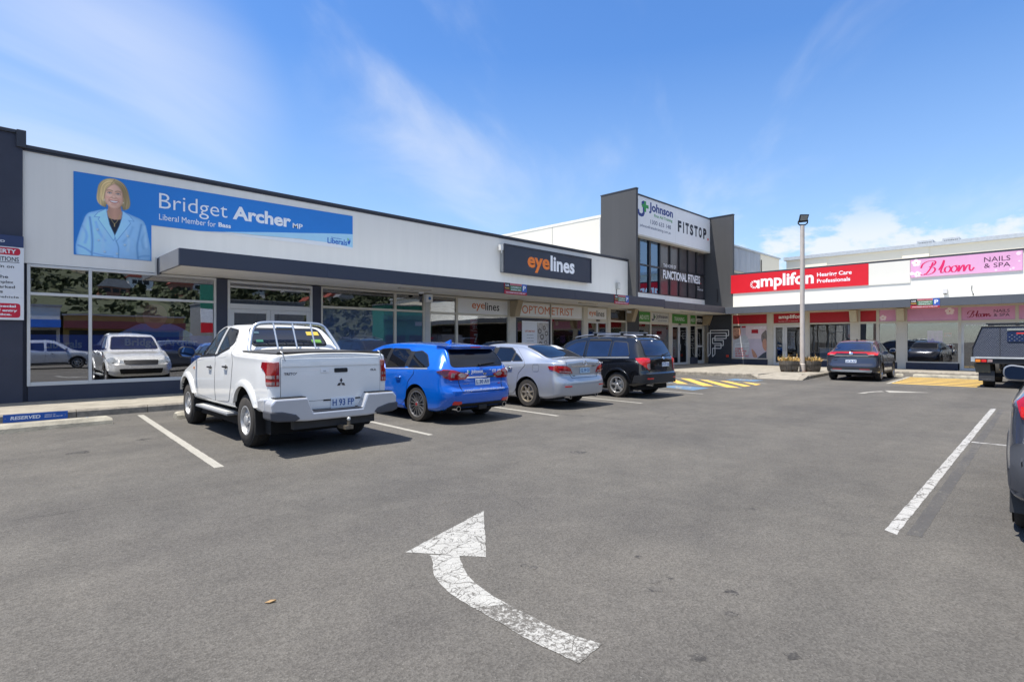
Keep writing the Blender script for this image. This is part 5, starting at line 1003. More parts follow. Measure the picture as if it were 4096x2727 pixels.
        if h[0] is None:
            g = {'R': (.8, u, v), 'L': (-.8, u, v), 'rear': (u, .05, v), 'front': (u, s.S['L'] - .05, v), 'top': (u, v, 1.3)}[mode]; h = s.bvh.find_nearest(Vector(g))
        return h[0], (h[1] if h[1].dot(Vector(d)) < 0 else -h[1])
    def patch(s, name, m, items, off=.004, parent=None, step=.07, skirt=.006, smooth=50, label=None):
        """items: (mode, polygon) pairs; each polygon is draped over the body and lifted off it"""
        V = []; F = []
        for mode, poly in items:
            bm = bmesh.new(); f = bm.faces.new([bm.verts.new((a, b, 0)) for a, b in poly])
            A = np.array(poly); 
            for ax in (0, 1):
                lo, hi = A[:, ax].min(), A[:, ax].max(); n = int((hi - lo) / step)
                for i in range(1, n + 1):
                    co = [0, 0, 0]; no = [0, 0, 0]; co[ax] = lo + (hi - lo) * i / (n + 1); no[ax] = 1
                    bmesh.ops.bisect_plane(bm, geom=bm.verts[:] + bm.edges[:] + bm.faces[:], plane_co=co, plane_no=no, dist=1e-5)
            bmesh.ops.triangulate(bm, faces=[q for q in bm.faces if len(q.verts) > 4])
            base = {}
            bnd = [e for e in bm.edges if len(e.link_faces) == 1]; bv = set(v for e in bnd for v in e.verts); bm.verts.ensure_lookup_table()
            for v in bm.verts:
                p, nrm = s.ray(mode, v.co.x, v.co.y); base[v] = len(V); V.append(tuple(p + nrm * off)); 
                v.tag = False; v.normal = nrm; 
            low = {}
            for v in bv: p, nrm = s.ray(mode, v.co.x, v.co.y); low[v] = len(V); V.append(tuple(p - nrm * skirt))
            fl = mode in ('L', 'front')
            for q in bm.faces:
                ids = [base[v] for v in q.verts]; F.append(tuple(ids))
            for e in bnd: a, b = e.verts; F.append((base[a], base[b], low[b], low[a]))
            bm.free()
        me = bpy.data.meshes.new(name); me.from_pydata(V, [], F); me.materials.append(m)
        bm = bmesh.new(); bm.from_mesh(me); bmesh.ops.recalc_face_normals(bm, faces=bm.faces[:]); bm.to_mesh(me)
        # open shells can come out inside-out: compare with the outward direction
        cen = Vector((0, s.S['L'] / 2, .7)); sgn = sum((fc.calc_center_median() - cen).dot(fc.normal) * fc.calc_area() for fc in bm.faces)
        if sgn < 0: bmesh.ops.reverse_faces(bm, faces=bm.faces[:]); bm.to_mesh(me)
        bm.free(); me.polygons.foreach_set('use_smooth', [True] * len(me.polygons)); me.set_sharp_from_angle(angle=R_(smooth))
        o = bpy.data.objects.new(name, me); COL.objects.link(o); o.parent = parent or s.root
        if label: o['label'] = label
        return o
    def strip(s, name, m, mode, pts, wdt, off=.004, parent=None, step=.05, closed=False):
        P = pts + [pts[0]] if closed else pts; it = []
        for a, b in zip(P, P[1:]):
            if (Vector(a) - Vector(b)).length > 1e-4: it.append((mode, lineq(a, b, wdt)))
        return s.patch(name, m, it, off, parent, step, .003)
    def panel(s, name, mode, poly, parent=None, gap=.008):
        """a door or lid: same paint, standing a hair off a dark shut line"""
        o = s.patch(name, s.S['paint'], [(mode, poly)], .005, parent, .08, .001, 40)
        s.strip('shut_line', rubber, mode, poly, gap, .0035, o, .06, True); return o
    def glassp(s, name, items, m=None, edge=.022, parent=None):
        o = s.patch(name, m or cglass, items, .006, parent)
        for mode, poly in items: s.strip('window_seal', rubber, mode, poly, edge, .008, o, .06, True)
        return o
    def add(s, mb, name, m, parent=None, **k): return mb.build(name, m, parent or s.root, **k)
    def text(s, txt, box, m, y, parent=None, **k): return text_mesh(txt, box, m, y, parent or s.root, (0, 0, 0), **k)
    def plate(s, txt, x, z, y, w_=.37, h=.115, tilt=0, m=None):
        p = s.add(MB().box(x - w_ / 2, x + w_ / 2, y - .012, y, z - h / 2, z + h / 2), 'number_plate', m or plate_w, bevel=.008)
        s.text(txt, (x - w_ * .44, z - h * .26, x + w_ * .44, z + h * .36), plate_b, y - .013, p, bold=.015, name='plate_lettering'); return p
    def wheels(s, style):
        S = s.S
        for yw in (S['ra'], S['ra'] + S['wb']):
            for sx in (-1, 1): wheel(s, sx, yw, style)
def wheel(c, sx, yw, style):
    S = c.S; r, wd = S['r'], S['tw']; x = sx * S['hw']
    w = bpy.data.objects.new('wheel', None); COL.objects.link(w); w.parent = c.root; w.location = (x, yw, r); w.empty_display_size = .1
    R = S['rim']; i = lambda v: -sx * v                         # i: distance inboard of the outer sidewall
    tp = [(R, i(.02)), (R + .02, i(.004)), ((R + r) / 2, i(0)), (r - .035, i(.006)), (r - .012, i(.022)), (r, i(.05)), (r, i(wd - .05)), (r - .012, i(wd - .022)), ((R + r) / 2, i(wd)), (R, i(wd - .02))]
    mb = MB().lathe(tp, (0, 0, 0), 'x', 56); n = 56
    if style == 'steel' or S.get('tread'):
        for k in range(60):                                     # tread blocks
            a = 6.283 * k / 60; da = .036
            for j, (u0, u1) in enumerate(((.012, .07), (.08, .125), (.132, .178), (.188, wd - .012))):
                aa = a + (.05 if j % 2 else 0); q = []
                for rr in (r - .016, r + .006):
                    for uu, ta in ((u0, aa - da), (u1, aa - da), (u1, aa + da), (u0, aa + da)):
                        rr2 = rr - (.018 if (uu < .03 or uu > wd - .03) else 0); q.append((i(uu), rr2 * math.cos(ta), rr2 * math.sin(ta)))
                mb.hexa(q)
    else:
        mb.k = 0
    mb.build('tyre', tyre_m, w, smooth=40)
    sl = MB().lathe([(R + .012, i(-.0015)), (R + (r - R) * .72, i(-.003)), (R + (r - R) * .74, i(.002))], (0, 0, 0), 'x', 48); sl.build('sidewall', tyre_d, w, smooth=60)
    rm = MB(); rm.lathe([(R - .006, i(.018)), (R + .008, i(-.001)), (R - .012, i(-.003)), (R - .022, i(.02)), (R - .03, i(.10)), (R - .03, i(.16))], (0, 0, 0), 'x', 48)
    bk = MB().lathe([(0, i(.12)), (R - .028, i(.12))], (0, 0, 0), 'x', 32)
    mat = {'steel': steel_r, 'thin': gun_r, 'five': silver_r, 'cover': M('rim_champagne', (188, 178, 160), .3, metal=.7, var=.15, vs=9), 'dark': gun_r}[style]
    if style == 'steel':
        rm.lathe([(R - .025, i(.03)), (R * .86, i(.05)), (R * .70, i(.03)), (R * .50, i(.025)), (R * .36, i(.045)), (R * .34, i(.0)), (R * .20, i(-.012)), (0, i(-.012))], (0, 0, 0), 'x', 40)
        for k in range(6): a = 6.283 * k / 6 + .2; rm.cyl((i(.03), R * .44 * math.cos(a), R * .44 * math.sin(a)), (i(.008), R * .44 * math.cos(a), R * .44 * math.sin(a)), .013, n=6)
    else:
        nsp, w0, w1 = {'thin': (15, .016, .012), 'five': (5, .05, .062), 'cover': (7, .055, .04), 'dark': (5, .05, .05)}[style]
        for k in range(nsp):
            for half in ((0,) if style in ('thin', 'cover') else (-1, 1)):
                a = 6.283 * k / nsp + .15 + half * .11; cs, sn = math.cos(a), math.sin(a); q = []
                ww0, ww1 = (w0, w1) if half == 0 else (w0 * .5, w1 * .42)
                for dep in (.05, .0):
                    for rr, ww, dd in ((R * .18, ww0, .012), (R - .018, ww1, .008)):
                        for sg in ((-1, 1) if rr < R * .5 else (1, -1)): q.append((i(dep * .7 + dd), rr * cs - sg * ww / 2 * sn, rr * sn + sg * ww / 2 * cs))
                rm.hexa(q)
        rm.lathe([(0, i(.002)), (R * .15, i(.004)), (R * .22, i(.016)), (R * .22, i(.06))], (0, 0, 0), 'x', 20)
        rot = MB().lathe([(R * .25, i(.085)), (R * .62, i(.085)), (R * .62, i(.1))], (0, 0, 0), 'x', 24); rot.build('brake_disc', galv, w)
    rim = rm.build('rim', mat, w, smooth=40); bk.build('rim_back', dark_r, w)
    if style in ('thin', 'five', 'cover', 'dark'): MB().cyl((i(.006), 0, 0), (i(-.002), 0, 0), R * .11, n=14).build('centre_cap', M('cap_red', (150, 30, 34), .4) if style == 'thin' else black if style != 'five' else silver_r, w)
def mirror(c, sx, y, z, m, sc=1., glassm=None, dx=.02):
    w = c.S['hw']; x0 = sx * (w + dx); mb = MB(); P = []
    for u, y_ in ((0, .0), (.015, -.05), (.5, -.075), (1, -.06)): pass
    k = [(x0, z - .02), (x0 + sx * .05, z - .085 * sc), (x0 + sx * .20 * sc, z - .08 * sc), (x0 + sx * .235 * sc, z - .02), (x0 + sx * .225 * sc, z + .06 * sc), (x0 + sx * .17 * sc, z + .09 * sc), (x0 + sx * .04, z + .07 * sc)]; k = fillet(k, .03, 3)
    mb.prism(k, y - .02, y + .07); o = c.add(mb, 'mirror', m, bevel=.02); cx = sum(p[0] for p in k) / len(k); cz = sum(p[1] for p in k) / len(k)
    g = MB().prism([(cx + (a - cx) * .86, cz + (b_ - cz) * .84) for a, b_ in k], y - .026, y - .0205); c.add(g, 'mirror_glass', glassm or chrome, o); c.add(MB().box(min(x0 - sx * .1, x0 + sx * .05), max(x0 - sx * .1, x0 + sx * .05), y, y + .05, z - .06, z - .02), 'mirror_arm', black, o)
    return o
def handle(c, sx, y, z, m=chrome):
    p, n = c.ray('R' if sx > 0 else 'L', y, z); x = p.x; mb = MB().tube([(x + sx * .002, y - .09, z), (x + sx * .035, y - .06, z + .004), (x + sx * .035, y + .06, z + .004), (x + sx * .002, y + .09, z)], .014, 8); o = c.add(mb, 'door_handle', m, smooth=50)
    c.patch('handle_recess', rubber, [('R' if sx > 0 else 'L', [(y + .045 * math.cos(a), z + .032 * math.sin(a)) for a in np.linspace(0, 6.283, 13)[:-1]])], .0062, o); return o
def wiper(c, x0, x1, z0, z1):
    p0, n0 = c.ray('rear', x0, z0); p1, n1 = c.ray('rear', x1, z1); return c.add(MB().tube([p0 + n0 * .03, p1 + n1 * .025], .012, 6).cyl(p0, p0 + n0 * .05, .025, n=10), 'wiper', black)
mir = lambda P: [(-a, b) for a, b in P]
def flap(c, sx, yw, z0=.16, z1=None, wid=.24, m=black):
    x = sx * c.S['hw']; z1 = z1 or c.S['r'] + .08; y = yw - c.S['r'] - .07; return c.add(MB().hexa([(x - sx * wid, y, z0), (x + sx * .01, y, z0), (x + sx * .01, y + .014, z0), (x - sx * wid, y + .014, z0), (x - sx * wid, y + .03, z1), (x + sx * .01, y + .03, z1), (x + sx * .01, y + .044, z1), (x - sx * wid, y + .044, z1)]), 'mud_flap', m, bevel=.006)
def arch_lip(c, yw, wdt=.05, m=None, off=.012, a0=-.25, a1=3.39):
    """flare round each wheel opening: one continuous band"""
    S = c.S; zc = S['r'] + S.get('az', .02); zmin = S['zl'][0][1] + .03
    for md in ('L', 'R'):
        V = []; F = []; N_ = 34; K = 4
        for i in range(N_ + 1):
            a = a0 + (a1 - a0) * i / N_
            for k in range(K):
                rad = S['ar'] - .004 + wdt * (k if k < 3 else 2.0) / 2 + (.002 if k == 3 else 0); lift = (off * .9, off, off * .55, -.004)[k]
                p, nrm = c.ray(md, yw + rad * math.cos(a), max(zmin, zc + rad * math.sin(a))); V.append(tuple(p + nrm * lift))
        for i in range(N_):
            for k in range(K - 1): a = i * K + k; F.append((a, a + 1, a + K + 1, a + K))
        # inner return into the arch
        sx = -1 if md == 'L' else 1; n0 = len(V)
        for i in range(N_ + 1): p = V[i * K]; V.append((p[0] - sx * .05, p[1], p[2]))
        for i in range(N_): F.append((i * K, (i + 1) * K, n0 + i + 1, n0 + i))
        me = bpy.data.meshes.new('wheel_arch'); me.from_pydata(V, [], F); me.materials.append(m or S['paint']); bm = bmesh.new(); bm.from_mesh(me); bmesh.ops.recalc_face_normals(bm, faces=bm.faces[:])
        if sum(f.normal.x * f.calc_area() for f in bm.faces) * sx < 0: bmesh.ops.reverse_faces(bm, faces=bm.faces[:])
        bm.to_mesh(me); bm.free(); me.polygons.foreach_set('use_smooth', [True] * len(me.polygons)); me.set_sharp_from_angle(angle=R_(50)); o = bpy.data.objects.new('wheel_arch', me); COL.objects.link(o); o.parent = c.root
def exhaust(c, x, z, y0=-.02, r=.045, ln=.25): 
    mb = MB().lathe([(r - .008, y0 + .12), (r - .008, y0), (r, y0), (r + .004, y0 + .02), (r, y0 + ln)], (x, 0, z), 'y', 20); o = c.add(mb, 'exhaust_tip', chrome, smooth=50); c.add(MB().cyl((x, y0 + .1, z), (x, y0 + .105, z), r - .008, n=16), 'exhaust_bore', black, o)

# ---- white dual-cab pickup
S = dict(cat='pickup truck', paint=M('white_paint', (236, 236, 233), .28, coat=1., var=.03, dirt=(196, 192, 182)), L=5.36, ra=1.40, wb=3.14, r=.378, ar=.47, az=.03, hw=.865, tw=.25, rim=.205, tread=True, tb=.985, crown=.012,
         zt=[(0, 1.33), (.05, 1.34), (1.0, 1.35), (1.80, 1.365), (1.86, 1.39), (1.93, 1.46), (2.22, 1.72), (2.34, 1.765), (2.7, 1.795), (3.05, 1.785), (3.3, 1.74), (4.05, 1.24), (4.2, 1.19), (4.8, 1.10), (5.2, .98), (5.36, .80)],
         zb=[(0, 1.26), (1.8, 1.29), (2.0, 1.34), (2.3, 1.30), (2.8, 1.27), (3.9, 1.20), (4.3, 1.10), (5.36, .78)], zl=[(0, .58), (.6, .56), (1.4, .50), (4.5, .48), (5.36, .42)],
         w=[(0, .875), (1.0, .89), (3, .885), (4.6, .89), (5.36, .85)], wr=[(0, .97), (1.80, .97), (1.95, .90), (2.3, .78), (3.2, .77), (4.05, .86), (5.36, .84)], cr=(.10, .10), cf=(.5, .22), bow=.04,
         rear=[(.5, .02), (.62, .0), (1.0, .0), (1.2, .01), (1.34, .03)], front=[(.4, .06), (.6, 0), (.9, .04), (1.2, .3)])
u = Car('pickup_truck', 'white dual cab pickup with sports bar, tonneau cover and silver step bumper', (3.67, 8.275), 89.0, S)
u.wheels('steel')
for md in ('L', 'R'):
    u.panel('door', md, fillet([(1.98, .86), (2.12, .60), (2.78, .56), (2.80, 1.0), (2.80, 1.77), (2.32, 1.72), (2.05, 1.44), (1.93, 1.2)], .05))
    u.panel('door', md, fillet([(2.82, .555), (3.80, .60), (3.92, .75), (3.95, 1.20), (3.35, 1.68), (3.05, 1.765), (2.82, 1.775)], .05))
    u.glassp('side_window', [(md, fillet([(2.75, 1.31), (2.32, 1.40), (2.16, 1.46), (2.14, 1.50), (2.30, 1.69), (2.75, 1.735)], .04))], cglass_t); u.glassp('side_window', [(md, fillet([(2.88, 1.305), (3.78, 1.265), (3.30, 1.66), (3.04, 1.73), (2.88, 1.74)], .05))], cglass_t)
    u.patch('window_base_strip', rubber, [(md, [(2.20, 1.40), (2.74, 1.285), (3.84, 1.235), (3.80, 1.262), (2.76, 1.31), (2.24, 1.43)])], .012)
arch_lip(u, 1.40, .085, off=.035); arch_lip(u, 4.54, .085, off=.035)
u.glassp('rear_window', [('rear', fillet([(-.60, 1.45), (.60, 1.45), (.55, 1.715), (-.55, 1.715)], .06))], M('pickup_glass', (14, 22, 40), .03, spec=.8, coat=.5), .03)
u.glassp('windscreen', [('front', fillet([(-.68, 1.27), (.68, 1.27), (.58, 1.68), (-.58, 1.68)], .06))])
for sx in (-1, 1): handle(u, sx, 3.07, 1.09, black); handle(u, sx, 2.24, 1.12, black); mirror(u, sx, 3.92, 1.33, black, 1.15, M('mirror_blue', (70, 100, 150), .03, metal=1))
# tailgate, lamps, badges
tg = u.panel('tailgate', 'rear', fillet([(-.735, .70), (.735, .70), (.735, 1.29), (-.735, 1.29)], .02)); u.patch('tailgate_crease', S['paint'], [('rear', [(-.72, 1.17), (.72, 1.17), (.72, 1.275), (-.72, 1.275)])], .016, tg, .1, .004, 20)
u.patch('tailgate_handle', black, [('rear', fillet(rect(.00, 1.075, .20, 1.135), .015))], .012, tg); u.patch('tailgate_lock', white_v, [('rear', fillet(rect(-.20, 1.08, -.08, 1.14), .012))], .014, tg); u.patch('lock_slot', galv, [('rear', rect(-.165, 1.095, -.125, 1.11))], .017, tg)
y = u.ray('rear', 0, .93)[0].y - .013
bd = MB()
for a in (90, 210, 330):
    c_, s_ = math.cos(R_(a)), math.sin(R_(a)); bd.prism([(.10 + c_ * .0, .925), (.10 + c_ * .036 - s_ * .021, .925 + s_ * .036 + c_ * .021), (.10 + c_ * .072, .925 + s_ * .072), (.10 + c_ * .036 + s_ * .021, .925 + s_ * .036 - c_ * .021)], y, y + .01)
u.add(bd, 'badge', chrome, tg); u.text('TRITON', (-.70, 1.06, -.50, 1.095), chrome, u.ray('rear', -.6, 1.07)[0].y - .006, tg, bold=.03, name='badge_lettering'); u.text('GLX', (.57, 1.08, .67, 1.11), chrome, u.ray('rear', .62, 1.09)[0].y - .006, tg, bold=.03, name='badge_lettering')
for sx, md in ((-1, 'L'), (1, 'R')):
    f = (lambda P: P) if sx > 0 else mir
    tl = u.patch('tail_light', red_l, [(md, [(.0, .92), (.0, 1.225), (.10, 1.235), (.31, 1.235), (.33, 1.16), (.24, 1.13), (.16, 1.08), (.14, .95), (.12, .92)]), ('rear', f([(.755, .92), (.84, .92), (.85, 1.225), (.755, 1.235)]))], .014)
    for z in (1.04, .955): u.patch('lamp_lens', clear_l, [(md, [(.015, z - .022), (.13, z - .018), (.13, z + .02), (.015, z + .022)]), ('rear', f([(.765, z - .022), (.835, z - .022), (.835, z + .022), (.765, z + .022)]))], .018, tl)
    flap(u, sx, 1.40, .22, .56, .25); flap(u, sx, 4.54, .26, .5, .16)
    st = u.add(MB().box(min(sx * .74, sx * .93), max(sx * .74, sx * .93), 2.05, 3.78, .385, .43), 'side_step', M('step_grey', (150, 152, 155), .5, metal=.4), bevel=.015)
    mb = MB(); [mb.box(min(sx * .77, sx * .90), max(sx * .77, sx * .90), 2.15, 3.68, z, z + .006) for z in (.431,)]; u.add(mb, 'step_tread', M('step_ridge', (176, 176, 172), .6, bump=.4, bs=80), st)
    mb = MB(); [mb.box(min(sx * .5, sx * .76), max(sx * .5, sx * .76), q, q + .06, .40, .44) for q in (2.3, 3.4)]; u.add(mb, 'step_bracket', black, st)
    u.patch('indicator', amber_l, [(md, rect(4.03, 1.03, 4.08, 1.07))], .01)
    u.patch('headlight', M('headlight_glass', (180, 186, 190), .1, var=.3, vs=12, coat=1.), [(md, [(4.75, .93), (5.2, .82), (5.22, .92), (4.9, 1.03)]), ('front', f([(.45, .82), (.78, .85), (.80, .95), (.5, .92)]))], .01)
u.patch('grille', black, [('front', fillet([(-.45, .80), (.45, .80), (.48, .93), (-.48, .93)], .03))], .012); u.patch('lower_grille', black, [('front', fillet([(-.55, .50), (.55, .50), (.6, .66), (-.6, .66)], .04))], .01)
# tonneau
tn = u.patch('tonneau_cover', M('tonneau_vinyl', (62, 62, 62), .7, var=.15, vs=3, bump=.15, bs=120), [('top', fillet([(-.77, .085), (.77, .085), (.79, 1.80), (-.79, 1.80)], .03))], .022, None, .12, .02)
mb = MB(); [mb.tube([(x, .02, 1.375), (x + .01, -.015, 1.36), (x + .05, -.02, 1.25)], .008, 5) for x in (-.74, .70)]; u.add(mb, 'tonneau_strap', galv, tn)
mb = MB(); mb.tube([(-.78, .035, 1.36), (-.4, .012, 1.365), (0, .006, 1.367), (.4, .012, 1.365), (.78, .035, 1.36)], .012, 6); u.add(mb, 'tonneau_edge', black, tn)
# sports bar
def bar_path(dx, dz, yy=0): return spl([(k_ * .90, a_, b_ - .015) for k_, a_, b_ in ((-.79 - dx, 1.70, 1.375), (-.77 - dx, 1.76, 1.46), (-.67 - dx, 1.92, 1.70 + dz), (-.58 - dx, 1.95, 1.79 + dz), (-.42, 1.96, 1.82 + dz), (0, 1.96, 1.825 + dz), (.42, 1.96, 1.82 + dz), (.58 + dx, 1.95, 1.79 + dz), (.67 + dx, 1.92, 1.70 + dz), (.77 + dx, 1.76, 1.46), (.79 + dx, 1.70, 1.375))], 5, False)
alum = M('polished_bar', (206, 210, 214), .22, metal=.85, var=.06); mb = MB().tube(bar_path(0, 0), .03, 12); sb = u.add(mb, 'sports_bar', alum, smooth=50)
for x in (-.28, .02, .32): u.add(MB().tube([(x, 1.72, 1.38), (x, 1.94, 1.80)], .015, 8), 'bar_upright', alum, sb, smooth=50)
gs = u.add(MB().box(-.14, .16, 2.19, 2.20, 1.735, 1.755), 'brake_light', M('lamp_pale', (170, 196, 220), .3))
for md, P, m in (('rear', rect(-.56, 1.63, -.44, 1.665), M('sticker_dark', (54, 84, 100), .5)), ('rear', rect(-.52, 1.50, -.42, 1.535), M('sticker_teal', (40, 110, 90), .5)), ('rear', rect(.32, 1.61, .53, 1.67), M('sticker_yellow', (206, 180, 70), .5)), ('rear', rect(.36, 1.48, .52, 1.54), M('sticker_green', (110, 160, 70), .5))): u.patch('window_sticker', m, [(md, P)], .012)
# step bumper
bp_ = M('bumper_silver', (198, 200, 204), .32, metal=.35, coat=.5, var=.05); prof = [(-.92, .60), (-.925, .70), (-.87, .765), (-.44, .765), (-.36, .56), (.36, .56), (.44, .765), (.87, .765), (.925, .70), (.92, .60), (.82, .475), (.45, .445), (-.45, .445), (-.82, .475)]
bmp = u.add(MB().prism(prof, -.15, .10), 'rear_bumper', bp_, bevel=.025)
for sx in (-1, 1):
    u.add(MB().hexa([(sx * .92, .101, .56), (sx * .78, .101, .56), (sx * .78, .55, .60), (sx * .90, .55, .60), (sx * .925, .101, .75), (sx * .78, .101, .76), (sx * .78, .5, .74), (sx * .91, .5, .72)]), 'bumper_return', bp_, bmp, bevel=.02)
    u.add(MB().prism([(sx * .935, .50), (sx * .94, .61), (sx * .78, .60), (sx * .60, .55), (sx * .54, .49), (sx * .62, .455), (sx * .85, .47)], -.165, .12), 'bumper_corner', M('bumper_black', (72, 73, 78), .6), bmp, bevel=.02)
    u.add(MB().box(min(sx * .46, sx * .86), max(sx * .46, sx * .86), -.13, .02, .766, .776), 'step_pad', black, bmp)
u.add(MB().box(-.44, .44, -.14, .05, .5605, .572), 'step_pad', M('pad_navy', (50, 54, 64), .7), bmp); u.plate('H 93 FP', .13, .645, -.005, .37, .15)
u.patch('gate_gap', black, [('rear', rect(-.16, .685, .40, .705))], .008)
th = u.add(MB().box(-.58, .62, -.02, .08, .33, .44), 'tow_bar', M('towbar', (48, 48, 50), .6, var=.2)); u.add(MB().box(.05, .17, -.24, .0, .29, .34).cyl((.12, -.2, .34), (.12, -.2, .40), .02, n=10), 'tongue', M('towbar_raw', (128, 120, 108), .4, metal=.6, var=.3, vs=12), th); u.add(MB().lathe([(0, .455), (.018, .45), (.026, .43), (.018, .405), (0, .40)], (.12, -.2, 0), 'z', 16), 'tow_ball', galv, th, smooth=60)
u.add(MB().tube([(2.9 * 0 - .3, 3.0, 1.80), (-.3, 3.0, 1.83)], .01).box(-.31, -.29, 2.9, 3.0, 1.80, 1.81), 'roof_aerial_base', black); u.add(MB().tube([(.48, 4.2, 1.2), (.52, 3.85, 2.05)], .005, 5), 'aerial', black)

# the tray of this one is short: close up the length between tail lamp and rear wheel
def short(y): return y if y < .36 else (.36 + (y - .36) * .17 / .57 if y < .93 else y - .40)
def remap(o):
    for ch in o.children:
        if ch.type == 'EMPTY': ch.location.y = short(ch.location.y); continue
        for v in ch.data.vertices: v.co.y = short(v.co.y)
        remap(ch)
bpy.context.view_layer.update(); remap(u.root); a_ = u.root.rotation_euler.z; u.root.location += Vector((-math.sin(a_), math.cos(a_), 0)) * .40

# ---- blue wagon
S = dict(paint=M('blue_paint', (4, 98, 204), .22, metal=.2, coat=1., var=.05), L=4.69, ra=.97, wb=2.65, r=.33, ar=.375, az=.01, hw=.865, tw=.22, rim=.245, crown=.012,
         zt=[(0, .96), (.03, 1.0), (.10, 1.06), (.22, 1.20), (.40, 1.375), (.46, 1.425), (.7, 1.45), (1.3, 1.485), (2.0, 1.495), (2.5, 1.465), (2.85, 1.39), (3.55, 1.05), (3.7, 1.0), (4.3, .90), (4.6, .74), (4.69, .6)],
         zb=[(0, .93), (.4, 1.02), (1.0, 1.0), (2.0, .96), (3.3, .92), (3.8, .90), (4.69, .58)], zl=[(0, .30), (.5, .22), (1.4, .20), (4.0, .20), (4.69, .24)], w=[(0, .83), (.35, .885), (1.0, .895), (2.3, .875), (3.7, .885), (4.69, .80)],
         wr=[(0, .86), (.12, .84), (.42, .72), (.8, .70), (2.6, .70), (3.5, .82), (4.69, .8)], cr=(.28, .26), cf=(.6, .4), bow=.07, rear=[(.2, .14), (.32, .07), (.50, .0), (.62, .01), (.68, .07), (.95, .09), (1.1, .09)], front=[(.2, .1), (.5, 0), (.9, .15)])
c = Car('station_wagon', 'bright blue wagon with roof spoiler and white lettering on its tailgate', (6.885, 8.69), 90.6, S); c.wheels('thin')
for md in ('L', 'R'):
    c.panel('door', md, fillet([(1.30, .42), (1.22, .75), (1.02, .92), (1.06, 1.0), (1.32, 1.36), (2.12, 1.42), (2.14, .30), (1.45, .30)], .04)); c.panel('door', md, fillet([(2.16, .30), (3.28, .30), (3.42, .6), (3.42, .96), (2.9, 1.30), (2.5, 1.41), (2.16, 1.42)], .05))
    c.glassp('side_window', [(md, fillet([(1.36, 1.02), (2.08, .99), (2.08, 1.375), (1.5, 1.36), (1.36, 1.30)], .03))], cglass_t, .016); c.glassp('side_window', [(md, fillet([(2.16, .985), (3.28, .97), (2.86, 1.26), (2.5, 1.36), (2.16, 1.38)], .04))], cglass_t, .016); c.glassp('side_window', [(md, fillet([(.60, 1.06), (.72, 1.02), (1.28, 1.02), (1.28, 1.31), (1.05, 1.335), (.82, 1.26)], .05))], cglass_t, .016)
    c.patch('pillar_trim', rubber, [(md, [(1.25, 1.03), (1.40, 1.03), (1.40, 1.33), (1.25, 1.32)]), (md, [(2.06, 1.0), (2.18, 1.0), (2.18, 1.375), (2.06, 1.37)])], .0062)
    c.patch('window_base_strip', galv, [(md, [(.62, 1.005), (2.0, .965), (3.3, .945), (3.3, .957), (2.0, .978), (.62, 1.018)])], .01)
    c.patch('side_skirt', S['paint'], [(md, [(1.36, .20), (3.25, .20), (3.25, .27), (1.36, .29)])], .025)
for sx in (-1, 1): handle(c, sx, 1.55, .82, S['paint']); handle(c, sx, 2.5, .80, S['paint']); mirror(c, sx, 3.16, 1.02, S['paint'], .9)
c.glassp('rear_window', [('rear', fillet([(-.66, 1.05), (.66, 1.05), (.56, 1.375), (-.56, 1.375)], [.09, .09, .1, .1]))], cglass, .018); c.glassp('windscreen', [('front', fillet([(-.66, 1.06), (.66, 1.06), (.56, 1.38), (-.56, 1.38)], .06))])
sp = MB(); top = spl([(-.64, .66), (-.62, .36), (-.55, .285), (-.3, .255), (0, .25), (.3, .255), (.55, .285), (.62, .36), (.64, .66)], 4, False)
V0 = len(sp.v); 
for a, b_ in top: sp.v.append((a, b_, 1.425 + .03 * (b_ - .25) / .41 - .02 * abs(a)))
for a, b_ in top: sp.v.append((a * .97, b_ + .03, 1.375 + .07 * (b_ - .25) / .41 - .02 * abs(a)))
nT = len(top); sp.f += [tuple(range(V0, V0 + nT)), tuple(reversed(range(V0 + nT, V0 + 2 * nT)))] + [(V0 + i, V0 + nT + i, V0 + nT + (i + 1) % nT, V0 + (i + 1) % nT) for i in range(nT)]; sp.mi += [0] * (nT + 2)
so = c.add(sp, 'roof_spoiler', S['paint'], smooth=40); c.add(MB().box(-.12, .12, .245, .262, 1.40, 1.418), 'brake_light', red_l2, so)
c.add(MB().hexa([(-.035, 1.0, 1.47), (.035, 1.0, 1.47), (.03, 1.22, 1.48), (-.03, 1.22, 1.48), (-.012, 1.0, 1.555), (.012, 1.0, 1.555), (.006, 1.16, 1.51), (-.006, 1.16, 1.51)]), 'shark_fin_aerial', S['paint'], bevel=.01)
tg = c.panel('tailgate', 'rear', fillet([(-.60, .62), (.60, .62), (.68, .80), (.74, 1.02), (.60, 1.40), (-.60, 1.40), (-.74, 1.02), (-.68, .80)], .04)) if 0 else c.strip('tailgate_shut_line', rubber, 'rear', [(-.73, 1.0), (-.52, .93), (-.55, .80), (-.50, .58), (.50, .58), (.55, .80), (.52, .93), (.73, 1.0)], .010, .004)
wiper(c, -.02, .42, 1.06, 1.10)
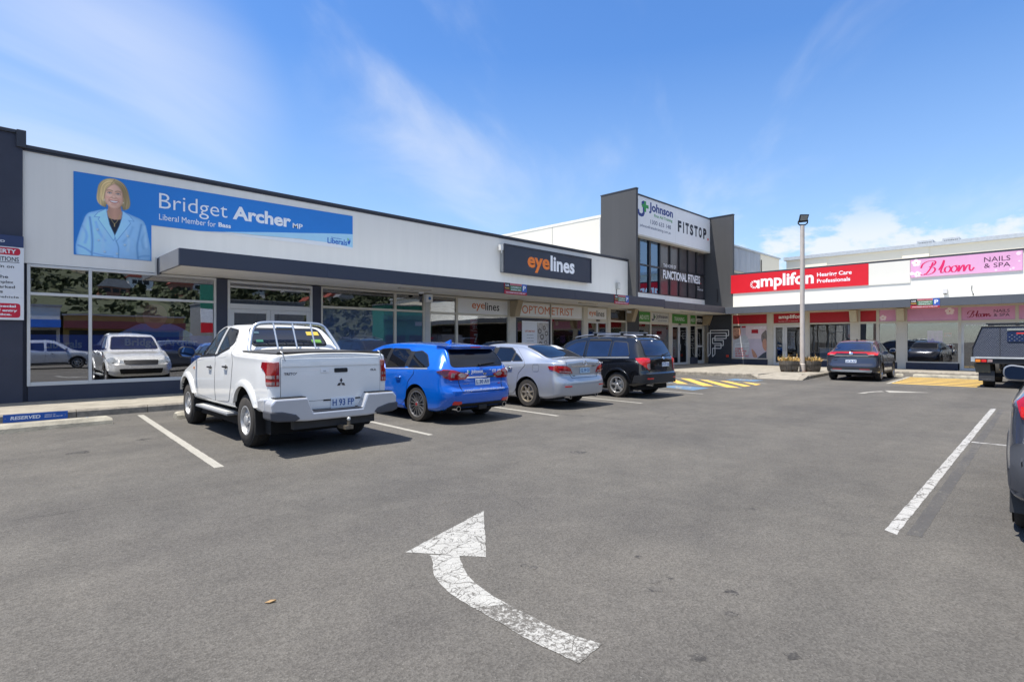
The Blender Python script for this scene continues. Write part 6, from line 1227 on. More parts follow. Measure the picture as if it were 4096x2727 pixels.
for sx, md in ((-1, 'L'), (1, 'R')):
    f = (lambda P: P) if sx > 0 else mir
    tl = c.patch('tail_light', red_l, [('rear', f([(.30, .895), (.62, .985), (.80, 1.0), (.83, .96), (.81, .86), (.70, .81), (.40, .815)])), (md, [(.02, .86), (.02, .99), (.24, .985), (.34, .97), (.2, .88), (.1, .85)])], .016)
    c.patch('lamp_lens', clear_l, [('rear', f([(.36, .90), (.50, .94), (.56, .90), (.50, .855), (.42, .85)])), ('rear', f([(.62, .93), (.68, .94), (.70, .86), (.64, .85)]))], .021, tl); c.patch('lamp_smoke', M('lamp_dark_red', (70, 4, 8), .15, coat=1.), [(md, [(.12, .88), (.14, .985), (.33, .972), (.2, .885)])], .021, tl)
    c.patch('reflector', red_l2, [('rear', f(fillet([(.50, .36), (.70, .37), (.68, .43), (.52, .42)], .01)))], .012); exhaust(c, sx * .58, .29, .06, .048)
    c.patch('headlight', MATS['headlight_glass'], [(md, [(3.95, .74), (4.4, .62), (4.45, .72), (4.0, .84)])], .01)
c.patch('rear_diffuser', black, [('rear', fillet([(-.76, .30), (-.70, .355), (-.50, .375), (.50, .375), (.70, .355), (.76, .30), (.70, .25), (-.70, .25)], .02))], .012); c.add(MB().box(-.10, .10, .04, .2, .24, .33), 'tow_hitch', black, bevel=.01)
gr = c.patch('chrome_garnish', chrome, [('rear', [(-.40, .835), (.40, .835), (.42, .86), (-.42, .86)])], .012); c.plate('L 30 AV', .02, .755, c.ray('rear', .02, .755)[0].y - .004)
y = c.ray('rear', 0, .93)[0].y - .012; lt = c.text('Johnson', (-.27, .905, .02, .992), ink_w, y - .01, name='lettering', bold=.02); lt.rotation_euler.x = 0
c.text('1300 633 148', (.14, .925, .52, .985), ink_w, y + .02, bold=.01); yb = c.ray('rear', 0, .61)[0].y - .014; c.text('www.johnsonfirstaidtraining.com.au', (-.50, .59, .52, .645), ink_w, yb, bold=.02)
c.add(MB().prism([(-.34, .985), (-.315, .985), (-.315, .93), (-.34, .905), (-.38, .905), (-.395, .93), (-.37, .935), (-.36, .925), (-.34, .935)], y + .02, y + .024), 'logo', ink_w); c.add(MB().box(-.312, -.272, y + .019, y + .023, .945, .958).box(-.298, -.285, y + .0188, y + .0228, .93, .975), 'logo_plus', M('logo_green', (60, 190, 70), .4))
c.patch('badge', chrome, [('rear', [(.08 + .045 * math.cos(a), .905 + .022 * math.sin(a)) for a in np.linspace(0, 6.283, 15)[:-1]])], .014); c.text('LEVORG', (-.46, .73, -.30, .745), chrome, c.ray('rear', -.4, .73)[0].y - .008, bold=.04, name='badge_lettering'); c.text('STI', (.42, .70, .49, .72), red_l2, c.ray('rear', .45, .71)[0].y - .012, bold=.05, shear=.3, name='badge_lettering')

# ---- silver sedan
S = dict(paint=M('silver_paint', (172, 177, 185), .28, metal=.5, coat=1., var=.03), L=4.82, ra=1.05, wb=2.775, r=.332, ar=.375, az=.01, hw=.885, tw=.22, rim=.205, crown=.014,
         zt=[(0, 1.02), (.03, 1.075), (.08, 1.10), (.25, 1.115), (.50, 1.125), (.60, 1.15), (1.0, 1.31), (1.35, 1.42), (1.6, 1.452), (2.1, 1.475), (2.5, 1.465), (2.85, 1.40), (3.6, 1.06), (3.8, 1.0), (4.4, .90), (4.7, .76), (4.82, .62)],
         zb=[(0, 1.0), (.3, 1.045), (.6, 1.04), (1.5, 1.01), (3.0, .95), (3.9, .90), (4.82, .60)], zl=[(0, .30), (.5, .22), (1.4, .20), (4.2, .20), (4.82, .24)], w=[(0, .85), (.4, .895), (1.0, .91), (2.3, .905), (3.8, .90), (4.82, .82)],
         wr=[(0, .84), (.45, .82), (.6, .78), (1.0, .72), (1.4, .685), (2.6, .69), (3.6, .84), (4.82, .8)], cr=(.30, .24), cf=(.6, .4), bow=.08, rear=[(.2, .10), (.35, .02), (.55, .0), (.68, .03), (.72, .06), (1.0, .06), (1.12, .05)], front=[(.2, .1), (.5, 0), (.9, .15)])
c = Car('sedan', 'silver sedan parked between the blue wagon and the black four wheel drive', (10.06, 8.79), 90.0, S); c.wheels('cover')
for md in ('L', 'R'):
    c.panel('door', md, fillet([(1.40, .42), (1.32, .78), (1.10, .98), (1.20, 1.08), (1.62, 1.36), (2.28, 1.40), (2.30, .30), (1.5, .30)], .04)); c.panel('door', md, fillet([(2.32, .30), (3.42, .30), (3.52, .6), (3.5, .96), (2.92, 1.30), (2.6, 1.39), (2.32, 1.40)], .05))
    c.glassp('side_window', [(md, fillet([(1.60, 1.045), (2.26, 1.02), (2.26, 1.375), (1.78, 1.36), (1.60, 1.27)], .03))], cglass, .018); c.glassp('side_window', [(md, fillet([(1.22, 1.06), (1.56, 1.05), (1.56, 1.24), (1.40, 1.16)], .02))], cglass, .018); c.glassp('side_window', [(md, fillet([(2.35, 1.015), (3.36, .985), (2.92, 1.25), (2.6, 1.355), (2.35, 1.375)], .04))], cglass, .018)
    c.patch('pillar_trim', rubber, [(md, [(2.22, 1.03), (2.38, 1.03), (2.38, 1.37), (2.22, 1.37)]), (md, [(1.54, 1.06), (1.62, 1.06), (1.62, 1.27), (1.54, 1.23)])], .0062)
    c.strip('fuel_flap' if md == 'L' else 'panel_line', M('seam_grey', (110, 114, 120), .5), md, fillet(rect(.68, .84, .86, 1.0), .04), .007, .004, None, .05, True)
for sx in (-1, 1): handle(c, sx, 1.62, .90, chrome); handle(c, sx, 2.58, .87, chrome); mirror(c, sx, 3.25, 1.03, S['paint'], .9); flap(c, sx, 1.05, .17, .38, .16)
c.glassp('rear_window', [('top', fillet([(-.64, .60), (.64, .60), (.575, 1.34), (-.575, 1.34)], [.1, .1, .06, .06]))], cglass, .02); c.glassp('windscreen', [('front', fillet([(-.68, 1.08), (.68, 1.08), (.57, 1.40), (-.57, 1.40)], .06))])
c.strip('boot_shut_line', rubber, 'rear', [(-.60, 1.09), (-.62, .98), (-.52, .80), (-.46, .70), (.46, .70), (.52, .80), (.62, .98), (.60, 1.09)], .008, .004)
c.patch('boot_crease', chrome, [('rear', [(-.44, .945), (.44, .945), (.46, .972), (-.46, .972)])], .010)
for sx, md in ((-1, 'L'), (1, 'R')):
    f = (lambda P: P) if sx > 0 else mir
    tl = c.patch('tail_light', red_l, [('rear', f([(.43, .80), (.50, .92), (.62, .97), (.84, .985), (.84, .86), (.80, .825), (.62, .80)])), (md, [(.0, .86), (.0, .985), (.22, .975), (.40, .965), (.36, .90), (.2, .85)])], .014); c.patch('lamp_lens', clear_l, [('rear', f([(.46, .81), (.78, .84), (.78, .865), (.50, .845)]))], .019, tl); c.patch('lamp_band', red_l2, [('rear', f([(.52, .90), (.80, .93), (.80, .96), (.62, .95)]))], .019, tl)
    c.patch('reflector', red_l2, [('rear', f(rect(.50, .50, .70, .53)))], .01); c.patch('headlight', MATS['headlight_glass'], [(md, [(4.1, .74), (4.5, .62), (4.55, .72), (4.1, .84)])], .01)
exhaust(c, -.48, .27, .08, .042); exhaust(c, .48, .27, .08, .042)
c.plate('CL 59 CU', 0, .855, c.ray('rear', 0, .855)[0].y - .004, .36, .12, m=M('plate_pale', (176, 206, 226), .35, var=.06, vs=10)); c.add(MB().lathe([(.052, 0), (.06, -.008), (.066, 0)], (0, 0, 0), 'y', 24, True), 'badge', chrome).location = (0, c.ray('rear', 0, 1.02)[0].y - .006, 1.02)
c.text('ALTISE', (-.42, .735, -.34, .752), ink_b, c.ray('rear', -.38, .74)[0].y - .008, bold=.05, name='badge_lettering'); c.text('CAMRY', (.40, .745, .50, .762), chrome, c.ray('rear', .45, .75)[0].y - .012, bold=.05, name='badge_lettering')
c.patch('mirror_sticker', M('sticker_pale', (190, 196, 200), .5), [('top', rect(.18, 1.02, .40, 1.28))], .011)

# ---- black four wheel drive
S = dict(paint=M('black_paint', (13, 14, 18), .16, coat=1., var=.05), L=4.56, ra=.95, wb=2.615, r=.345, ar=.395, az=.015, hw=.87, tw=.225, rim=.218, crown=.016,
         zt=[(0, 1.04), (.03, 1.08), (.10, 1.13), (.25, 1.35), (.42, 1.56), (.50, 1.605), (.8, 1.63), (1.4, 1.665), (2.1, 1.66), (2.6, 1.60), (2.85, 1.52), (3.35, 1.16), (3.5, 1.10), (4.1, 1.0), (4.45, .84), (4.56, .68)],
         zb=[(0, 1.02), (.4, 1.10), (1.5, 1.07), (3.0, 1.02), (3.7, .98), (4.56, .66)], zl=[(0, .40), (.5, .30), (1.4, .27), (4.0, .27), (4.56, .30)], w=[(0, .85), (.35, .885), (1.0, .90), (2.3, .88), (3.6, .89), (4.56, .80)],
         wr=[(0, .86), (.15, .84), (.45, .74), (.9, .73), (2.6, .73), (3.4, .84), (4.56, .8)], cr=(.24, .24), cf=(.55, .38), bow=.07, rear=[(.3, .10), (.42, .0), (.66, .0), (.70, .04), (1.0, .06), (1.15, .06)], front=[(.2, .1), (.5, 0), (1.0, .12)])
c = Car('sport_utility_car', 'black four wheel drive with silver roof bars and alloy wheels', (13.42, 8.64), 90.4, S); c.wheels('five')
for md in ('L', 'R'):
    c.panel('door', md, fillet([(1.30, .50), (1.22, .84), (1.10, 1.0), (1.18, 1.50), (1.34, 1.60), (2.06, 1.605), (2.08, .36), (1.42, .36)], .04)); c.panel('door', md, fillet([(2.10, .36), (3.14, .36), (3.28, .66), (3.28, 1.06), (2.82, 1.46), (2.5, 1.57), (2.10, 1.605)], .05))
    gw = M('car_glass_painted_sky', (14, 27, 56), .03, var=.3, vs=2, spec=.8, coat=.5)  # blue of the reflected sky put into the glass base colour
    c.glassp('side_window', [(md, fillet([(1.24, 1.10), (2.02, 1.09), (2.02, 1.54), (1.24, 1.54)], .04))], gw, .018); c.glassp('side_window', [(md, fillet([(2.12, 1.085), (3.10, 1.07), (2.78, 1.38), (2.5, 1.50), (2.12, 1.54)], .05))], gw, .018); c.glassp('side_window', [(md, fillet([(.56, 1.16), (.62, 1.12), (1.16, 1.10), (1.16, 1.53), (.72, 1.50)], .06))], gw, .018)
    c.patch('window_base_strip', galv, [(md, [(.56, 1.085), (2.0, 1.055), (3.2, 1.04), (3.2, 1.05), (2.0, 1.068), (.56, 1.098)])], .01); c.patch('weather_shield', rubber, [(md, [(1.22, 1.545), (2.0, 1.55), (2.0, 1.60), (1.3, 1.59)])], .02)
arch_lip(c, .95, .06, off=.016); arch_lip(c, 3.565, .06, off=.016)
for sx in (-1, 1): handle(c, sx, 1.5, .93, chrome); handle(c, sx, 2.45, .92, chrome); mirror(c, sx, 3.0, 1.12, S['paint'], 1.0); flap(c, sx, .95, .18, .42, .18)
c.glassp('rear_window', [('rear', fillet([(-.68, 1.13), (.68, 1.13), (.58, 1.56), (-.58, 1.56)], .07))], M('car_glass_navy', (18, 26, 54), .04, var=.3, vs=2, spec=.7, coat=.4), .02); c.glassp('windscreen', [('front', fillet([(-.68, 1.18), (.68, 1.18), (.58, 1.55), (-.58, 1.55)], .06))])
wiper(c, .1, .5, 1.13, 1.20); c.patch('window_sticker', ink_w, [('rear', rect(-.06, 1.52, .01, 1.545))], .012)
rl = M('roof_rail', (166, 168, 172), .3, metal=.8)
for sx in (-1, 1): c.add(MB().tube(spl([(sx * .60, .48, 1.61), (sx * .595, .62, 1.685), (sx * .59, 1.2, 1.715), (sx * .58, 2.0, 1.71), (sx * .57, 2.5, 1.66), (sx * .57, 2.6, 1.62)], 5, False), .022, 8), 'roof_rail', rl, smooth=50)
for yy in (.95, 1.85):
    rb = c.add(MB().box(-.70, .70, yy - .03, yy + .03, 1.765, 1.785), 'roof_bar', rl, bevel=.008); mb = MB()
    for sx in (-1, 1): mb.box(sx * .59 - .04, sx * .59 + .04, yy - .045, yy + .045, 1.69, 1.764)
    c.add(mb, 'bar_foot', black, rb, bevel=.01)
c.add(MB().tube([(.3, .62, 1.63), (.32, .38, 1.86)], .006, 5), 'aerial', black)
c.strip('tailgate_shut_line', rubber, 'rear', [(-.70, 1.10), (-.60, .98), (-.60, .78), (-.54, .72), (.54, .72), (.60, .78), (.60, .98), (.70, 1.10)], .009, .004)
for sx, md in ((-1, 'L'), (1, 'R')):
    f = (lambda P: P) if sx > 0 else mir
    tl = c.patch('tail_light', red_l2, [('rear', f([(.60, .78), (.60, 1.07), (.80, 1.08), (.84, 1.0), (.76, .84), (.66, .76)])), (md, [(.0, .88), (.0, 1.08), (.18, 1.085), (.36, 1.07), (.24, .94), (.1, .84)])], .016); c.patch('lamp_lens', clear_l, [('rear', f([(.605, .785), (.605, .95), (.70, .93), (.72, .83), (.66, .77)]))], .021, tl)
    c.patch('reflector', red_l2, [('rear', f(rect(.52, .52, .74, .555)))], .012); c.patch('headlight', MATS['headlight_glass'], [(md, [(3.85, .84), (4.25, .72), (4.3, .82), (3.85, .94)])], .01)
bl = M('bumper_graphite', (34, 35, 38), .5, var=.1); c.patch('rear_bumper_cover', bl, [('rear', fillet([(-.84, .42), (.84, .42), (.84, .655), (-.84, .655)], .02)), ('L', [(.0, .42), (.0, .65), (.38, .62), (.46, .42)]), ('R', [(.0, .42), (.0, .65), (.38, .62), (.46, .42)])], .008); mb = MB(); [mb.box(x, x + .05, .01, .04, .40, .46) for x in np.arange(-.1, .7, .14)]; c.add(mb, 'bumper_rib', bl, bevel=.01)
c.plate('F 17 1S', .16, .90, c.ray('rear', .16, .9)[0].y - .004); c.patch('badge', chrome, [('rear', [(.06 + .055 * math.cos(a), 1.075 + .03 * math.sin(a)) for a in np.linspace(0, 6.283, 15)[:-1]])], .014); exhaust(c, -.5, .36, .06, .03)

# ---- dark grey crossover at the right-hand shops
def crossover(label, loc, head, paint, name='crossover_car', group=None, clad=None, lamps=True, grille=True):
    S = dict(paint=paint, L=4.34, ra=.83, wb=2.61, r=.335, ar=.375, az=.015, hw=.875, tw=.22, rim=.23, crown=.012,
             zt=[(0, 1.02), (.03, 1.06), (.10, 1.10), (.35, 1.25), (.70, 1.45), (.85, 1.51), (1.1, 1.555), (1.6, 1.59), (2.1, 1.58), (2.5, 1.52), (2.75, 1.43), (3.3, 1.10), (3.45, 1.06), (4.0, .98), (4.25, .82), (4.34, .66)],
             zb=[(0, 1.0), (.4, 1.06), (1.5, 1.02), (3.0, .98), (3.6, .96), (4.34, .64)], zl=[(0, .36), (.5, .27), (1.4, .24), (4.0, .24), (4.34, .28)], w=[(0, .84), (.35, .885), (.9, .90), (2.2, .88), (3.5, .89), (4.34, .80)],
             wr=[(0, .86), (.15, .82), (.6, .72), (1.0, .69), (2.5, .69), (3.35, .84), (4.34, .8)], cr=(.26, .26), cf=(.55, .4), bow=.07, rear=[(.2, .12), (.38, .02), (.55, .0), (.70, .06), (.95, .10), (1.1, .06)], front=[(.2, .1), (.5, 0), (1.0, .12)])
    c = Car(name, label, loc, head, S, group); c.wheels('dark'); cl = M('cladding_black', (46, 47, 50), .6, var=.1)
    for md in ('L', 'R'):
        c.panel('door', md, fillet([(1.22, .44), (1.14, .80), (1.0, .96), (1.2, 1.36), (1.98, 1.49), (2.0, .32), (1.32, .32)], .04)); c.panel('door', md, fillet([(2.02, .32), (3.0, .32), (3.16, .62), (3.16, 1.02), (2.72, 1.38), (2.4, 1.47), (2.02, 1.495)], .05))
        c.glassp('side_window', [(md, fillet([(.82, 1.20), (1.0, 1.10), (1.94, 1.05), (1.94, 1.45), (1.3, 1.42)], .04))], cglass_t, .016); c.glassp('side_window', [(md, fillet([(2.04, 1.045), (2.98, 1.03), (2.66, 1.30), (2.4, 1.42), (2.04, 1.455)], .05))], cglass_t, .016)
        c.patch('side_skirt', cl, [(md, [(1.28, .245), (3.0, .245), (3.0, .36), (1.28, .38)])], .018)
    arch_lip(c, .83, .06, cl, .014); arch_lip(c, 3.44, .06, cl, .014)
    for sx in (-1, 1): handle(c, sx, 2.3, .90, chrome); mirror(c, sx, 2.93, 1.165, M('mirror_shell', (120, 124, 130), .3, coat=.5), 1.0, M('mirror_navy', (52, 72, 108), .03, metal=1), -.075)
    c.glassp('rear_window', [('rear', fillet([(-.64, 1.16), (.64, 1.16), (.54, 1.47), (-.54, 1.47)], .08))], M('car_glass_skyblue', (16, 34, 70), .04, var=.3, vs=2, spec=.7, coat=.4), .02); c.glassp('windscreen', [('front', fillet([(-.66, 1.13), (.66, 1.13), (.55, 1.47), (-.55, 1.47)], .06))])
    c.patch('rear_bumper_cover', cl, [('rear', fillet([(-.82, .40), (.82, .40), (.84, .56), (-.84, .56)], .02)), ('L', [(.0, .40), (.0, .56), (.30, .56), (.42, .38)]), ('R', [(.0, .40), (.0, .56), (.30, .56), (.42, .38)])], .014)
    return c, S, cl
c, S, cl = crossover('dark grey crossover with a full width red rear light bar, parked at the right-hand shops', (25.05, 5.90), 2.2, M('grey_paint', (62, 66, 78), .22, metal=.4, coat=1.))
c.patch('lower_trim', galv, [('rear', fillet([(-.66, .36), (.66, .36), (.70, .44), (-.70, .44)], .02))], .02); lb = c.patch('light_bar', red_l, [('rear', [(-.84, 1.07), (.84, 1.07), (.82, 1.125), (-.82, 1.125)])], .014); c.patch('tail_light', red_l2, [('rear', [(-.84, 1.0), (-.55, 1.03), (-.50, 1.07), (-.84, 1.07)]), ('L', [(0, 1.0), (0, 1.12), (.22, 1.10), (.2, 1.02)])], .014); c.patch('tail_light', red_l2, [('rear', [(.84, 1.0), (.55, 1.03), (.50, 1.07), (.84, 1.07)]), ('R', [(0, 1.0), (0, 1.12), (.22, 1.10), (.2, 1.02)])], .014)
for sx in (-1, 1): c.patch('lamp_lens', clear_l, [('rear', [(sx * .56, 1.005), (sx * .74, .995), (sx * .74, 1.03), (sx * .58, 1.035)])], .02); c.patch('reflector', red_l2, [('rear', rect(min(sx * .3, sx * .62), .455, max(sx * .3, sx * .62), .475))], .018)
c.patch('chrome_garnish', M('satin_silver', (190, 192, 196), .25, metal=.6), [('rear', [(-.55, .955), (.55, .955), (.66, 1.0), (-.66, 1.0)])], .012); c.patch('badge', chrome, [('rear', fillet(rect(-.06, 1.0, .06, 1.10), .02))], .02); c.plate('LH 34 AP', 0, .765, c.ray('rear', 0, .765)[0].y - .004); wiper(c, .0, .4, 1.165, 1.185); c.text('HR-V', (-.60, .80, -.46, .83), chrome, c.ray('rear', -.5, .8)[0].y - .014, bold=.03, name='badge_lettering')
c.add(MB().hexa([(-.03, 1.1, 1.56), (.03, 1.1, 1.56), (.025, 1.28, 1.575), (-.025, 1.28, 1.575), (-.01, 1.1, 1.65), (.01, 1.1, 1.65), (.005, 1.22, 1.60), (-.005, 1.22, 1.60)]), 'shark_fin_aerial', black)
# ---- grey car at the right edge, close to the camera
c, S, cl = crossover('dark grey blue car cut off by the right edge, nearest the camera', (6.12, -.57), 1.0, M('slate_paint', (74, 80, 92), .24, metal=.4, coat=1.))
for sx, md in ((-1, 'L'), (1, 'R')):
    f = (lambda P: P) if sx > 0 else mir
    tl = c.patch('tail_light', red_l, [('rear', f([(.60, .92), (.68, .88), (.80, .94), (.83, 1.05), (.78, 1.10), (.62, 1.04)])), (md, [(.06, .96), (.06, 1.09), (.14, 1.10), (.26, 1.10), (.2, 1.0), (.12, .96)])], .016); c.patch('lamp_lens', red_l2, [(md, [(.03, .95), (.03, 1.04), (.14, 1.06), (.18, 1.0), (.1, .94)])], .021, tl); flap(c, sx, .83, .19, .5, .2, cl)
c.patch('rear_bumper_cover', M('bumper_grey', (70, 72, 77), .55), [('rear', fillet([(-.86, .38), (.86, .38), (.86, .74), (.70, .80), (-.70, .80), (-.86, .74)], .03)), ('L', [(.0, .40), (.0, .72), (.16, .66), (.34, .42)])], .018); c.plate('K 68', 0, .78, c.ray('rear', 0, .78)[0].y - .004)
# ---- white car one bay beyond it, only a sliver in view
c, S, cl = crossover('white car of which a sliver shows under the near grey car mirror', (11.9, -.80), 0, MATS['white_paint'])
for sx, md in ((-1, 'L'), (1, 'R')): c.patch('tail_light', red_l, [(md, [(.0, .92), (.0, 1.08), (.2, 1.08), (.14, .94)])], .016)

# ---- dark tray-back utility with a checker plate canopy
t = Thing('utility_truck', 'dark tray back utility with black checker plate canopy box and mud flaps', 'utility truck', Matrix.Translation((23.8, .82, 0)) @ Matrix.Rotation(R_(-90), 4, 'Z'), (0, 0, 0))
ck = bpy.data.materials.new('checker_plate'); ck.use_nodes = True; tt = ck.node_tree; bb_ = tt.nodes['Principled BSDF']; bb_.inputs['Base Color'].default_value = (*lin((66, 72, 86)), 1); bb_.inputs['Roughness'].default_value = .45; bb_.inputs['Metallic'].default_value = .3
tcn = tt.nodes.new('ShaderNodeTexCoord'); mp = tt.nodes.new('ShaderNodeMapping'); mp.inputs['Rotation'].default_value = (0, R_(45), 0); tt.links.new(tcn.outputs['Object'], mp.inputs[0]); ckn = tt.nodes.new('ShaderNodeTexVoronoi'); ckn.inputs['Scale'].default_value = 26; ckn.inputs['Randomness'].default_value = .12; tt.links.new(mp.outputs[0], ckn.inputs[0]); bpn = tt.nodes.new('ShaderNodeBump'); bpn.inputs['Strength'].default_value = 1; bpn.inputs['Distance'].default_value = .03; tt.links.new(ckn.outputs[0], bpn.inputs['Height']); tt.links.new(bpn.outputs[0], bb_.inputs['Normal'])
dk = M('tray_black', (30, 31, 34), .5, var=.15); sec = [(-1.38, 1.02), (-1.38, 1.32), (-1.14, 2.02), (1.14, 2.02), (1.38, 1.32), (1.38, 1.02)]
cb = t.add(MB().prism(sec, .02, 1.9), 'canopy_box', ck, bevel=.012); mb = MB()
for a, b_ in zip(sec, sec[1:]): mb.tube([(a[0], .015, a[1]), (b_[0], .015, b_[1])], .016, 6)
t.add(mb, 'canopy_edge', dk, cb); t.each('door_seam', black, [(-.70, -.69, .0, .018, 1.04, 2.0), (.69, .70, .0, .018, 1.04, 2.0)], cb)
wn = t.add(MB().box(-.52, .52, .0, .018, 1.52, 1.86), 'rear_panel', M('mesh_blue', (36, 52, 90), .3, var=.4, vs=14, metal=.4), cb); mb = MB()
for i in range(9):
    for j in range(4): mb.box(-.48 + i * .12 + (.06 if j % 2 else 0), -.45 + i * .12 + (.06 if j % 2 else 0), -.006, -.001, 1.55 + j * .06, 1.56 + j * .06)
t.add(mb, 'mesh_highlight', galv, wn); t.add(MB().box(-.3, .1, -.012, -.002, 1.77, 1.81), 'brake_light', red_l2, cb); mb = MB(); mb.box(-.52, .52, -.02, .0, 1.885, 1.90); mb.box(-.52, .52, -.02, .0, 1.925, 1.94); t.add(mb, 'rail', chrome, cb)
t.add(MB().lathe([(0, -.02), (.06, -.018), (.075, 0), (.075, .018)], (0, 0, 1.42), 'y', 20), 'canopy_lock', chrome, cb, smooth=60)
rk = MB(); [rk.box(x, x + .04, .1, 1.8, 2.06, 2.09) for x in (-1.0, -.35, .35, .96)]; [rk.box(-1.05, 1.05, y_, y_ + .05, 2.091, 2.13) for y_ in (.1, 1.7)]; [rk.box(x, x + .05, y_, y_ + .05, 2.021, 2.06) for x in (-1.0, .96) for y_ in (.1, 1.7)]; t.add(rk, 'roof_rack', dk, cb)
t.add(MB().box(-1.42, 1.42, -.02, 2.2, .96, 1.015), 'tray', galv, bevel=.01); t.add(MB().box(-1.42, -1.32, -.03, .0, .86, 1.02), 'tray_corner', galv); t.add(MB().box(-1.30, 1.30, .02, .12, .80, .955), 'rear_beam', dk)
for sx in (-1, 1):
    for i, m in enumerate((amber_l, red_l2, clear_l)): t.add(MB().box(sx * (1.24 - i * .15) - .065, sx * (1.24 - i * .15) + .065, -.015, .018, .845, .935), 'tail_light', m, bevel=.006)
    t.add(MB().hexa([(sx * 1.30, .1, .5), (sx * .93, .1, .5), (sx * .93, .12, .5), (sx * 1.30, .12, .5), (sx * 1.36, .1, .8), (sx * .95, .1, .8), (sx * .95, .12, .8), (sx * 1.36, .12, .8)]), 'mud_guard', M('guard_olive', (86, 80, 62), .6)); fp_ = t.add(MB().box(min(sx * 1.24, sx * .83), max(sx * 1.24, sx * .83), .13, .15, .22, .55), 'mud_flap', M('flap_grey', (56, 56, 58), .7), bevel=.01)
    t.text('UTE TRAYS', (sx * 1.03 - .12, .27, sx * 1.03 + .12, .29), M('flap_print', (130, 130, 130), .6), .128, fp_)
for sx in (-1, 1):
    for yw in (.82, 3.9):
        w_ = bpy.data.objects.new('wheel', None); COL.objects.link(w_); w_.parent = t.root; w_.location = (sx * 1.16, yw, .40); r = .40
        MB().lathe([(.22, -.0 * sx), (.30, sx * .012), (.385, 0), (.40, -sx * .04), (.40, -sx * .24), (.385, -sx * .28), (.22, -sx * .27)], (0, 0, 0), 'x', 40).build('tyre', tyre_m, w_, smooth=40); MB().lathe([(.225, 0), (.2, -sx * .04), (.1, -sx * .02), (0, -sx * .02)], (0, 0, 0), 'x', 28).build('rim', dark_r, w_, smooth=40)
pl = t.add(MB().box(.10 - .185, .10 + .185, -.03, -.016, .79, .91), 'number_plate', plate_w, bevel=.006); t.text('K 63 AB', (-.07, .815, .27, .895), plate_b, -.031, pl, bold=.02, name='plate_lettering')
t.add(MB().box(-.6, .6, .3, 4.3, .5, .8).box(-.9, .9, .5, 1.1, .36, .46), 'chassis', under); t.add(MB().box(-.35, .35, -.0, .1, .44, .56), 'tow_bar', dk)
mb = MB(); cabs = [(2.25, 1.0), (2.25, 1.72), (2.45, 1.84), (3.4, 1.84), (4.05, 1.28), (4.9, 1.16), (5.15, .95), (5.2, .5), (2.25, .5)]; mb.prism(cabs, -.86, .86, 'x'); cab = t.add(mb, 'cab', M('dark_paint', (32, 35, 42), .2, coat=1.), bevel=.05)
mb = MB(); [mb.prism([(2.4, 1.3), (2.45, 1.72), (3.35, 1.74), (3.85, 1.3)], sx * .862, sx * .868, 'x') for sx in (-1, 1)]; mb.box(-.65, .65, 2.243, 2.249, 1.3, 1.68); t.add(mb, 'cab_glass', cglass, cab)

# ------------------------------------------------------------------ what stands across the car park, behind the camera (seen mirrored in the shop glass)
def hv(x, y):
    d = math.hypot(x - 30, y + 20); base = max(0, (-y - 75)) / 150.
    return min(1.25, base) ** 1.1 * 27 * (1 + .12 * math.sin(x * .031 + 1) + .08 * math.sin(x * .083 + y * .02))
mb = MB(); nx, ny = 60, 26
for j in range(ny):
    for i in range(nx): x = -170 + 420 * i / (nx - 1); y = -70 - 330 * j / (ny - 1); mb.v.append((x, y, hv(x, y) - .3 + random.uniform(-.4, .4)))
for j in range(ny - 1):
    for i in range(nx - 1): a = j * nx + i; mb.f.append((a, a + 1, a + nx + 1, a + nx)); mb.mi.append(0)
struct('hillside', mb, M('hill_scrub', (58, 64, 44), .95, var=.5, vs=.12, dirt=(54, 62, 40)), smooth=80)
rnd = random.Random(3); mb = MB()
for i in range(2600):
    x = rnd.uniform(-120, 230); y = -78 - 200 * rnd.random() ** .8; z = hv(x, y) - .5; s_ = rnd.uniform(1.0, 3.0)
    for k in range(18):
        a = rnd.uniform(0, 6.28); e = rnd.uniform(-.4, 1.2); q = Vector((math.cos(a) * math.cos(e), math.sin(a) * math.cos(e), math.sin(e) * .9)) * s_ * .6; cpt = Vector((x, y, z + s_ * .8)) + q; n1 = Vector((rnd.uniform(-1, 1), rnd.uniform(-1, 1), rnd.uniform(-1, 1))).normalized(); n2 = n1.orthogonal().normalized(); r = s_ * .3
        mb.quad([cpt + n1 * r, cpt + n2 * r * .8, cpt - n1 * r * .9, cpt - n2 * r])
tag(mb.build('hillside_trees', M('hill_leaf', (66, 74, 50), .95, var=.5, vs=.5), recalc=False), 'dark green wood covering the far hillside mirrored in the shop windows', 'trees', kind='stuff')
wl = [M('house_white', (214, 212, 206), .8), M('house_brick', (150, 104, 84), .85), M('house_tan', (190, 176, 150), .8)]; rf = [M('roof_red', (140, 66, 54), .8), M('roof_grey', (120, 122, 126), .6), M('roof_pale', (196, 196, 194), .6)]
house = None
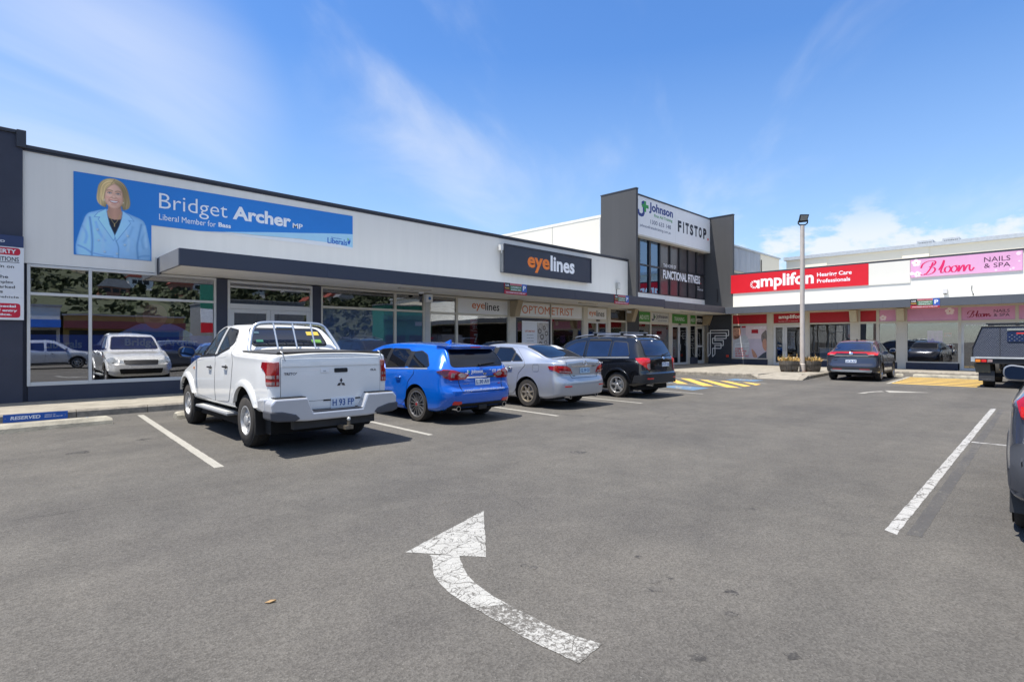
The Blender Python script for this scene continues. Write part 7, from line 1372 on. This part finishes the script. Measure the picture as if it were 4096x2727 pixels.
for i in range(64):
    x = rnd.uniform(-40, 130); y = -rnd.uniform(150, 290); z = hv(x, y); w2, d2, h2 = rnd.uniform(2.6, 4.4), rnd.uniform(2.2, 3.2), rnd.uniform(2.2, 3)
    t = Thing('hillside_house', 'small house among trees on the far hillside, seen mirrored in shop glass', 'house', FW, (x, y, z), 'hillside houses')
    t.box('wall', wl[i % 3], x - w2, x + w2, y - d2, y + d2, z - 2, z + h2); t.add(MB().prism([(x - w2 - .4, z + h2), (x + w2 + .4, z + h2), (x + w2 * .6, z + h2 + 1.8), (x - w2 * .6, z + h2 + 1.8)], y - d2 - .4, y + d2 + .4), 'roof', rf[(i * 2 + i // 3) % 3])
    q = MB(); [q.box(x + k * w2 * .5 - .7, x + k * w2 * .5 + .7, y + d2 + .01, y + d2 + .06, z + .9, z + 2.1) for k in (-1, 0, 1)]; t.add(q, 'window', black)
def shop(name, label, x0, x1, y, h, wall, band, bz, txt=None, dep=12):
    t = Thing(name, label, 'building', FW, ((x0 + x1) / 2, y, 0)); t.box('wall', wall, x0, x1, y - dep, y, 0, h); t.box('roof_edge', rf[1], x0 - .1, x1 + .1, y - dep, y + .1, h, h + .12); t.box('fascia', band, x0, x1, y + .001, y + .9, bz, bz + .55)
    q = MB(); n = max(2, int((x1 - x0) / 3)); [q.box(x0 + (x1 - x0) * (k + .08) / n, x0 + (x1 - x0) * (k + .92) / n, y + .002, y + .03, .3, 2.4) for k in range(n)]; t.add(q, 'window', black)
    return t
shop('shop_building', 'low shop across the car park with maroon fascia, mirrored in the left window', 3.4, 11.3, -20, 3.5, M('opp_tan', (150, 128, 70), .8), M('opp_maroon', (96, 40, 46), .6), 2.55)
shop('shop_building', 'pale cream shop with blue fascia at the edge of the mirrored view', -6, 3.2, -20, 4.2, M('opp_cream', (196, 188, 170), .8), M('opp_blue', (36, 96, 190), .6), 2.6)
shop('shop_building', 'plain white block across the car park mirrored behind the pickup', 14.5, 24, -21, 5.4, M('opp_white', (120, 122, 124), .8), M('opp_slate', (70, 78, 92), .6), 2.7)
t = shop('shop_building', 'green fuel station canopy and shop mirrored in the middle windows', 35, 52, -24, 6.0, M('opp_green', (40, 120, 96), .6), M('opp_dark_green', (26, 84, 66), .6), 4.2, None, 2.5)
t = Thing('pylon_sign', 'tall green and white pylon sign mirrored in the left window', 'sign', FW, (12.9, -19, 0)); t.box('post', black, 13.35, 13.6, -19.1, -18.9, 0, 6.5); t.box('panel', MATS['opp_green'], 12.35, 13.3, -19.1, -18.95, 4.4, 6.4); t.box('panel', white_v, 12.35, 13.3, -19.1, -18.95, 3.2, 4.38); t.box('panel', red_v, 12.35, 13.3, -19.1, -18.95, 2.3, 3.18)
c, S, cl = crossover('silver hatchback behind the camera, mirrored in the left shop window', (.75, -7.4), 2, MATS['silver_paint'])
for md, f in (('L', mir), ('R', lambda P: P)): c.patch('headlight', MATS['headlight_glass'], [(md, [(3.85, .80), (4.15, .72), (4.2, .82), (3.85, .9)]), ('front', f([(.5, .72), (.78, .76), (.78, .86), (.5, .82)]))], .01)
